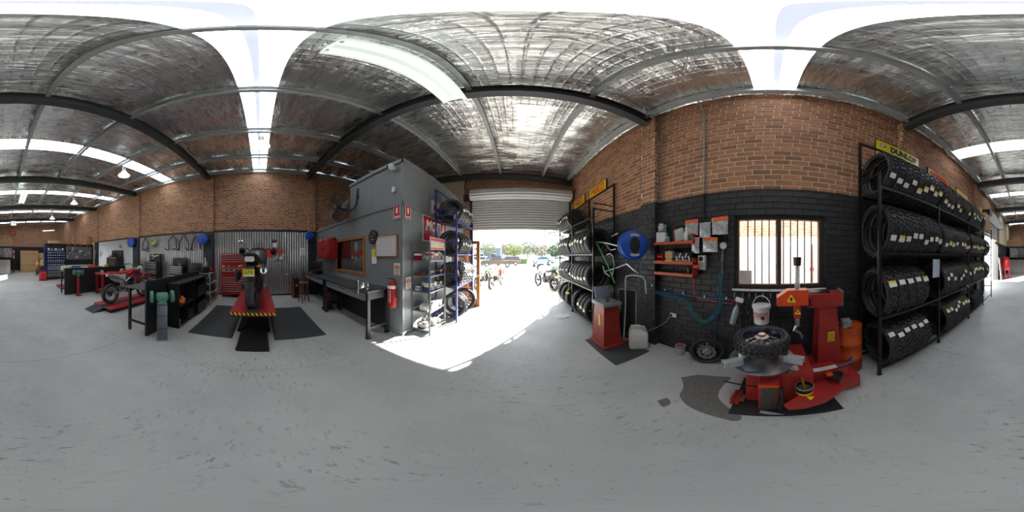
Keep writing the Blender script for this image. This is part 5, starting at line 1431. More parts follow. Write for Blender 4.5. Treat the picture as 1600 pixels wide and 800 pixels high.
def lift(label, loc, rz, L_, W_, hgt, hazard, mark=None):
    """motorcycle lift; runs along local +X from its front edge at x=0"""
    l = thing('motorcycle_lift', label, 'lift', loc, rz)
    m_lr = mat('lift_red', '#a3222a', .38, var=.12)
    for s in (-1, 1):
        q = MB(); q.rbox((L_ / 2, s * (W_ / 4 + .055), hgt - .025), (L_, W_ / 2 - .11, .05), .008); q.build('red_deck', m_lr, l)
    q = MB(); q.rbox((L_ / 2, 0, hgt - .03), (L_ * .98, .215, .05), .004, 1); q.build('rubber_runner', m_matt, l)
    q = MB(); q.bb(.02, L_ - .02, -W_ / 2 + .03, W_ / 2 - .03, hgt - .09, hgt - .052); q.build('deck_frame', m_black, l, angle=None)
    if hazard:
        n = 11
        q = MB(); q.bb(-.006, 0, -W_ / 2, W_ / 2, hgt - .055, hgt - .002); q.build('hazard_strip', m_print_k, l, angle=None)
        for i in range(n):
            y = -W_ / 2 + W_ * (i + .1) / n; d = W_ / n * .5
            q = MB(); q.add([(-.008, y, hgt - .055), (-.008, y + d, hgt - .055), (-.008, y + d + .03, hgt - .002), (-.008, y + .03, hgt - .002)], [(0, 1, 2, 3)])
            q.v = [(a, min(W_ / 2, c), d_) for a, c, d_ in q.v]; q.build('hazard_stripe', mat('hazard_yellow', '#e0a81c', .5), l, angle=None)
    if hgt > .3:
        for s in (-1, 1):
            q = MB(); y = s * .24
            q.add([], []); q.box((L_ * .5, y, hgt * .5 - .02), (math.hypot(1.5, hgt - .16), .03, .07), ry=atan2(hgt - .16, 1.5)); q.build('scissor_arm', m_black, l, angle=None)
            q = MB(); q.box((L_ * .5, s * .2, hgt * .5 - .02), (math.hypot(1.5, hgt - .16), .03, .07), ry=-atan2(hgt - .16, 1.5)); q.build('scissor_arm', m_black, l, angle=None)
            q = MB(); q.bb(.42, L_ - .3, s * .28 - .04, s * .28 + .04, 0, .07); q.build('base_beam', m_black, l, angle=None)
        q = MB(); q.bb(.42, L_ - .3, -.26, .26, 0, .04); q.build('base_plate', m_black, l, angle=None)
        for x in (.47, L_ - .35):
            q = MB(); q.bb(x - .05, x + .05, -.3, .3, 0, .05); q.build('base_cross_bar', m_black, l, angle=None)
    else:
        q = MB(); q.bb(.05, L_ - .1, -W_ / 2 + .06, W_ / 2 - .06, 0.0, hgt - .09); q.build('folded_base', m_black, l, angle=None)
    # front wheel vice
    for s in (-1, 1): MB().rbox((L_ - .45, s * .11, hgt + .09), (.25, .02, .18), .006).build('wheel_clamp_plate', m_lr if hgt < .3 else m_dark, l)
    return l
LZ = .6
floor_mat_thing('large black rubber mat left of the red bike lift, beside the dark bench', -4.95, -2.85, -1.36, -.5)
floor_mat_thing('large black rubber mat right of the red bike lift, beside the workbench', -4.8, -2.8, .24, 1.2)
lift('tall red motorcycle lift table with hazard tape, carrying the road bike', (-2.75, -.13, 0), pi, 2.35, .8, LZ, True)
rp = thing('loading_ramp', 'black tread plate ramp lying before the tall red lift', 'ramp', (-2.76, -.12, 0))
q = MB(); q.prism([(-.36, 0), (.36, 0), (.36, .012), (-.36, .07)], -.23, .23, 'XZ'); q.build('wedge', m_black, rp, angle=None)
m_tread = mat('tread_plate', '#3a3c3c', .45, .5, var=.2, bump=.8, bscale=90)
q = MB()
for i in range(14):
    for j in range(9):
        x, y = -.33 + i * .05, -.2 + j * .05; z = .04 - x * .08
        q.box((x, y, z + .004), (.03, .008, .006), rz=.7 if (i + j) % 2 else -.7)
stuff(q.build('tread_pattern', m_tread, rp, angle=None))
for s in (-1, 1): MB().bb(-.36, .36, s * .24 - .012, s * .24 + .012, 0, .06).build('side_rail', m_black, rp, angle=None)
motorcycle('dark road motorcycle with yellow plate seen from behind on the tall red lift', (-3.12, -.17, LZ - .004), pi - .085, 'adv', '#3b3d40', '#4a4d50', '#6d3a34', 'JGFIE')
lift('low red motorcycle lift under the red and white dirt bike', (-2.6, -3.83, 0), pi, 2.35, .82, .15, False)
rp = thing('loading_ramp', 'dark ramp plate at the end of the low red lift', 'ramp', (-2.44, -3.96, 0))
MB().prism([(.2, 0), (-.2, 0), (-.2, .12), (.2, .01)], -.23, .23, 'XZ').build('wedge', m_black, rp, angle=None)
motorcycle('red and white dirt bike with muddy wheels parked on the low lift', (-2.93, -3.85, .146), pi, 'dirtred', '#c02a1c', '#d9d6d0', '#27309a')
# ================================================================== OFFICE FRONT: WORKBENCH AND WALL THINGS
m_btop = mat('worn_steel_top', '#5f6668', .4, .5, var=.18, scale=5)
def bench(label, x0, x1, y0, y1, zt, drawers, legs=((0, 0), (1, 0), (0, 1), (1, 1))):
    b = thing('workbench', label, 'workbench', ((x0 + x1) / 2, (y0 + y1) / 2, 0))
    w_, d_ = x1 - x0, y1 - y0
    MB().rbox((0, 0, zt - .015), (w_, d_, .03), .004, 1).build('bench_top', m_btop, b)
    for i, j in legs:
        lx, ly = -w_ / 2 + .06 + i * (w_ - .12), -d_ / 2 + .06 + j * (d_ - .12)
        q = MB(); q.bb(lx - .03, lx + .03, ly - .03, ly + .03, .004, zt - .03); q.bb(lx - .045, lx + .045, ly - .045, ly + .045, 0, .008); q.build('leg', m_dark, b, angle=None)
    for i in (0, 1):
        lx = -w_ / 2 + .06 + i * (w_ - .12); MB().bb(lx - .02, lx + .02, -d_ / 2 + .09, d_ / 2 - .09, .2, .25).build('stretcher', m_dark, b, angle=None)
    MB().bb(-w_ / 2 + .05, w_ / 2 - .05, -d_ / 2 + .04, d_ / 2 - .02, zt - .05, zt - .03).build('apron', m_dark, b, angle=None)
    n = drawers; ww = (w_ - .24) / n
    for i in range(n):
        xx = -w_ / 2 + .12 + ww * (i + .5)
        q = MB(); q.rbox((xx, -.0 - .02, zt - .13), (ww - .008, d_ - .1, .15), .004, 1); dd = q.build('drawer', m_grey, b)
        MB().rbox((xx, -d_ / 2 + .026, zt - .1), (ww * .5, .012, .014), .004, 1).build('pull', m_dark, dd)
    MB().bb(-w_ / 2 + .06, w_ / 2 - .06, d_ / 2 - .012, d_ / 2 - .004, .06, zt - .2).build('back_panel', m_black, b, angle=None)
    return b
bench('long grey steel workbench with drawers and a vice, below the timber window', -4.2, -2.22, 1.71, 2.285, .975, 3)
bench('second grey workbench in the corner below the red wall cabinet', -6.34, -4.23, 1.71, 2.285, .97, 2)
vi = thing('bench_vice', 'silver bench vice on the near end of the grey workbench', 'vice', (-2.36, 1.78, .975), R(20))
MB().rbox((0, .02, .03), (.12, .14, .06), .015).build('base', m_steel, vi); MB().rbox((0, .04, .1), (.1, .1, .08), .02).build('fixed_jaw', m_steel, vi)
MB().rbox((0, -.08, .09), (.07, .22, .06), .012).build('slide', m_steel, vi); MB().rbox((0, -.13, .115), (.1, .05, .1), .015).build('moving_jaw', m_alu, vi)
MB().cyl((0, -.25, .08), (0, -.18, .08), .016).build('screw', m_steel, vi); MB().cyl((-.0, -.24, -.04), (.0, -.24, .2), .007).build('handle_bar', m_alu, vi)
MB().ball((0, -.24, .2), .014, 8, 6).build('handle_knob', m_alu, vi)
# dark machine under the bench
um = thing('floor_compressor', 'small red and grey compressor on the floor under the benches', 'compressor', (-4.35, 1.9, 0))
MB().cyl((-.12, 0, .14), (.14, 0, .14), .1, n=20).build('tank', m_dark, um); MB().rbox((0, 0, .34), (.2, .16, .2), .03).build('motor', m_redold, um); MB().rbox((0, 0, .46), (.18, .14, .06), .02).build('grey_cover', m_grey, um)
for x in (-.1, .1): MB().bb(x - .02, x + .02, -.14, .14, 0, .05).build('foot', m_blk_pl, um, angle=None)
# computer corner
mo = thing('monitor', 'black flat monitor standing on the corner workbench', 'monitor', (-5.8, 2.08, .97), R(35))
MB().rbox((0, 0, .28), (.46, .03, .3), .008).build('screen', m_blk_pl, mo); MB().cyl((0, .03, 0), (0, .03, .2), .02).build('stand', m_blk_pl, mo); MB().rbox((0, .02, .008), (.22, .16, .016), .006).build('foot', m_blk_pl, mo)
kb = thing('printer', 'low black printer beside the monitor on the corner workbench', 'printer', (-5.45, 1.98, .97), R(10))
MB().rbox((0, 0, .06), (.36, .26, .12), .02).build('body', m_blk_pl, kb); MB().bb(-.13, .13, -.16, -.1, .03, .04).build('tray', m_dark, kb, angle=None); MB().bb(-.1, .1, -.131, -.129, .07, .085).build('slot', m_steel, kb, angle=None)
# red two-door wall cabinet
rc = thing('wall_cabinet', 'red steel two-door wall cabinet above the corner workbench', 'cabinet', (-4.98, 2.305, 1.51))
MB().rbox((0, -.15, .3), (1.02, .3, .6), .008).build('carcass', m_red, rc)
for s in (-1, 1):
    d_ = MB().rbox((s * .253, -.308, .3), (.5, .016, .58), .005).build('door', m_red, rc); MB().rbox((s * .03, -.322, .3), (.012, .014, .09), .004).build('handle', m_dark, d_)
for i, (x, c_) in enumerate(((-.4, '#b8a07a'), (-.1, '#9c3a24'), (.2, '#b06a3a'), (.4, '#8a2a22'))):
    tag(MB().rbox((0, 0, .03), (.2, .2, .06), .01).build('parts_box', mat('box_' + c_, c_, .7), None, (-4.98 + x, 2.14, 2.11), (0, 0, .2 * i)), ['tan', 'brick red', 'orange brown', 'dark red'][i] + ' flat parts box lying on the red wall cabinet', 'box', 'boxes on the red cabinet')
# clock, board, notes
ck = thing('wall_clock', 'black dial wall clock between timber window and whiteboard', 'clock', (-2.76, 2.29, 2.02))
MB().lathe([(0, -.03), (.13, -.03), (.155, -.02), (.16, .01), (0, .01)], 36, axis='Y').build('case', m_blk_pl, ck)
MB().lathe([(.128, -.034), (.14, -.034), (.14, -.028)], 36, axis='Y').build('bezel', m_dark, ck)
for i in range(12):
    a = 2 * pi * i / 12; MB().box((.108 * cos(a), -.033, .108 * sin(a)), (.026, .003, .006), ry=-a).build('hour_mark', m_print_w, ck, angle=None)
MB().box((.02, -.035, .03), (.006, .003, .09), ry=.55).build('hand', m_print_w, ck, angle=None); MB().box((-.03, -.036, .01), (.006, .003, .07), ry=-1.2).build('hand', m_print_w, ck, angle=None); MB().bb(-.04, .04, -.034, -.031, -.07, -.04).build('dial_panel', mat('silver_print', '#9a9a9a', .4), ck, angle=None)
wbd = sign('whiteboard', 'small whiteboard in a timber frame beside the black clock', (-2.36, 2.275, 1.8), 0, .58, .4, mat('whiteboard_face', '#c9c7c4', .3, var=.04), m_timber, fw=.022)
wbd['category'] = 'whiteboard'
for i in range(9): MB().bb(-.25 + i * .057, -.25 + i * .057 + .03, -.003, 0, .165, .172).build('pen_mark', m_print_k, wbd, angle=None)
cp = thing('clip_card', 'white card with a neon yellow note pinned below the clock', 'note', (-2.72, 2.295, 1.6))
MB().bb(-.075, .075, -.02, 0, -.17, .14).build('card', m_paper, cp, angle=None); q = MB(); q.box((.0, -.024, .06), (.09, .006, .19), ry=.3); q.build('neon_note', mat('neon_yellow', '#c8e020', .6), cp, angle=None)
for i in range(3): MB().box((-.015 + .02 * i, -.028, .02 + .05 * i), (.045, .003, .012), ry=.3).build('note_mark', m_print_k, cp, angle=None)
# big wall fan
fn = thing('wall_fan', 'large caged industrial fan mounted on the grey office upper wall', 'fan', (-3.72, 1.93, 2.9), R(12))
cg = MB()
for k in range(9):
    r_ = .05 + .045 * k
    for s, yb in ((1, -.1), (-1, .1)):
        z_ = yb * (1 - (r_ / .43) ** 3)
        cg.tube([(r_ * cos(a), z_, r_ * sin(a)) for a in [2 * pi * i / 28 for i in range(28)]], .003, 4, closed=True)
for i in range(24):
    a = 2 * pi * i / 24
    for yb in (-.1, .1):
        cg.tube([(r_ * cos(a + .4 * r_), yb * (1 - (r_ / .43) ** 3), r_ * sin(a + .4 * r_)) for r_ in (.04, .15, .28, .37, .42)], .0022, 4)
cg.tube([(.425 * cos(a), 0, .425 * sin(a)) for a in [2 * pi * i / 36 for i in range(36)]], .009, 6, closed=True)
stuff(cg.build('cage', mat('dark_bronze', '#4a4640', .4, .6), fn))
for k in range(3):
    q = MB(); a0 = 2 * pi * k / 3
    q.grid(lambda u, v: ((.06 + .3 * u) * cos(a0 + (v - .5) * .9 * (1 - .2 * u)), .05 * (v - .5), (.06 + .3 * u) * sin(a0 + (v - .5) * .9 * (1 - .2 * u))), 4, 4); q.build('blade', m_dark, fn)
MB().cyl((0, -.06, 0), (0, .2, 0), .07, n=18).build('motor', m_dark, fn); MB().lathe([(0, -.112), (.03, -.112), (.035, -.1)], 16, axis='Y').build('badge', m_alu, fn)
ar = MB(); ar.tube([(0, .15, -.05), (.15, .2, -.12), (.32, .24, -.08), (.38, .27, .06), (.4, .29, .5)], .022, 10); ar.build('mount_arm', m_dark, fn)
MB().rbox((.42, .3, .35), (.05, .03, .3), .006).build('wall_plate', m_dark, fn)
# camera, sensor, extinguisher and safety signs
cc = thing('security_camera', 'white dome security camera high on the office corner', 'camera', (-2.13, 2.2, 3.47)); MB().ball((0, 0, 0), .072, 18, 12).build('dome', m_white, cc); MB().ball((-.03, -.045, .0), (.035, .035, .035), 12, 8).build('lens', m_blk_pl, cc); MB().cyl((0, .03, 0), (0, .105, .0), .05, n=18).build('mount', m_white, cc)
pr = thing('motion_sensor', 'small white motion sensor below the dome camera', 'sensor', (-2.14, 2.28, 2.95)); MB().rbox((0, 0, 0), (.07, .05, .12), .012).build('body', m_white, pr); MB().rbox((0, -.026, -.02), (.05, .006, .05), .003).build('window', m_paper, pr)
def fire_sign(label, loc, n):
    s = sign('fire_sign', label, loc, n, .15, .24, m_print_r, m_white, fw=.01, th=.006)
    MB().rbox((0, -.003, .03), (.045, .004, .11), .012, 1).build('pictogram', m_print_w, s); MB().bb(-.012, .012, -.004, 0, .085, .1).build('pictogram', m_print_w, s, angle=None)
    MB().bb(-.055, .055, -.003, 0, -.1, -.08).build('text_bar', m_print_w, s, angle=None)
fire_sign('red fire extinguisher sign on the bench side of the office corner', (-2.06, 2.285, 2.45), 0)
fire_sign('red fire extinguisher sign on the shelf side of the office corner', (-1.915, 2.44, 2.45), R(90))
def notice(label, loc, n, w_=.16, h_=.23):
    s = sign('safety_notice', label, loc, n, w_, h_, mat('cream_notice', '#dcd6c8', .6, var=.04), None, .004)
    q = MB(); q.prism([(.06 * cos(R(a)), .01 + .07 * sin(R(a))) for a in range(0, 181, 20)], -.003, 0, 'XZ'); q.build('red_arch', m_print_r, s, angle=None)
    for i in range(3): MB().bb(-.03, .03, -.0045, -.003, .025 + .014 * i, .031 + .014 * i).build('arch_line', m_print_w, s, angle=None)
    for i in range(3): MB().bb(-.05, .05, -.003, 0, -.05 + .015 * i, -.044 + .015 * i).build('text_line', m_grey, s, angle=None)
    MB().bb(-.035, .035, -.003, 0, -.09, -.075).build('red_bar', m_print_r, s, angle=None)
notice('cream and red notice right above the fire extinguisher', (-2.06, 2.285, 1.35), 0)
notice('cream and red notice on the shelf side of the office corner', (-1.92, 2.46, 1.08), R(90))
fe = thing('fire_extinguisher', 'red fire extinguisher with white band hung on the office corner', 'extinguisher', (-2.1, 2.2, .62))
MB().lathe([(0, 0), (.07, 0), (.083, .015), (.085, .03), (.085, .43), (.07, .485), (.03, .51), (0, .51)], 28).build('cylinder', m_redpl, fe)
MB().lathe([(.0865, .37), (.0865, .43)], 28).build('white_band', m_print_w, fe)
MB().cyl((0, 0, .5), (0, 0, .54), .022, n=12).build('valve', m_steel, fe); MB().rbox((-.03, -.01, .555), (.12, .02, .016), .005).build('squeeze_lever', m_blk_pl, fe)
MB().tube([(.02, -.01, .54), (.08, -.02, .56), (.1, .0, .5), (.092, .0, .2)], .009, 8).build('hose', m_blk_pl, fe)
q = MB(); q.lathe([(.0862, .08), (.0862, .35)], 10, a0=R(-150), a1=R(-55)); lb_ = q.build('label_panel', m_redpl, fe)
for i, (z_, a_, w_) in enumerate(((.3, -115, .05), (.24, -115, .06), (.2, -115, .06), (.15, -115, .05), (.1, -120, .03))):
    q = MB(); q.lathe([(.0872, z_), (.0872, z_ + .022)], 5, a0=R(a_ - 20), a1=R(a_ + 15)); q.build('label_mark', m_print_w, fe)
q = MB(); q.lathe([(.0872, .1), (.0872, .34)], 3, a0=R(-80), a1=R(-70)); q.build('label_mark', m_print_w, fe)
# stool, red and black machine, blue reel, paper on the corner pier
stl = thing('bar_stool', 'brown wooden stool in front of the corner workbench', 'stool', (-5.35, 1.45, 0), R(15))
m_wood = mat('brown_wood', '#6d3f22', .5, var=.25, scale=8)
MB().lathe([(0, .66), (.16, .66), (.17, .675), (.165, .7), (0, .695)], 24).build('seat', m_wood, stl)
for i in range(4):
    a = pi / 4 + i * pi / 2; MB().cyl((.11 * cos(a), .11 * sin(a), .66), (.19 * cos(a), .19 * sin(a), 0), .017, n=8).build('leg', m_wood, stl)
    a2 = a + pi / 2; MB().cyl((.155 * cos(a), .155 * sin(a), .28), (.155 * cos(a2), .155 * sin(a2), .28), .011, n=6).build('rung', m_wood, stl)
for s in (-1, 1): MB().cyl((s * .13, .14, .69), (s * .15, .17, .98), .012, n=8).build('back_post', m_wood, stl)
MB().rbox((0, .17, .97), (.34, .02, .07), .008).build('back_rail', m_wood, stl)
mc = thing('battery_charger', 'red and black upright machine by the corrugated wall near the stool', 'machine', (-6.05, 1.33, 0), R(90))
MB().rbox((0, 0, .42), (.2, .3, .72), .03).build('body', m_blk_pl, mc)
for s in (-1, 1): MB().rbox((s * .115, 0, .34), (.04, .28, .6), .015).build('side_cheek', m_redpl, mc); MB().cyl((s * .1, .14, .06), (s * .14, .14, .06), .06, n=16).build('wheel', m_blk_pl, mc)
MB().tube([(-.09, .1, .75), (-.09, .08, .86), (.09, .08, .86), (.09, .1, .75)], .012, 8).build('handle', m_blk_pl, mc)
MB().lathe([(0, -.158), (.04, -.158), (.04, -.15)], 16, (0, 0, .5), 'Y').build('dial', mat('pale_blue_dial', '#8aa8c0', .3), mc); MB().tube([(-.06, -.15, .35), (-.08, -.17, .2), (.05, -.17, .15), (.08, -.15, .3)], .008, 6).build('lead', m_blk_pl, mc)
def reel(label, loc, n, r_=.2):
    h_ = thing('hose_reel', label, 'hose reel', loc, n, 'blue round hose reels')
    MB().lathe([(.0, -.09), (r_ * .8, -.09), (r_, -.06), (r_, .04), (r_ * .8, .07), (0, .07)], 32, axis='Y').build('drum_case', m_blue, h_)
    MB().lathe([(0, -.1), (.02, -.1), (.025, -.09)], 12, axis='Y').build('hub_cap', m_blk_pl, h_)
    MB().rbox((0, .1, 0), (.08, .08, .14), .008).build('bracket', m_dark, h_)
    MB().tube([(r_ * .8, 0, -.05), (r_ + .12, .02, -.05), (r_ + .16, .03, -.25), (r_ + .04, .03, -.5), (r_ + .08, .03, -.6)], .008, 6).build('hose', m_blue, h_)
    return h_
reel('blue round hose reel on the dark pier above the corner workbench', (-6.2, 1.9, 2.42), R(90), .17)
reel('blue round hose reel on the dark pier nearest the red tool chest', (-6.2, -2.3, 2.28), R(90), .23)
reel('blue round hose reel on the farther dark pier beyond the black tool chests', (-6.2, -6.3, 2.32), R(90), .25)
flat_card('notice_sheet', 'white paper stuck on the corrugated sheets near the corner bench', 'paper', (XL + .05, 1.72, 1.77), R(90), .22, .32, m_paper)
# orange fairing and fans on the corrugated wall behind the bike
fp = thing('fairing_panel', 'orange motorcycle fairing hung on the corrugated wall behind the road bike', 'fairing', (-6.4, .46, 1.72), R(90))
q = MB(); q.prism([(-.4, .2), (-.2, .16), (0, .05), (.2, .16), (.38, .12), (.4, -.02), (.22, -.02), (.05, -.08), (-.1, -.22), (-.2, -.1), (-.36, -.02)], -.06, -.02, 'XZ'); q.build('fairing_shell', mat('fairing_orange', '#d23a14', .35, var=.1), fp, angle=None)
MB().ball((.12, -.07, .3), (.09, .04, .22), 12, 8).build('white_cowl', m_white, fp)
MB().tube([(0, .02, .3), (0, -.03, .2)], .008, 6).build('hook', m_steel, fp)
pf = thing('wall_fan', 'small caged fan with pale blades on the corrugated wall', 'fan', (-6.36, .7, 1.46), R(82))
q = MB()
for r_ in (.06, .12, .18, .23): q.tube([(r_ * cos(a), -.12 + .05 * (r_ / .23) ** 2, r_ * sin(a)) for a in [2 * pi * i / 24 for i in range(24)]], .003, 4, closed=True)
for i in range(20):
    a = 2 * pi * i / 20; q.tube([(.03 * cos(a), -.12, .03 * sin(a)), (.15 * cos(a), -.1, .15 * sin(a)), (.235 * cos(a), -.06, .235 * sin(a))], .002, 4)
stuff(q.build('cage', m_steel, pf))
for k in range(3):
    q = MB(); a0 = 2 * pi * k / 3 + .5; q.grid(lambda u, v: ((.03 + .16 * u) * cos(a0 + (v - .5) * 1.1), -.07 + .03 * (v - .5), (.03 + .16 * u) * sin(a0 + (v - .5) * 1.1)), 4, 4); q.build('blade', m_hdpe, pf)
MB().cyl((0, -.06, 0), (0, .04, 0), .05, n=14).build('motor', m_dark, pf); MB().tube([(0, .04, 0), (.05, .06, -.3), (.2, .08, -.55)], .005, 6).build('cord', m_blk_pl, pf)
pw = thing('power_point', 'white power point on the corrugated wall beside the upright machine', 'socket', (XL + .05, 1.05, .86), R(90)); MB().rbox((0, -.012, 0), (.1, .024, .08), .006).build('plate', m_white, pw)
MB().rbox((0, -.03, 0), (.03, .02, .03), .004).build('plug', m_hdpe, pw)
# ---- big red tool chest
def tool_chest(label, loc, rz, w_, d_, spec, body, front, hgt0, lid=None, castor=True, name='tool_chest', group=None):
    """spec: list of (z0, height, columns)"""
    t_ = thing(name, label, 'tool chest', loc, rz, group)
    zt = max(z + h for z, h, c_ in spec) + .03
    MB().rbox((0, d_ / 2, (hgt0 + zt) / 2), (w_, d_, zt - hgt0), .01).build('cabinet', body, t_)
    for z, h, cols in spec:
        x = -w_ / 2 + .025; tot = w_ - .05
        for f in cols:
            ww = tot * f - .01
            dr_ = MB().rbox((x + ww / 2 + .005, -.008, z + h / 2), (ww, .02, h - .008), .004, 1).build('drawer', body, t_)
            MB().rbox((x + ww / 2 + .005, -.024, z + h - .018), (ww * .97, .014, .022), .005, 1).build('handle', front, dr_)
            x += tot * f
    if castor:
        for sx in (-1, 1):
            for sy in (.12, .88):
                q = MB(); q.cyl((sx * (w_ / 2 - .08) - .02, d_ * sy, .055), (sx * (w_ / 2 - .08) + .02, d_ * sy, .055), .055, n=14); q.rbox((sx * (w_ / 2 - .08), d_ * sy, .1), (.06, .08, .03), .006); q.build('castor', m_blk_pl, t_)
    if lid:
        MB().rbox((0, d_ - .03, zt + lid / 2), (w_, .05, lid), .01, 2, rx=R(-8)).build('open_lid', body, t_)
    return t_
m_pull = mat('drawer_pull', '#b9b4b2', .3, .7, var=.05)
sp_ = [(.2 + .085 * i, .085, (.7, .3) if i > 2 else (1.,)) for i in range(7)] + [(.94, .1, (1.,)), (1.05, .1, (1.,))] + [(1.32 + .085 * i, .085, (.7, .3)) for i in range(4)]
sp_[0] = (.16, .12, (1.,))
tchest = tool_chest('tall red tool chest with pale drawer pulls behind the road bike', (-6.02, -1.0, 0), R(90), .98, .42, sp_, m_red, m_pull, .11)
rr4 = random.Random(4)
for i in range(7):
    x = -.38 + (i % 4) * .2; z = 1.19 if i < 4 else 1.05
    MB().rbox((x, -.026, z + .02), (.07 + .05 * rr4.random(), .004, .035), .01, 1, ry=rr4.uniform(-.15, .15)).build('sticker', [m_paper, m_yel, mat('grey_sticker', '#9aa096', .5)][i % 3], tchest)
sb_ = thing('rag_bundle', 'dark teal cloth draped on the far end of the tall lift', 'cloth', (-4.75, -.45, LZ), 0)
MB().rbox((0, 0, .12), (.3, .2, .22), .06, 3, rz=.4, rx=.2).build('cloth', mat('dark_teal_cloth', '#2a3638', .9, var=.2), sb_)
# ================================================================== OFFICE SIDE: SHELF, SIGNS, GLAZED DOOR
msg = sign('oil_sign', 'red MOTUL sign on the grey office wall behind the blue rack', (OX + .012, 3.6, 2.235), R(90), 1.2, .56, mat('motul_red', '#b8141c', .35, var=.06), m_white, th=.012, fw=.02)
text('lettering', 'MOTUL', m_print_w, .34, msg, (0, -.002, .07), 1.02, bold=.012, shear=.2)
MB().bb(-.5, .5, -.002, 0, -.2, -.19).build('tagline', mat('dull_red_print', '#8a3030', .5), msg, angle=None)
ksg = sign('bike_sign', 'white sign with red Kawasaki lettering above the MOTUL sign', (OX + .012, 3.9, 2.8), R(90), 1.05, .4, m_white, None, th=.012)
text('lettering', 'Kawasaki', m_print_r, .24, ksg, (0, -.002, 0), .95, bold=.008, shear=.15)
m_gsh = mat('grey_shelving', '#7c8285', .4, .4, var=.06)
gs = thing('steel_shelf', 'grey steel shelf of oil filters and boxes beside the office corner', 'shelf', (-1.73, 2.92, 0))
SX, SY = .2, .325
for sx in (-1, 1):
    for sy in (-1, 1):
        q = MB(); q.bb(sx * SX - .003, sx * SX + .003, sy * SY - .018, sy * SY + .018, 0, 1.85); q.bb(sx * SX - .018, sx * SX + .018, sy * SY - .003, sy * SY + .003, 0, 1.85); q.build('post', m_gsh, gs, angle=None)
GL = [.1, .51, .91, 1.22, 1.52]
for z in GL:
    q = MB(); q.bb(-SX, SX, -SY, SY, z - .004, z); q.bb(SX - .004, SX, -SY, SY, z - .03, z); q.bb(-SX, SX, -SY, -SY + .004, z - .03, z); q.build('shelf_board', m_gsh, gs, angle=None)
hdr = MB(); hdr.bb(SX + .002, SX + .008, -SY, SY, 1.72, 1.96); hd_ = hdr.build('header_board', mat('header_print', '#b9aeb6', .4, var=.06), gs, angle=None)
text('header_lettering', 'Headlamps', m_print_w, .06, hd_, (SX + .011, 0, 1.855), .5, rot=(R(90), 0, R(90)))
for z0, z1, mm in ((1.89, 1.945, m_print_r), (1.79, 1.815, m_yel), (1.73, 1.76, m_print_r)):
    MB().bb(SX + .008, SX + .0095, -SY + .02, SY - (.1 if z0 < 1.8 else .02), z0, z1).build('header_stripe', mm, hd_, angle=None)
def sh_xy(u, v): return (-1.73 + u, 2.92 + v)
def small_box(label, u, v, z, d, m, rz=0., band=None, name='parts_box', group='boxes on the grey shelf'):
    x, y = sh_xy(u, v); t_ = thing(name, label, 'box', (x, y, z), rz, group)
    MB().rbox((0, 0, d[2] / 2), d, .003, 1).build('carton', m, t_)
    if band: MB().bb(-d[0] / 2 - .001, d[0] / 2 + .001, -d[1] / 2 - .001, d[1] / 2 + .001, d[2] * .55, d[2] * .8).build('print_band', band, t_, angle=None)
    return t_
m_bbox = mat('blue_carton', '#3d4f8a', .6, var=.1); m_wbox = mat('white_carton', '#d6d6d4', .6, var=.06)
posn = ['nearest the office corner', 'second from the corner', 'third from the corner', 'fourth from the corner', 'fifth from the corner', 'sixth from the corner', 'seventh from the corner']
for i, (v, mm, bd) in enumerate(((-.24, m_red, m_print_w), (-.1, m_wbox, m_print_r), (.0, m_red, m_wbox), (.1, m_red, m_print_w), (.2, m_wbox, m_print_r), (.28, mat('dark_carton', '#3a4438', .6), m_wbox))):
    small_box('filter box on the top tier of the grey shelf, ' + posn[i], .08 if i else -.12, v, GL[4] + .001, (.13, .085, .16), mm, 0, bd)
for i, v in enumerate((-.16, -.07)):
    x, y = sh_xy(.12, v); t_ = thing('oil_filter', 'white oil filter canister on the second tier of the grey shelf, ' + posn[i], 'filter', (x, y, GL[3] + .001), 0, 'oil filters on the grey shelf')
    MB().lathe([(0, 0), (.035, 0), (.038, .01), (.038, .07), (.03, .08), (0, .08)], 16).build('canister', m_wbox, t_); MB().lathe([(.0385, .02), (.0385, .045)], 16).build('print_band', m_print_k, t_)
small_box('dark flat box on the second tier near the grey shelf back', -.1, -.2, GL[3] + .001, (.14, .14, .05), m_redold)
small_box('blue box with yellow band at the far end of the second tier', .1, .25, GL[3] + .001, (.12, .1, .1), m_bbox, 0, m_yel)
j = 0
for i, (u, v, n_) in enumerate(((-.1, -.25, 1), (.1, -.22, 3), (.1, -.12, 2), (.1, -.02, 2), (.1, .08, 1), (-.02, -.12, 2), (.1, .17, 1))):
    for k in range(n_):
        small_box('blue and white spark plug box, %s stack along the third tier, %s up' % (ORD[i], ORD[k]), u, v, GL[2] + .001 + k * .083, (.12, .09, .08), m_bbox if (i + k) % 2 else m_wbox, 0, m_yel if k % 2 else m_bbox); j += 1
small_box('brown carton at the far end of the third tier', .08, .27, GL[2] + .001, (.12, .08, .16), mat('maroon_carton', '#6a3a38', .6), 0, m_wbox)
for i, (u, v) in enumerate(((.08, -.12), (.08, .04), (.08, .2))):
    x, y = sh_xy(u, v); t_ = thing('plastic_tub', 'clear grey parts tub on the fourth tier of the grey shelf, ' + posn[i], 'tub', (x, y, GL[1] + .001), 0, 'tubs on the grey shelf')
    MB().loft([[(-.08, -.06, 0), (.08, -.06, 0), (.08, .06, 0), (-.08, .06, 0)], [(-.1, -.075, .14), (.1, -.075, .14), (.1, .075, .14), (-.1, .075, .14)]]).build('tub_shell', mat('milky_tub', '#b9b6b0', .35, var=.1), t_, angle=None)
    MB().rbox((0, 0, .146), (.21, .16, .014), .005).build('lid', mat('pale_lid', '#c9c4bd', .4), t_)
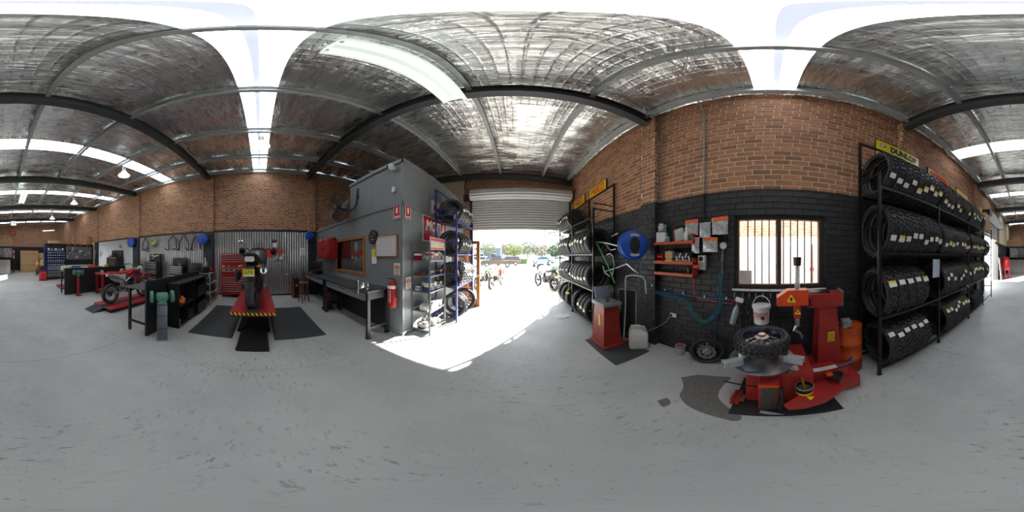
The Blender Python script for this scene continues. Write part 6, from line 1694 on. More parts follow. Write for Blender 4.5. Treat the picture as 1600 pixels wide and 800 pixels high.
lumpy('parts_bag', 'crumpled clear bag of parts at the corner end of the fourth tier', 'bag', sh_xy(.05, -.25) + (GL[1] + .001,), (.2, .16, .13), mat('milky_bag', '#c9c1bc', .3, var=.2, scale=25), 12)
for i, (u, v, d_) in enumerate(((-.02, -.2, (.24, .16, .12)), (.06, -.02, (.22, .16, .16)), (.06, .18, (.2, .14, .1)))):
    lumpy('parts_bag', 'pale bag of parts on the lowest shelf tier, ' + posn[i], 'bag', sh_xy(u, v) + (GL[0] + .001,), d_, mat('pale_bag', '#b8ada4', .4, var=.3, scale=22), 20 + i, 'bags on the lowest tier')
tl_ = thing('fork_tube', 'bare steel tube lying across the lowest tier of the grey shelf', 'tube', sh_xy(.12, .1) + (GL[0] + .14,), 0); MB().cyl((0, -.2, 0), (.02, .22, .03), .016).build('tube', m_alu, tl_); MB().cyl((-.0, -.22, 0), (0, -.18, 0), .022).build('end_cap', m_steel, tl_)
# glazed timber door swung open from the office wall
gd = struct(bpy.data.objects.new('door_3', None)); COL.objects.link(gd); gd.location = (-1.94, 4.88, 0)
W_, H_ = .82, 2.06
for nm, a in (('stile', (0, .1, 0, H_)), ('stile', (W_ - .1, W_, 0, H_)), ('rail', (.1, W_ - .1, 0, .24)), ('rail', (.1, W_ - .1, H_ - .1, H_))):
    MB().bb(a[0], a[1], -.02, .02, a[2] + .006, a[3] + .006).build(nm, m_timber, gd, angle=None)
for i in range(1, 5): MB().bb(.1, W_ - .1, -.012, .012, .24 + i * 1.72 / 5 - .012, .24 + i * 1.72 / 5 + .012).build('glazing_bar', m_timber, gd, angle=None)
MB().bb(W_ / 2 - .012, W_ / 2 + .012, -.012, .012, .24, H_ - .1).build('glazing_bar', m_timber, gd, angle=None)
for i in range(5):
    for s in (0, 1):
        x0 = .1 if s == 0 else W_ / 2 + .012; MB().bb(x0, x0 + (W_ - .2) / 2 - .012, -.003, .003, .255 + i * .344, .255 + (i + 1) * .344 - .026).build('pane', m_glass, gd, angle=None)
k_ = MB(); k_.ball((W_ - .05, -.06, 1.0), .03, 14, 10); k_.cyl((W_ - .05, -.06, 1.0), (W_ - .05, 0, 1.0), .012); k_.build('knob', m_chrome, gd)

# ================================================================== LEFT BAYS: BENCHES, TOOL CHESTS, HANGING STANDS
m_bbench = mat('black_bench_board', '#1d1e20', .5, var=.25, scale=5)
def dark_bench(label, x0, x1, yb, zt, back, leg_near=True):
    """grey topped bench with a tall black back board; board at y=yb, table on its -Y side"""
    b = thing('workbench', label, 'workbench', ((x0 + x1) / 2, yb, 0)); w_ = x1 - x0
    MB().bb(-w_ / 2, w_ / 2, -.02, .02, 0.003, back).build('back_board', m_bbench, b, angle=None)
    MB().rbox((0, -.27, zt - .02), (w_ + .02, .5, .04), .005, 1).build('bench_top', m_btop, b)
    for x in (-w_ / 2 + .05, w_ / 2 - .05, 0):
        MB().bb(x - .025, x + .025, -.49, -.44, 0, zt - .04).build('leg', m_rack, b, angle=None)
        MB().bb(x - .02, x + .02, -.44, -.02, .22, .26).build('stretcher', m_rack, b, angle=None)
    MB().bb(-w_ / 2 + .03, w_ / 2 - .03, -.48, -.45, zt - .1, zt - .04).build('apron', m_rack, b, angle=None)
    return b
dark_bench('dark bench with black back board nearest the camera, holding a steel top', -5.0, -2.27, -1.93, .99, 1.13)
dark_bench('far dark bench with black back board behind the low red lift', -5.6, -2.37, -6.15, .99, 1.1)
# black shelving in front of the near bench
bs = thing('storage_unit', 'black open storage unit with crates beside the rubber mat', 'shelf unit', (-3.76, -1.9, 0))
x0, x1 = -.83, .83
MB().bb(x0, x1, 0, .3, .985, 1.015).build('top_board', m_bbench, bs, angle=None); MB().bb(x1 - .025, x1, 0, .3, 0, .985).build('end_board', m_bbench, bs, angle=None); MB().bb(x0, x0 + .025, 0, .3, 0, .985).build('end_board', m_bbench, bs, angle=None)
MB().bb(x0, x1, 0, .3, .03, .055).build('shelf_board', m_bbench, bs, angle=None); MB().bb(x0, x1, 0, .3, .5, .525).build('shelf_board', m_bbench, bs, angle=None); MB().bb(-.0, .025, 0, .3, .055, .985).build('divider', m_bbench, bs, angle=None); MB().bb(.36, .38, 0, .3, .055, .5).build('divider', m_bbench, bs, angle=None)
MB().bb(x0, x1, 0.0, .012, .03, 1.0).build('back_board', m_bbench, bs, angle=None)
def crate(label, loc, d_, rz=0., m=None):
    c = thing('plastic_crate', label, 'crate', loc, rz, 'black crates in the storage unit'); m = m or m_blk_pl
    MB().bb(-d_[0]/2, d_[0]/2, -d_[1]/2, d_[1]/2, 0, .006).build('crate_floor', m, c, angle=None)
    for sx in (-1, 1): MB().bb(sx * d_[0]/2 - .004, sx * d_[0]/2 + .004, -d_[1]/2, d_[1]/2, 0, d_[2]).build('crate_side', m, c, angle=None)
    for sy in (-1, 1): MB().bb(-d_[0]/2, d_[0]/2, sy * d_[1]/2 - .004, sy * d_[1]/2 + .004, 0, d_[2]).build('crate_side', m, c, angle=None)
    q = MB(); 
    for sx in (-1, 1): q.bb(sx * d_[0]/2 - .012, sx * d_[0]/2 + .012, -d_[1]/2 - .012, d_[1]/2 + .012, d_[2] - .02, d_[2])
    for sy in (-1, 1): q.bb(-d_[0]/2, d_[0]/2, sy * d_[1]/2 - .012, sy * d_[1]/2 + .012, d_[2] - .02, d_[2])
    q.build('crate_rim', m, c, angle=None)
crate('big black crate on the lower level, far side of the storage unit', (-4.17, -1.7, .056), (.66, .3, .3))
crate('big black crate on the upper level, far side of the storage unit', (-4.17, -1.7, .526), (.66, .3, .3))
crate('small black crate on the lower level of the storage unit', (-3.56, -1.74, .056), (.28, .24, .26))
oc = thing('engine_cover', 'orange engine cover lying in the black storage unit', 'engine part', (-3.25, -1.72, .527), R(20))
MB().rbox((0, 0, .05), (.3, .18, .1), .04, 3).build('casting', mat('orange_casting', '#d0661a', .5, var=.25, scale=20), oc)
MB().cyl((-.08, -.02, .05), (-.08, -.02, .14), .05, n=16).build('boss', mat('orange_casting', '#d0661a', .5), oc); MB().cyl((.08, -.03, .07), (.08, -.11, .09), .04, n=14).build('boss', m_orange, oc); MB().ball((.02, .03, .1), (.06, .05, .05), 12, 8).build('boss', mat('orange_casting', '#d0661a'), oc)
bottle('oil_bottle', 'small pale bottle standing at the end of the black storage unit', (-2.99, -1.64, .056), .035, .2, mat('cream_bottle', '#cfc8b0', .4), m_redpl, .4, band=m_print_r)
# bench grinders
def grinder(name_label, loc, rz, ped, ped_h):
    g = thing('bench_grinder', name_label, 'grinder', loc, rz)
    z = ped_h
    if ped == 'box':
        MB().rbox((0, 0, ped_h / 2 - .005), (.17, .17, ped_h - .01), .01).build('pedestal', mat('grey_blue_pedestal', '#5d626c', .45, var=.1), g)
        for zz in (.26, .52): MB().bb(-.088, .088, -.088, .088, zz, zz + .012).build('strap_band', m_blk_pl, g, angle=None)
        MB().rbox((.05, -.09, .5), (.03, .02, .12), .004).build('latch', m_blk_pl, g); MB().bb(-.04, .05, -.0905, -.086, .34, .37).build('red_marking', mat('dull_red_mark', '#7a3a3a', .6), g, angle=None)
        MB().rbox((0, 0, .006), (.24, .24, .012), .004).build('foot_plate', m_galv, g)
    else:
        MB().cyl((0, 0, .01), (0, 0, ped_h), .045, n=16).build('pedestal', m_red, g); MB().rbox((0, 0, .008), (.24, .24, .016), .004).build('foot_plate', m_red, g)
    MB().loft([[(-.09, -.07, z), (.09, -.07, z), (.09, .07, z), (-.09, .07, z)], [(-.05, -.05, z + .08), (.05, -.05, z + .08), (.05, .05, z + .08), (-.05, .05, z + .08)]]).build('base', m_green, g, angle=None)
    MB().lathe([(0, -.11), (.05, -.11), (.075, -.095), (.08, -.06), (.08, .06), (.075, .095), (.05, .11), (0, .11)], 24, (0, 0, z + .13), 'X').build('motor', m_green, g)
    for s in (-1, 1):
        MB().lathe([(0, -.03), (.1, -.03), (.11, -.02), (.11, .02), (.1, .03), (0, .03)], 26, (s * .18, 0, z + .13), 'X').build('wheel_guard', m_green, g)
        MB().lathe([(0, -.012), (.085, -.012), (.085, .012), (0, .012)], 24, (s * .2, -.045, z + .13), 'X').build('grinding_wheel', m_redold if s < 0 else m_steel, g); MB().rbox((s * .2, -.15, z + .1), (.07, .03, .02), .004).build('tool_rest', m_dark, g)
    return g
grinder('green bench grinder on a grey box pedestal before the near bench', (-2.36, -1.63, 0), R(-48), 'box', .74)
grinder('green bench grinder on a red pole before the far bench', (-2.85, -5.85, 0), R(-5), 'pole', .82)
# open steel shelf at the end of the near bench
os_ = thing('steel_shelf', 'bare steel open shelf between the near bench and the red tool chest', 'shelf', (-5.3, -1.72, 0))
for x in (-.46, .46):
    for y in (-.17, .17): MB().bb(x - .015, x + .015, y - .015, y + .015, 0, 1.1).build('post', m_galv, os_, angle=None)
for z in (.12, .4, .72, 1.05): MB().bb(-.46, .46, -.17, .17, z - .02, z).build('shelf_board', m_galv, os_, angle=None)
for i, (x, z, c_, lb) in enumerate(((-.25, .121, '#8a2a20', 'rust red toolbox on the lowest level of the bare steel shelf'), (.2, .121, '#5a4636', 'brown box on the lowest level of the bare steel shelf'), (-.1, .401, '#2a2c2e', 'black case on the second level of the bare steel shelf'), (.15, .721, '#4a4c4e', 'grey case on the third level of the bare steel shelf'))):
    vbox('tool_case', lb, 'case', (-5.3 + x, -1.7, z), (.36, .26, .14), mat('case_' + c_, c_, .5), 0, .015, 'cases on the bare steel shelf')
pv = thing('hand_press', 'black and steel hand press on the bare steel shelf top', 'press', (-5.0, -1.75, 1.052))
MB().rbox((0, 0, .1), (.26, .22, .2), .015).build('body', m_blk_pl, pv); MB().cyl((.02, 0, .2), (.02, 0, .5), .025).build('ram', m_chrome, pv); MB().cyl((-.1, .02, .2), (-.1, .02, .36), .03).build('post', m_steel, pv); MB().tube([(.12, 0, .2), (.3, .0, .34)], .01).build('lever', m_hdpe, pv)
lumpy('shop_rag', 'red and white shop rag on the bare steel shelf', 'rag', (-5.35, -1.65, 1.051), (.24, .2, .1), mat('red_rag', '#8a2420', .95, var=.5, scale=14), 31)
# hanging paddock stands on the corrugated wall
def hang_stand(label, lines, X=XL + .13):
    p0 = WX(lines[0][0][0], lines[0][0][1], X); t_ = thing('paddock_stand', label, 'stand', tuple(p0), 0, 'black paddock stands on the wall')
    for i, ln in enumerate(lines):
        MB().tube([WX(a, b, X + (.12 if i else 0.0) * (k > 0)) - p0 for k, (a, b) in enumerate(ln)], .024, 8).build('tube' if i == 0 else 'arm', m_blk_pl, t_)
    a, b = lines[0][len(lines[0]) // 2]; p = WX(a, b, X) - p0
    MB().tube([(p.x - .08, p.y, p.z + .02), (p.x, p.y, p.z + .025), (p.x + .02, p.y, p.z + .06)], .01, 6).build('wall_hook', m_steel, t_)
Z7 = lambda *l: [(195 + x / 10, 355 + y / 10) for x, y in l]
hang_stand('black paddock stand hanging farthest from the camera, left of the helmet', [Z7((275, 375), (278, 270), (320, 165), (366, 250), (368, 375)), Z7((275, 345), (320, 360), (370, 382)), Z7((320, 345), (362, 320))])
hang_stand('black paddock stand hanging just right of the helmet', [Z7((690, 350), (686, 210), (750, 130), (805, 190), (812, 350)), Z7((690, 350), (655, 352), (622, 332)), Z7((812, 350), (785, 345), (750, 332))])
hang_stand('black paddock stand hanging third along the corrugated wall', [Z7((852, 362), (856, 240), (925, 105), (995, 240), (997, 365)), Z7((997, 365), (970, 345), (940, 320)), Z7((852, 362), (835, 355), (812, 340))])
hang_stand('black paddock stand hanging nearest the blue reel', [Z7((1045, 355), (1050, 270), (1090, 165), (1125, 150), (1170, 180), (1190, 350)), Z7((1045, 355), (1030, 330)), Z7((1070, 355), (1052, 356))])
hm = thing('motorcycle_helmet', 'yellow green and black helmet hanging on the corrugated wall', 'helmet', tuple(WX(240.5, 381, XL + .2)), R(100))
MB().ball((0, 0, 0), (.13, .15, .15), 18, 12).build('shell', mat('lime_shell', '#a8b83a', .35, var=.1), hm)
for a in (-.5, 0, .5): MB().box((.1 * sin(a), -.12 * cos(a), .03), (.02, .03, .24), rz=a).build('black_stripe', m_blk_pl, hm, angle=None)
MB().tube([(-.08, 0, -.12), (0, -.02, -.22), (.08, 0, -.12)], .008, 6).build('chin_strap', m_blk_pl, hm); MB().cyl((0, .1, .12), (0, .2, .14), .01).build('hook', m_steel, hm)
# black tool chests
TG = 'black tool chests along the corrugated wall'
tool_chest('tall black tool chest with pale pulls and stickered open lid', (-5.93, -4.75, 0), R(90), .72, .45, [(.18 + .09 * i, .09, (1.,)) for i in range(5)] + [(.75 + .085 * i, .085, (1.,)) for i in range(2)] + [(.97 + .085 * i, .085, (1.,)) for i in range(4)], m_blk_pl, m_pull, .11, .36, group=TG)
q = thing('sticker_sheet', 'sheet of colourful stickers inside the open lid of the tall black chest', 'stickers', (-6.3, -4.75, 1.56), R(90), None, (R(-8), 0, R(90)))
MB().bb(-.3, .3, -.035, -.032, -.14, .14).build('sheet', m_print_k, q, angle=None)
for i in range(14):
    r5 = random.Random(i); MB().rbox((r5.uniform(-.25, .25), -.037, r5.uniform(-.1, .1)), (.06 + .06 * r5.random(), .003, .04), .002, 1).build('sticker', [m_paper, m_ysign, m_orange, m_print_r][i % 4], q)
tool_chest('lower black tool chest with pale pulls and plain open lid', (-5.93, -3.4, 0), R(90), .68, .42, [(.18 + .1 * i, .1, (1.,)) for i in range(6)] + [(.82 + .085 * i, .085, (1.,)) for i in range(4)], m_blk_pl, m_pull, .11, .33, group=TG)
bottle('oil_bottle', 'lime green bottle on the lower black tool chest', (-6.15, -3.32, 1.192), .05, .1, mat('lime_plastic', '#b8cc3a', .4), m_blk_pl, .5)
tool_chest('far black tool chest with red items on top, beyond the dark bench', (-5.93, -7.7, 0), R(90), 1.0, .45, [(.18 + .15 * i, .15, (1.,)) for i in range(5)] + [(1.0 + .1 * i, .1, (1.,)) for i in range(5)], m_blk_pl, m_pull, .11, .42, group=TG)
vbox('parts_case', 'red plastic case on the far black tool chest', 'case', (-6.1, -7.9, 1.535), (.2, .3, .1), m_redpl, 0, .02)
tool_chest('small dark tool chest beside the blue reel pier', (-5.93, -2.62, 0), R(90), .42, .4, [(.18 + .16 * i, .16, (1.,)) for i in range(5)], m_blk_pl, m_dark, .11, .3, group=TG)
wc = thing('wall_dial', 'small round grey dial hanging on the far corrugated sheets', 'dial', tuple(WX(188, 385, XL + .07)), R(90)); MB().lathe([(0, -.03), (.1, -.03), (.11, 0), (0, 0)], 20, axis='Y').build('disc', m_grey, wc); MB().lathe([(.09, -.035), (.1, -.035), (.1, -.03)], 20, axis='Y').build('bezel', m_dark, wc)
MB().cyl((0, -.02, .1), (0, -.02, .5), .004, n=6).build('cord', m_blk_pl, wc)
# red steel bench with odds and ends, beyond the dirt bike
rbn = thing('workbench', 'red steel bench behind the dirt bike', 'workbench', (-4.35, -5.6, 0))
MB().rbox((0, 0, .84), (1.45, .55, .05), .006, 1).build('bench_top', m_red, rbn)
for x in (-.65, .65):
    for y in (-.22, .22): MB().bb(x - .04, x + .04, y - .04, y + .04, 0, .82).build('leg', m_red, rbn, angle=None)
MB().bb(-.65, .65, -.22, .22, .18, .2).build('lower_shelf', mat('raw_ply', '#8a7050', .7, var=.2), rbn, angle=None)
for i, (x, y, c_, lb) in enumerate(((-3.75, -5.5, '#c9cdd0', 'white tub on the near end of the red bench'), (-4.75, -5.45, '#c4c8cc', 'pale tub in the middle of the red bench'), (-4.95, -5.6, '#b03a34', 'red oil tub at the far end of the red bench'), (-5.0, -5.42, '#3a8a44', 'green bottle at the far end of the red bench'))):
    bottle('plastic_tub', lb, (x, y, .866), .07 if i < 3 else .04, .15 if i < 3 else .22, mat('tub_' + c_, c_, .4), m_white if i else m_grey, .9 if i < 3 else .4, cat='tub' if i < 3 else 'bottle')
# plastics and parts on the far dark bench
for i, (x, c_, d_, lb) in enumerate(((-2.55, '#c8c6a8', (.4, .3, .2), 'pale yellow plastics heaped at the near end of the far bench'), (-3.0, '#2a48b0', (.6, .34, .13), 'blue plastic panel on the far dark bench'), (-3.4, '#d8dadc', (.4, .3, .14), 'white plastic panel on the far dark bench'), (-3.75, '#c8401c', (.45, .34, .2), 'orange red plastics heaped on the far dark bench'), (-4.2, '#c03c20', (.35, .3, .14), 'small red plastics beside the yellow container'))):
    lumpy('bike_plastics', lb, 'plastics', (x, -6.42, .992), d_, mat('plast_' + c_, c_, .4, var=.15), 40 + i, 'bike plastics on the far bench')
vbox('fuel_container', 'yellow plastic container on the far dark bench', 'container', (-4.6, -6.4, .992), (.18, .14, .2), mat('yellow_container', '#d8a818', .4), 0, .03)
ds = thing('display_card', 'orange display card of small parts on the far bench', 'display', (-5.15, -6.35, .992), R(30)); MB().rbox((0, 0, .22), (.36, .06, .44), .006).build('board', mat('display_grey', '#4a4644', .6, var=.3, scale=30), ds); MB().bb(-.18, .18, -.034, -.03, .32, .44).build('orange_header', m_orange, ds, angle=None)
for i in range(6): MB().rbox((-.12 + .12 * (i % 3), -.035, .1 + .12 * (i // 3)), (.07, .012, .09), .003, 1).build('small_part', [m_paper, m_red][i % 2], ds)
# ================================================================== REAR OF THE SHED
PY = -10.72
pw_ = MB(); pw_.bb(XL, -2.75, PY - .1, PY, 0, 2.46); struct(pw_.build('wall_partition', m_black, angle=None))
fb = thing('bin_rack', 'black rack frame of small blue parts bins on the dark partition', 'rack', (-3.45, PY + .02, 0))
for x in (-.66, .66): MB().bb(x - .03, x + .03, 0, .2, 0, 2.05).build('upright', m_rack, fb, angle=None)
BZ = [.5, .98, 1.28, 1.45, 1.62, 1.8]
for z in BZ + [.2]: MB().bb(-.66, .66, 0.02, .22, z - .02, z).build('tier', m_rack, fb, angle=None)
MB().bb(-.66, .66, .0, .012, .1, 2.0).build('back_sheet', m_galv, fb, angle=None)
bn = MB(); m_bin = mat('navy_bin', '#1c2a86', .45, var=.1)
bn.bb(-.07, .07, -.08, .08, 0, .004); bn.bb(-.07, -.066, -.08, .08, 0, .1); bn.bb(.066, .07, -.08, .08, 0, .1); bn.bb(-.07, .07, -.08, -.076, 0, .13); bn.bb(-.07, .07, .076, .08, 0, .06)
bmesh_ = bn.mesh('bin', m_bin, None); lbm = MB().bb(-.04, .04, .0805, .083, .015, .05).mesh('bin_label', m_print_w, None)
for z in BZ:
    for i in range(8):
        o = tag(ob('parts_bin', bmesh_, None, (-3.45 - .56 + i * .16, PY + .16, z + .001)), 'navy parts bin, %s from the pegboard end, %s row up in the bin rack' % (ORD[i], ORD[BZ.index(z)]), 'bin', 'navy parts bins in the rack')
        ob('label_tag', lbm, o)
for i in range(5): bottle('spray_can', ['white', 'silver', 'grey', 'cream', 'steel'][i] + ' spray can on top of the blue bin rack', (-3.95 + i * .25, PY + .12, 1.985), .05, .2, mat('can_%d' % i, ['#d8d8d8', '#a8aab0', '#8a8c90', '#cfc8b4', '#9a9a9a'][i], .35), m_hdpe, .6, cat='can') if False else None
tr_ = thing('parts_tray', 'grey tray of white tubs above the blue bins', 'tray', (-3.45, PY + .14, 1.985)); MB().bb(-.6, .6, -.1, .1, 0, .02).build('tray_floor', m_galv, tr_, angle=None)
for i in range(5): MB().lathe([(0, .02), (.07, .02), (.08, .14), (0, .14)], 12, (-.5 + .25 * i, 0, 0)).build('tub', [m_white, m_grey][i % 2], tr_)
# pegboard
pg = thing('pegboard', 'grey pegboard of hanging packs and hooks on the dark partition', 'pegboard', (-5.28, PY + .012, 1.85), pi)
MB().bb(-1.05, 1.05, -.02, 0, -.5, .42).build('board', mat('pegboard_grey', '#6a6e6c', .6, var=.15, scale=40), pg, angle=None)
for i in range(4): MB().rbox((-.85 + .5 * i, -.04, .5), (.22, .06, .1), .02).build('red_header', m_redpl, pg)
rq = random.Random(8)
for i in range(26):
    x, z = -.95 + 1.9 * rq.random(), -.42 + .75 * rq.random(); MB().rbox((x, -.04, z), (.05 + .09 * rq.random(), .02, .07 + .12 * rq.random()), .006, 1).build('hanging_item', [m_paper, m_steel, m_blk_pl, mat('lilac_card', '#c8b4c8', .6), m_hdpe][i % 5], pg)
pt_ = thing('work_table', 'pale legged table under the grey pegboard', 'table', (-5.2, PY + .45, 0)); MB().rbox((0, 0, .95), (1.8, .6, .04), .006).build('table_top', m_hdpe, pt_)
for x in (-.85, .85):
    for y in (-.25, .25): MB().bb(x - .025, x + .025, y - .025, y + .025, 0, .93).build('leg', m_hdpe, pt_, angle=None)
pf = thing('pedestal_fan', 'steel caged fan on a dark stand beside the pegboard', 'fan', (-6.05, -9.55, 0), R(60))
MB().lathe([(0, 0), (.2, 0), (.2, .02), (.03, .05), (0, .05)], 20).build('base', m_blk_pl, pf); MB().cyl((0, 0, .04), (0, 0, 1.7), .02).build('pole', m_blk_pl, pf)
q = MB()
for r_ in (.08, .15, .22, .27): q.tube([(r_ * cos(a), -.1, 1.75 + r_ * sin(a)) for a in [2 * pi * i / 20 for i in range(20)]], .006, 4, closed=True)
for i in range(14): q.tube([(.03 * cos(a), -.12, 1.75 + .03 * sin(a)) if k == 0 else (.27 * cos(a), -.08, 1.75 + .27 * sin(a)) for k in (0, 1) for a in [2 * pi * i / 14]], .004, 4)
stuff(q.build('cage', m_steel, pf)); MB().cyl((0, -.1, 1.75), (0, .1, 1.75), .06).build('motor', m_dark, pf)
for k in range(3): MB().box((.11 * cos(k * 2.1), -.07, 1.75 + .11 * sin(k * 2.1)), (.2, .01, .09), ry=-k * 2.1).build('blade', m_steel, pf, angle=None)
# cartons on the partition and the two motorcycle crates
carton('flat cardboard box lying on top of the dark partition', (-3.3, PY - .05, 2.462), (.62, .4, .2), pi)
vbox('timber_panel', 'upright yellow timber panel on the partition by the left wall', 'panel', (-6.15, PY - .06, 2.462), (.5, .1, .62), mat('pine_board', '#a8824e', .6, var=.15), 0, .01)
KT = lambda: [('K', -.62, .72, .2, .14, m_print_r), ('Kawasaki', .08, .72, .22, .95, m_print_r)]
carton('lower large motorcycle crate with red Kawasaki lettering by the back wall', (-2.45, -16.2, 0), (1.75, .8, 1.06), pi, 'motorcycle crates', True, KT())
carton('upper large motorcycle crate with red Kawasaki lettering on the stack', (-2.45, -16.2, 1.07), (1.75, .8, 1.05), pi, 'motorcycle crates', True, KT())
carton('brown carton beside the crate stack near the blue post', (-3.75, -16.3, 1.4), (.7, .6, .5), pi); vbox('storage_tub', 'grey tub under the brown carton beside the crates', 'tub', (-3.75, -16.3, 0), (.8, .6, 1.4), m_grey, 0, .03)
MB_ = thing('steel_post', 'tall blue steel post at the end of the partition', 'post', (-2.72, PY - .18, 0)); MB().bb(-.04, .04, -.04, .04, .01, 2.4).build('shaft', m_blusteel, MB_, angle=None); MB().bb(-.08, .08, -.08, .08, 0, .012).build('foot', m_blusteel, MB_, angle=None)
motorcycle('orange dirt bike parked beyond the blue bin rack', (-3.1, -14.6, 0), R(72), 'dirt', '#e0641c', '#d8c23a', '#2a2a2c', lod=1)
jb = thing('fuel_caddy', 'red fuel caddy on the floor by the blue bin rack', 'caddy', (-2.5, -10.35, 0), R(160))
MB().rbox((0, 0, .3), (.5, .32, .52), .06, 3).build('tank', m_redpl, jb); MB().rbox((0, -.05, .02), (.5, .3, .06), .02).build('base', m_blk_pl, jb); MB().tube([(-.15, 0, .54), (-.15, 0, .64), (.15, 0, .64), (.15, 0, .54)], .018, 8).build('handle', m_redpl, jb); MB().bb(-.02, .02, -.165, -.155, .08, .5).build('seam', m_print_k, jb, angle=None)
lumpy('yellow_sack', 'yellow sack slung behind the red fuel caddy', 'sack', (-2.75, -11.4, .9), (.4, .3, .45), mat('yellow_sack', '#c8a42a', .7, var=.15), 51); vbox('pallet_bin', 'dark bin holding the yellow sack beyond the partition', 'bin', (-2.75, -11.4, 0), (.5, .5, .9), m_dark, 0, .02)
# low red lift at the end of the far bench
lift('low folded red lift beyond the far dark bench', (-2.6, -7.6, 0), pi, 1.9, .7, .12, False)
# reception counter, posters and cartons at the back
ct = thing('reception_counter', 'corrugated fronted reception counter at the back of the shed', 'counter', (.66, -14.5, 0), pi)
n_ = 150
q = MB(); q.grid(lambda u, v: (-1.18 + 2.36 * u, .006 - .014 * sin(2 * pi * u * 24), .06 + 1.2 * v), n_, 1); q.build('corrugated_front', m_corr, ct, angle=80)
q = MB(); q.bb(-1.22, 1.22, -.03, .6, 1.26, 1.32); q.build('counter_top', m_black, ct, angle=None)
for x in (-1.2, 1.2): MB().bb(x - .03, x + .03, -.03, .6, 0, 1.26).build('end_panel', m_black, ct, angle=None)
MB().bb(-1.2, 1.2, .03, .06, 0, 1.26).build('backing', m_black, ct, angle=None); MB().bb(-1.2, 1.2, -.02, .03, 0, .06).build('kick_rail', m_galv, ct, angle=None)
cbn = struct(MB().bb(-.9, XR, -17.9, -15.6, 2.4, 2.52).bb(-.95, -.8, -15.75, -15.6, 0, 2.4).build('trim_10', m_black, angle=None))
for i, (x, c_) in enumerate(((-.3, '#8f8f92'), (.55, '#77787c'), (1.4, '#a09c98'))):
    s_ = sign('picture_panel', ['greyscale motorcycle picture nearest the crates above the counter', 'middle greyscale picture above the counter', 'greyscale picture nearest the right wall above the counter'][i], (x, -15.58, 1.9), pi, .8, .9, mat('photo_%d' % i, c_, .4, var=.6, scale=5), m_black)
carton('long Kawasaki carton on the ledge above the counter, crate side', (-.2, -16.0, 2.522), (1.2, .6, .6), pi, 'cartons above the counter', True, [('Kawasaki', 0, .35, .16, .7, m_print_r)])
carton('long Kawasaki carton on the ledge above the counter, wall side', (1.35, -16.0, 2.522), (1.3, .6, .62), pi, 'cartons above the counter', True, [('K', -.45, .35, .16, .1, m_print_r), ('Kawasaki', .1, .35, .16, .7, m_print_r)])
for i, (x, d_) in enumerate(((-.45, (.35, .3, .3)), (-.05, (.3, .3, .42)), (1.2, (.7, .4, .3)))): carton(['small pale carton stacked at the crate end of the ledge', 'small tall carton stacked second on the ledge', 'brown carton stacked at the wall end of the ledge'][i], (x, -16.0, 3.13 if i < 2 else 3.15), d_, pi, 'cartons above the counter')
fire_sign('red and white safety sign on the dark post at the back', (-.875, -15.56, 2.0), pi); 
c = sign('safety_notice', 'narrow red and white notice lower on the dark post', (-.875, -15.56, 1.55), pi, .13, .34, m_print_r, m_white, .006, .01); MB().bb(-.05, .05, -.003, 0, -.14, -.04).build('white_field', m_print_w, c, angle=None)
fire_sign('red safety sign on the dark wall beyond the side roller door', (XR - .02, -11.6, 1.95), R(-90))
# red cabinet machine and checkered board by the side door
rm = thing('parts_washer', 'pinkish red parts washer by the side roller door', 'washer', (1.68, -11.45, 0), R(-120))
m_pinkred = mat('pinkish_red', '#b8323c', .5, var=.15)  # pinkish red, evenly mottled
MB().rbox((0, 0, 1.0), (.6, .5, .8), .03).build('tank', m_pinkred, rm); MB().rbox((0, .02, 1.46), (.5, .42, .14), .04).build('lid', m_pinkred, rm)
for x in (-.24, .24):
    for y in (-.2, .2): MB().bb(x - .035, x + .035, y - .035, y + .035, 0, .62).build('leg', m_pinkred, rm, angle=None)
MB().bb(-.24, .24, -.2, .2, .2, .24).build('lower_tray', m_pinkred, rm, angle=None)
ck_ = bpy.data.materials.new('checker_print'); ck_.use_nodes = True
tx_ = ck_.node_tree.nodes.new('ShaderNodeTexChecker'); tx_.inputs['Scale'].default_value = 8; tx_.inputs['Color1'].default_value = (.02, .02, .02, 1); tx_.inputs['Color2'].default_value = (.75, .75, .75, 1)
tcx = ck_.node_tree.nodes.new('ShaderNodeTexCoord'); ck_.node_tree.links.new(tcx.outputs['Object'], tx_.inputs['Vector']); ck_.node_tree.links.new(tx_.outputs[0], ck_.node_tree.nodes['Principled BSDF'].inputs['Base Color'])
cb_ = thing('checkered_board', 'black and white checkered board leaning by the side door', 'board', (XR - .3, -10.72, 0), R(-90), None, (R(-6), 0, R(-90))); MB().bb(-.28, .28, -.011, .012, .01, 1.5).build('board', ck_, cb_, angle=None); MB().bb(-.29, .29, .012, .02, 0, 1.51).build('backing', m_black, cb_, angle=None)

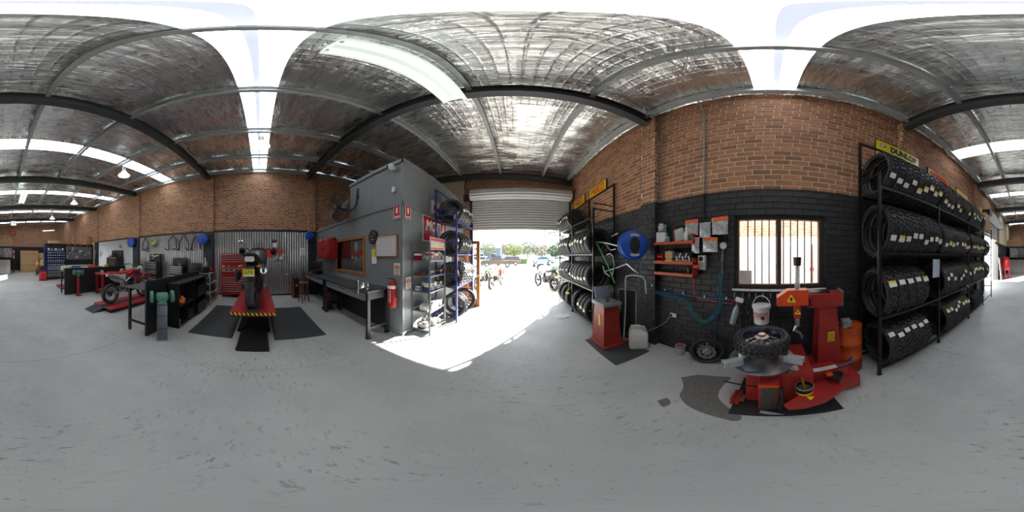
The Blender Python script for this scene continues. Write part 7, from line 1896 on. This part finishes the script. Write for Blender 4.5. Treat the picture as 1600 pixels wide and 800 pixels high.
# ================================================================== LAMPS AND HANGING THINGS UNDER THE ROOF
m_tube = mat('fluorescent_tube', '#f4fff4', .3, var=0, emit=1.6); m_refl = mat('lamp_white', '#e6ebe6', .35, var=.03); m_diff = mat('lit_diffuser', '#e2efe4', .4, var=.04, emit=.62)
def batten(label, loc, L_, rz=0.):
    t_ = thing('fluorescent_light', label, 'light', loc, rz, 'fluorescent lights')
    q = MB(); q.prism([(-.16, 0), (-.15, .012), (-.05, .07), (.05, .07), (.15, .012), (.16, 0), (.145, 0), (.05, .055), (-.05, .055), (-.145, 0)], -L_ / 2, L_ / 2, 'XZ'); q.build('reflector', m_diff, t_, angle=None)
    MB().rbox((0, 0, .04), (.08, L_ * .98, .05), .01).build('gear_tray', m_diff, t_)
    for s in (-1, 1):
        MB().cyl((s * .085, -L_ / 2 + .04, .02), (s * .085, L_ / 2 - .04, .02), .013, n=10).build('tube', m_tube, t_)
        for e in (-1, 1): MB().rbox((s * .085, e * (L_ / 2 - .025), .02), (.03, .02, .04), .004, 1).build('lamp_holder', m_white, t_)
        z = roof_z(loc[0]) - loc[2] + .0; MB().tube([(0, s * L_ * .32, .07), (.0, s * L_ * .32, z)], .004, 5).build('chain', m_dark, t_)
    return t_
batten('long twin tube fluorescent light hanging right above the office side', (-.75, 1.12, 4.46), 1.56)
batten('twin tube fluorescent light hanging down the middle of the rear bay', (-.85, -7.6, 4.4), 1.6)
batten('small twin tube fluorescent light hanging near the back brick wall', (-4.2, -15.2, 4.05), 1.2, R(60))
m_bulb = mat('high_bay_lens', '#fffdf4', .3, var=0, emit=4.0)
def high_bay(label, loc):
    t_ = thing('high_bay_lamp', label, 'lamp', loc, 0, 'high bay lamps')
    MB().lathe([(.02, .22), (.06, .2), (.1, .12), (.2, .0), (.21, 0), (.205, .01), (.11, .13), (.06, .21)], 28).build('shade', m_refl, t_); MB().lathe([(0, .0), (.12, .0), (.19, .012), (0, .02)], 28).build('lens', m_bulb, t_)
    MB().cyl((0, 0, .2), (0, 0, .36), .06, n=16).build('ballast', m_galv, t_); MB().cyl((0, 0, .36), (0, 0, roof_z(loc[0]) - loc[2] - .15), .006, n=6).build('stem', m_dark, t_)
high_bay('round high bay lamp under the skylight above the road bike', (-3.62, .02, 4.48)); high_bay('round high bay lamp over the dirt bike bay', (-3.62, -4.02, 4.5)); high_bay('round high bay lamp over the far dark bench', (-3.62, -7.95, 4.5)); high_bay('round high bay lamp farthest back over the partition', (-3.62, -12.0, 4.5))
hb_ = thing('hanging_light_box', 'white light box hanging by an orange cord at the back', 'light', (-.72, -13.0, 4.12)); MB().rbox((0, 0, .14), (.42, .3, .26), .02).build('housing', m_refl, hb_); MB().bb(-.19, .19, -.13, .13, -.006, .01).build('lens', m_bulb, hb_, angle=None)
MB().tube([(0, 0, .27), (.04, 0, .42), (-.06, 0, .52), (.02, 0, .6), (0, 0, .9)], .018, 6).build('cord', m_orange, hb_)
rbg = thing('punch_bag', 'red teardrop bag hanging below the back rafter', 'bag', (-.75, -14.18, 3.35)); MB().lathe([(0, 0), (.18, .06), (.24, .2), (.2, .4), (.06, .62), (0, .66)], 18).build('bag', m_redold, rbg); MB().cyl((0, 0, .64), (0, 0, 1.28), .012, n=6).build('rope', m_dark, rbg)
# small door motor and conduit left of the front roller door
dm = thing('door_motor', 'grey roller door motor with cable beside the front door drum', 'motor', (-1.82, 5.62, 3.7)); MB().rbox((0, 0, .1), (.12, .14, .3), .02).build('housing', m_dark, dm); MB().tube([(0, 0, .25), (-.05, .05, .6), (-.02, .1, .95)], .02, 8).build('cable', m_blk_pl, dm); MB().rbox((0, .18, .1), (.05, .28, .06), .006).build('arm', m_galv, dm)
# ================================================================== OUTSIDE
m_apron = mat('pale_concrete', '#b5b2ab', .9, var=.06, scale=.6)  # one concrete tone with slight mottling
struct(MB().bb(-60, 60, YF + .1, 90, -.25, -.02).build('ground', m_apron, angle=None))
struct(MB().bb(XR + .24, 30, -30, YF + .1, -.25, -.02).build('side_ground', m_apron, angle=None))
# neighbour's fence and brick building seen through the barred window
m_cream = mat('cream_sheet', '#ece4e2', .7, var=.04)
nf = thing('sheet_fence', 'pale ribbed sheet fence outside the barred window', 'fence', (3.9, 1.5, -.02))
for k in range(8):
    q = MB(); n = 60; y0 = -3.0 + k * .9
    q.grid(lambda u, v: (.012 * math.copysign(abs(sin(2 * pi * u * 5)) ** .4, sin(2 * pi * u * 5)), y0 + .9 * u, 2.08 * v), n, 1); q.build('fence_sheet', m_cream, nf, angle=30)
nb = struct(MB().bb(5.0, 9.0, -1.7, 7.5, -.02, 5.2).build('neighbour_wall', m_mortar, angle=None))
stuff(brick_mesh(brick_rects(-1.7, 7.5, 1.6, 5.2), lambda u, z, d: (5.0 - d, u, z), ).build('brickwork', mat('pale_brick', '#b88a74', .9, var=.15, island=.25), nb, angle=None))
dpn = thing('fence_pipe', 'thin rusty pipe standing against the fence outside the window', 'pipe', (3.82, -.95, -.02)); MB().cyl((0, 0, 0), (0, 0, 1.9), .025, n=10).build('pipe', mat('rust', '#8a5a48', .8, var=.2), dpn); MB().rbox((.03, 0, 1.3), (.05, .1, .08), .01).build('bracket', m_redold, dpn)
# vehicles on the apron
m_cglass = mat('car_glass', '#2a3238', .08, var=0)
def vehicle(label, loc, rz, c1, kind, group='cars across the apron', cat='car', name='car'):
    v = thing(name, label, cat, loc, rz, group); P_ = mat('car_' + c1, c1, .25, .2, var=.03)
    if kind == 'ute':
        body = [(-2.5, .45), (-2.5, .95), (-.55, .98), (-.35, 1.05), (1.15, 1.05), (2.3, .95), (2.45, .7), (2.45, .4)]; cab = [(-.5, 1.0), (-.4, 1.6), (.35, 1.65), (1.1, 1.03)]
    elif kind == 'wagon':
        body = [(-2.3, .4), (-2.35, .95), (1.0, 1.0), (2.2, .85), (2.3, .5), (2.2, .35)]; cab = [(-2.25, .95), (-2.0, 1.5), (.2, 1.52), (1.0, .98)]
    else:
        body = [(-2.2, .4), (-2.3, .9), (-1.5, .98), (1.0, .98), (2.1, .82), (2.25, .5), (2.15, .35)]; cab = [(-1.5, .96), (-.9, 1.42), (.25, 1.45), (1.05, .97)]
    def hull(poly, w0, w1, nm, m):
        q = MB(); n = len(poly); zs = [p[1] for p in poly]; lo, hi = min(zs), max(zs)
        hw = lambda z: w0 + (w1 - w0) * (z - lo) / (hi - lo)
        q.add([(x, -hw(z), z) for x, z in poly] + [(x, hw(z), z) for x, z in poly], [(i, (i + 1) % n, n + (i + 1) % n, n + i) for i in range(n)] + [tuple(range(n)), tuple(range(2 * n - 1, n - 1, -1))]); return q.build(nm, m, v, angle=30)
    hull(body, .88, .84, 'body', P_); hull(cab, .78, .62, 'cabin_glass', m_cglass)
    r_ = [(x * 1.0, z) for x, z in cab]; top = max(z for _, z in cab)
    xs_ = [x for x, z in cab if z > top - .1]; MB().rbox(((min(xs_) + max(xs_)) / 2, 0, top), (max(xs_) - min(xs_) + .06, 1.26, .06), .02).build('roof', P_, v)
    for x in [c_[0] for c_ in cab[1:3]] + ([(-.9)] if kind == 'wagon' else []):
        for s in (-1, 1): MB().cyl((x, s * .63, top), (x + (.1 if x < 0 else .25), s * .78, 1.0), .035, n=6).build('pillar', P_, v)
    for x in (-1.45, 1.5):
        for s in (-1, 1):
            t_ = MB().lathe([(0, -.1), (.2, -.1), (.3, -.09), (.33, -.05), (.33, .05), (.3, .09), (.2, .1), (0, .1)], 24, (0, 0, 0), 'Y').build('wheel', m_rubber2, v, (x, s * .8, .33)); MB().lathe([(0, -.105), (.17, -.105), (.19, -.09)], 16, axis='Y').lathe([(0, .105), (.17, .105), (.19, .09)], 16, axis='Y').build('hub_cap', m_alu, t_)
    for s in (-1, 1):
        MB().rbox((2.28, s * .65, .72), (.14, .3, .12), .03).build('headlight', m_paper, v); MB().rbox((-2.42 if kind == 'ute' else -2.3, s * .7, .75), (.1, .14, .2), .02).build('tail_light', m_redpl, v); MB().rbox((2.42 if kind == 'ute' else 2.2, 0, .5), (.1, 1.6, .16), .03).build('bumper', m_dark, v) if s > 0 else None
    return v
vehicle('dark utility truck parked across the apron', (-2.75, 24, -.02), R(180), '#3a302c', 'ute', name='utility_truck', cat='truck')
vehicle('white wagon parked behind the dark utility truck', (-7.2, 28, -.02), R(180), '#d8dade', 'wagon')
vehicle('maroon and silver wagon parked right behind the utility truck tray', (-1.6, 28.5, -.02), R(180), '#6a4a4a', 'wagon')
vehicle('pale blue sedan parked across the apron on the rack side', (5.4, 34, -.02), R(180), '#6a86aa', 'sedan'); vehicle('white car at the far end beside the pale blue sedan', (9.6, 36, -.02), R(180), '#d4d8dc', 'sedan')
# motorcycles lined up outside
GB = 'motorcycles parked outside the front door'
motorcycle('red and white trail bike parked outside beyond the glazed door', (-1.2, 7.7, -.02), R(75), 'dirt', '#d8482c', '#e8e6e2', '#2a4aa0', lod=1, group=GB)
motorcycle('green and white trail bike parked outside nearest the glazed door', (-1.85, 7.5, -.02), R(70), 'dirt', '#4aa04a', '#e4e6e2', '#20242a', lod=1, group=GB)
motorcycle('blue and silver road bike parked outside beside the front rack', (1.72, 7.3, -.02), R(112), 'adv', '#3a4a9a', '#b8bac4', '#b02a2a', None, 1, group=GB)
motorcycle('green dirt bike parked outside behind the blue road bike', (2.5, 8.3, -.02), R(105), 'dirt', '#3aa83a', '#e0e2e0', '#1a1c1e', lod=1, group=GB)
# hedge, trees, hill, building, pole
def leaves(name, m, parent, center, rad, n, size, seed, hollow=.35):
    r_ = random.Random(seed); q = MB()
    for i in range(n):
        while True:
            p = Vector((r_.uniform(-1, 1), r_.uniform(-1, 1), r_.uniform(-1, 1)))
            if hollow < p.length < 1: break
        c_ = Vector((center[0] + p.x * rad[0], center[1] + p.y * rad[1], center[2] + p.z * rad[2])); a = Vector((r_.uniform(-1, 1), r_.uniform(-1, 1), r_.uniform(-1, 1))).normalized(); b_ = a.orthogonal().normalized(); s = size * r_.uniform(.6, 1.3)
        q.add([c_ - a * s, c_ + b_ * s * .5, c_ + a * s, c_ - b_ * s * .5], [(0, 1, 2, 3)])
    return stuff(q.build(name, m, parent, angle=None))
m_leaf = [mat('leaf_%d' % i, c_, .7, var=.25, scale=3) for i, c_ in enumerate(('#6f7a48', '#5c6850', '#6e6e5e', '#3c5236'))]
def tree(label, loc, hgt, rad, m, n, size, seed, cat='tree', name='tree'):
    t_ = thing(name, label, cat, loc, 0, 'trees beyond the apron')
    q = MB(); q.tube([(0, 0, 0), (.1, 0, hgt * .4), (0, .1, hgt * .75)], [.16, .12, .05], 8); q.build('trunk', mat('bark', '#6b5f55', .9, var=.2), t_)
    q = MB()
    for k in range(4):
        a = k * 1.7; q.tube([(0, 0, hgt * .4), (rad * .4 * cos(a), rad * .4 * sin(a), hgt * .6), (rad * .7 * cos(a), rad * .7 * sin(a), hgt * .75)], [.07, .05, .02], 6)
    q.build('branches', mat('bark', '#6b5f55'), t_)
    leaves('foliage', m, t_, (0, 0, hgt * .66), (rad, rad, hgt * .36), n, size, seed)
    return t_
hd = thing('clipped_hedge', 'low clipped green hedge across the apron', 'hedge', (.55, 33, -.02)); MB().rbox((0, 0, .55), (3.2, .8, 1.1), .1, 2).build('hedge_core', m_leaf[3], hd); leaves('foliage', m_leaf[3], hd, (0, 0, .55), (1.62, .42, .58), 900, .07, 2, .0)
desc = ['yellow green round tree behind the hedge', 'grey green tree in the middle beyond the hedge', 'olive tree left of the blue building', 'pale bushy tree behind the pale sedan', 'dark green tree near the street end', 'tall grey tree on the rack side', 'small round tree beside the utility pole', 'broad tree far behind the white car']
for i, (x, y, h_, r_, k) in enumerate(((-.6, 44, 5.2, 2.4, 0), (3.2, 48, 6.0, 3.0, 1), (-9.5, 52, 6.5, 3.2, 1), (7.0, 46, 5.0, 2.6, 2), (10.6, 44, 4.6, 2.2, 3), (13.5, 42, 6.5, 3.0, 2), (-2.9, 50, 5.6, 2.4, 2), (17, 50, 7, 3.4, 1))):
    tree(desc[i], (x, y, -.02), h_, r_, m_leaf[k], 1500, .22, 60 + i)
ov = tree('leafy street tree close by on the rack side of the door', (5.2, 15.5, -.02), 6.2, 2.6, m_leaf[3], 1300, .13, 90)
hl = struct(MB().grid(lambda u, v: (-120 + 240 * u, 88 + 60 * v, -1 + (11.8 + 2.2 * sin(9 * u + 1) + 1.1 * sin(23 * u)) * sin(pi / 2 * v)), 60, 6).build('hillside', mat('wooded_hill', '#3f4a40', .95, var=.3, scale=.25), angle=60))
bd = thing('street_building', 'long blue grey building across the street', 'building', (-10.2, 56, -.02)); m_bw = mat('blue_grey_wall', '#5f7082', .8, var=.04)
MB().bb(-7.5, 5.5, 0, 8, 0, 4.4).build('wall', m_bw, bd, angle=None); MB().bb(-7.7, 5.7, -.2, 8.2, 4.4, 4.6).build('roof', m_white, bd, angle=None); MB().bb(-7.4, -1.2, -.05, 0, 2.6, 3.7).build('sign_band', m_paper, bd, angle=None)
for x in (-5.2, -2.2, 2.2): 
    w_ = MB().bb(x - 1, x + 1, -.06, 0, .9, 2.4).build('window', m_white, bd, angle=None); MB().bb(x - .9, x + .9, -.08, -.06, 1.0, 2.3).build('pane', m_cglass, w_, angle=None)
up = thing('utility_pole', 'thin pale utility pole standing behind the hedge', 'pole', (-4.0, 42, -.02)); MB().cyl((0, 0, 0), (0, 0, 7.2), .12, .08, n=10).build('shaft', m_galv, up); MB().box((0, 0, 6.6), (1.6, .1, .1)).build('cross_arm', m_galv, up, angle=None)
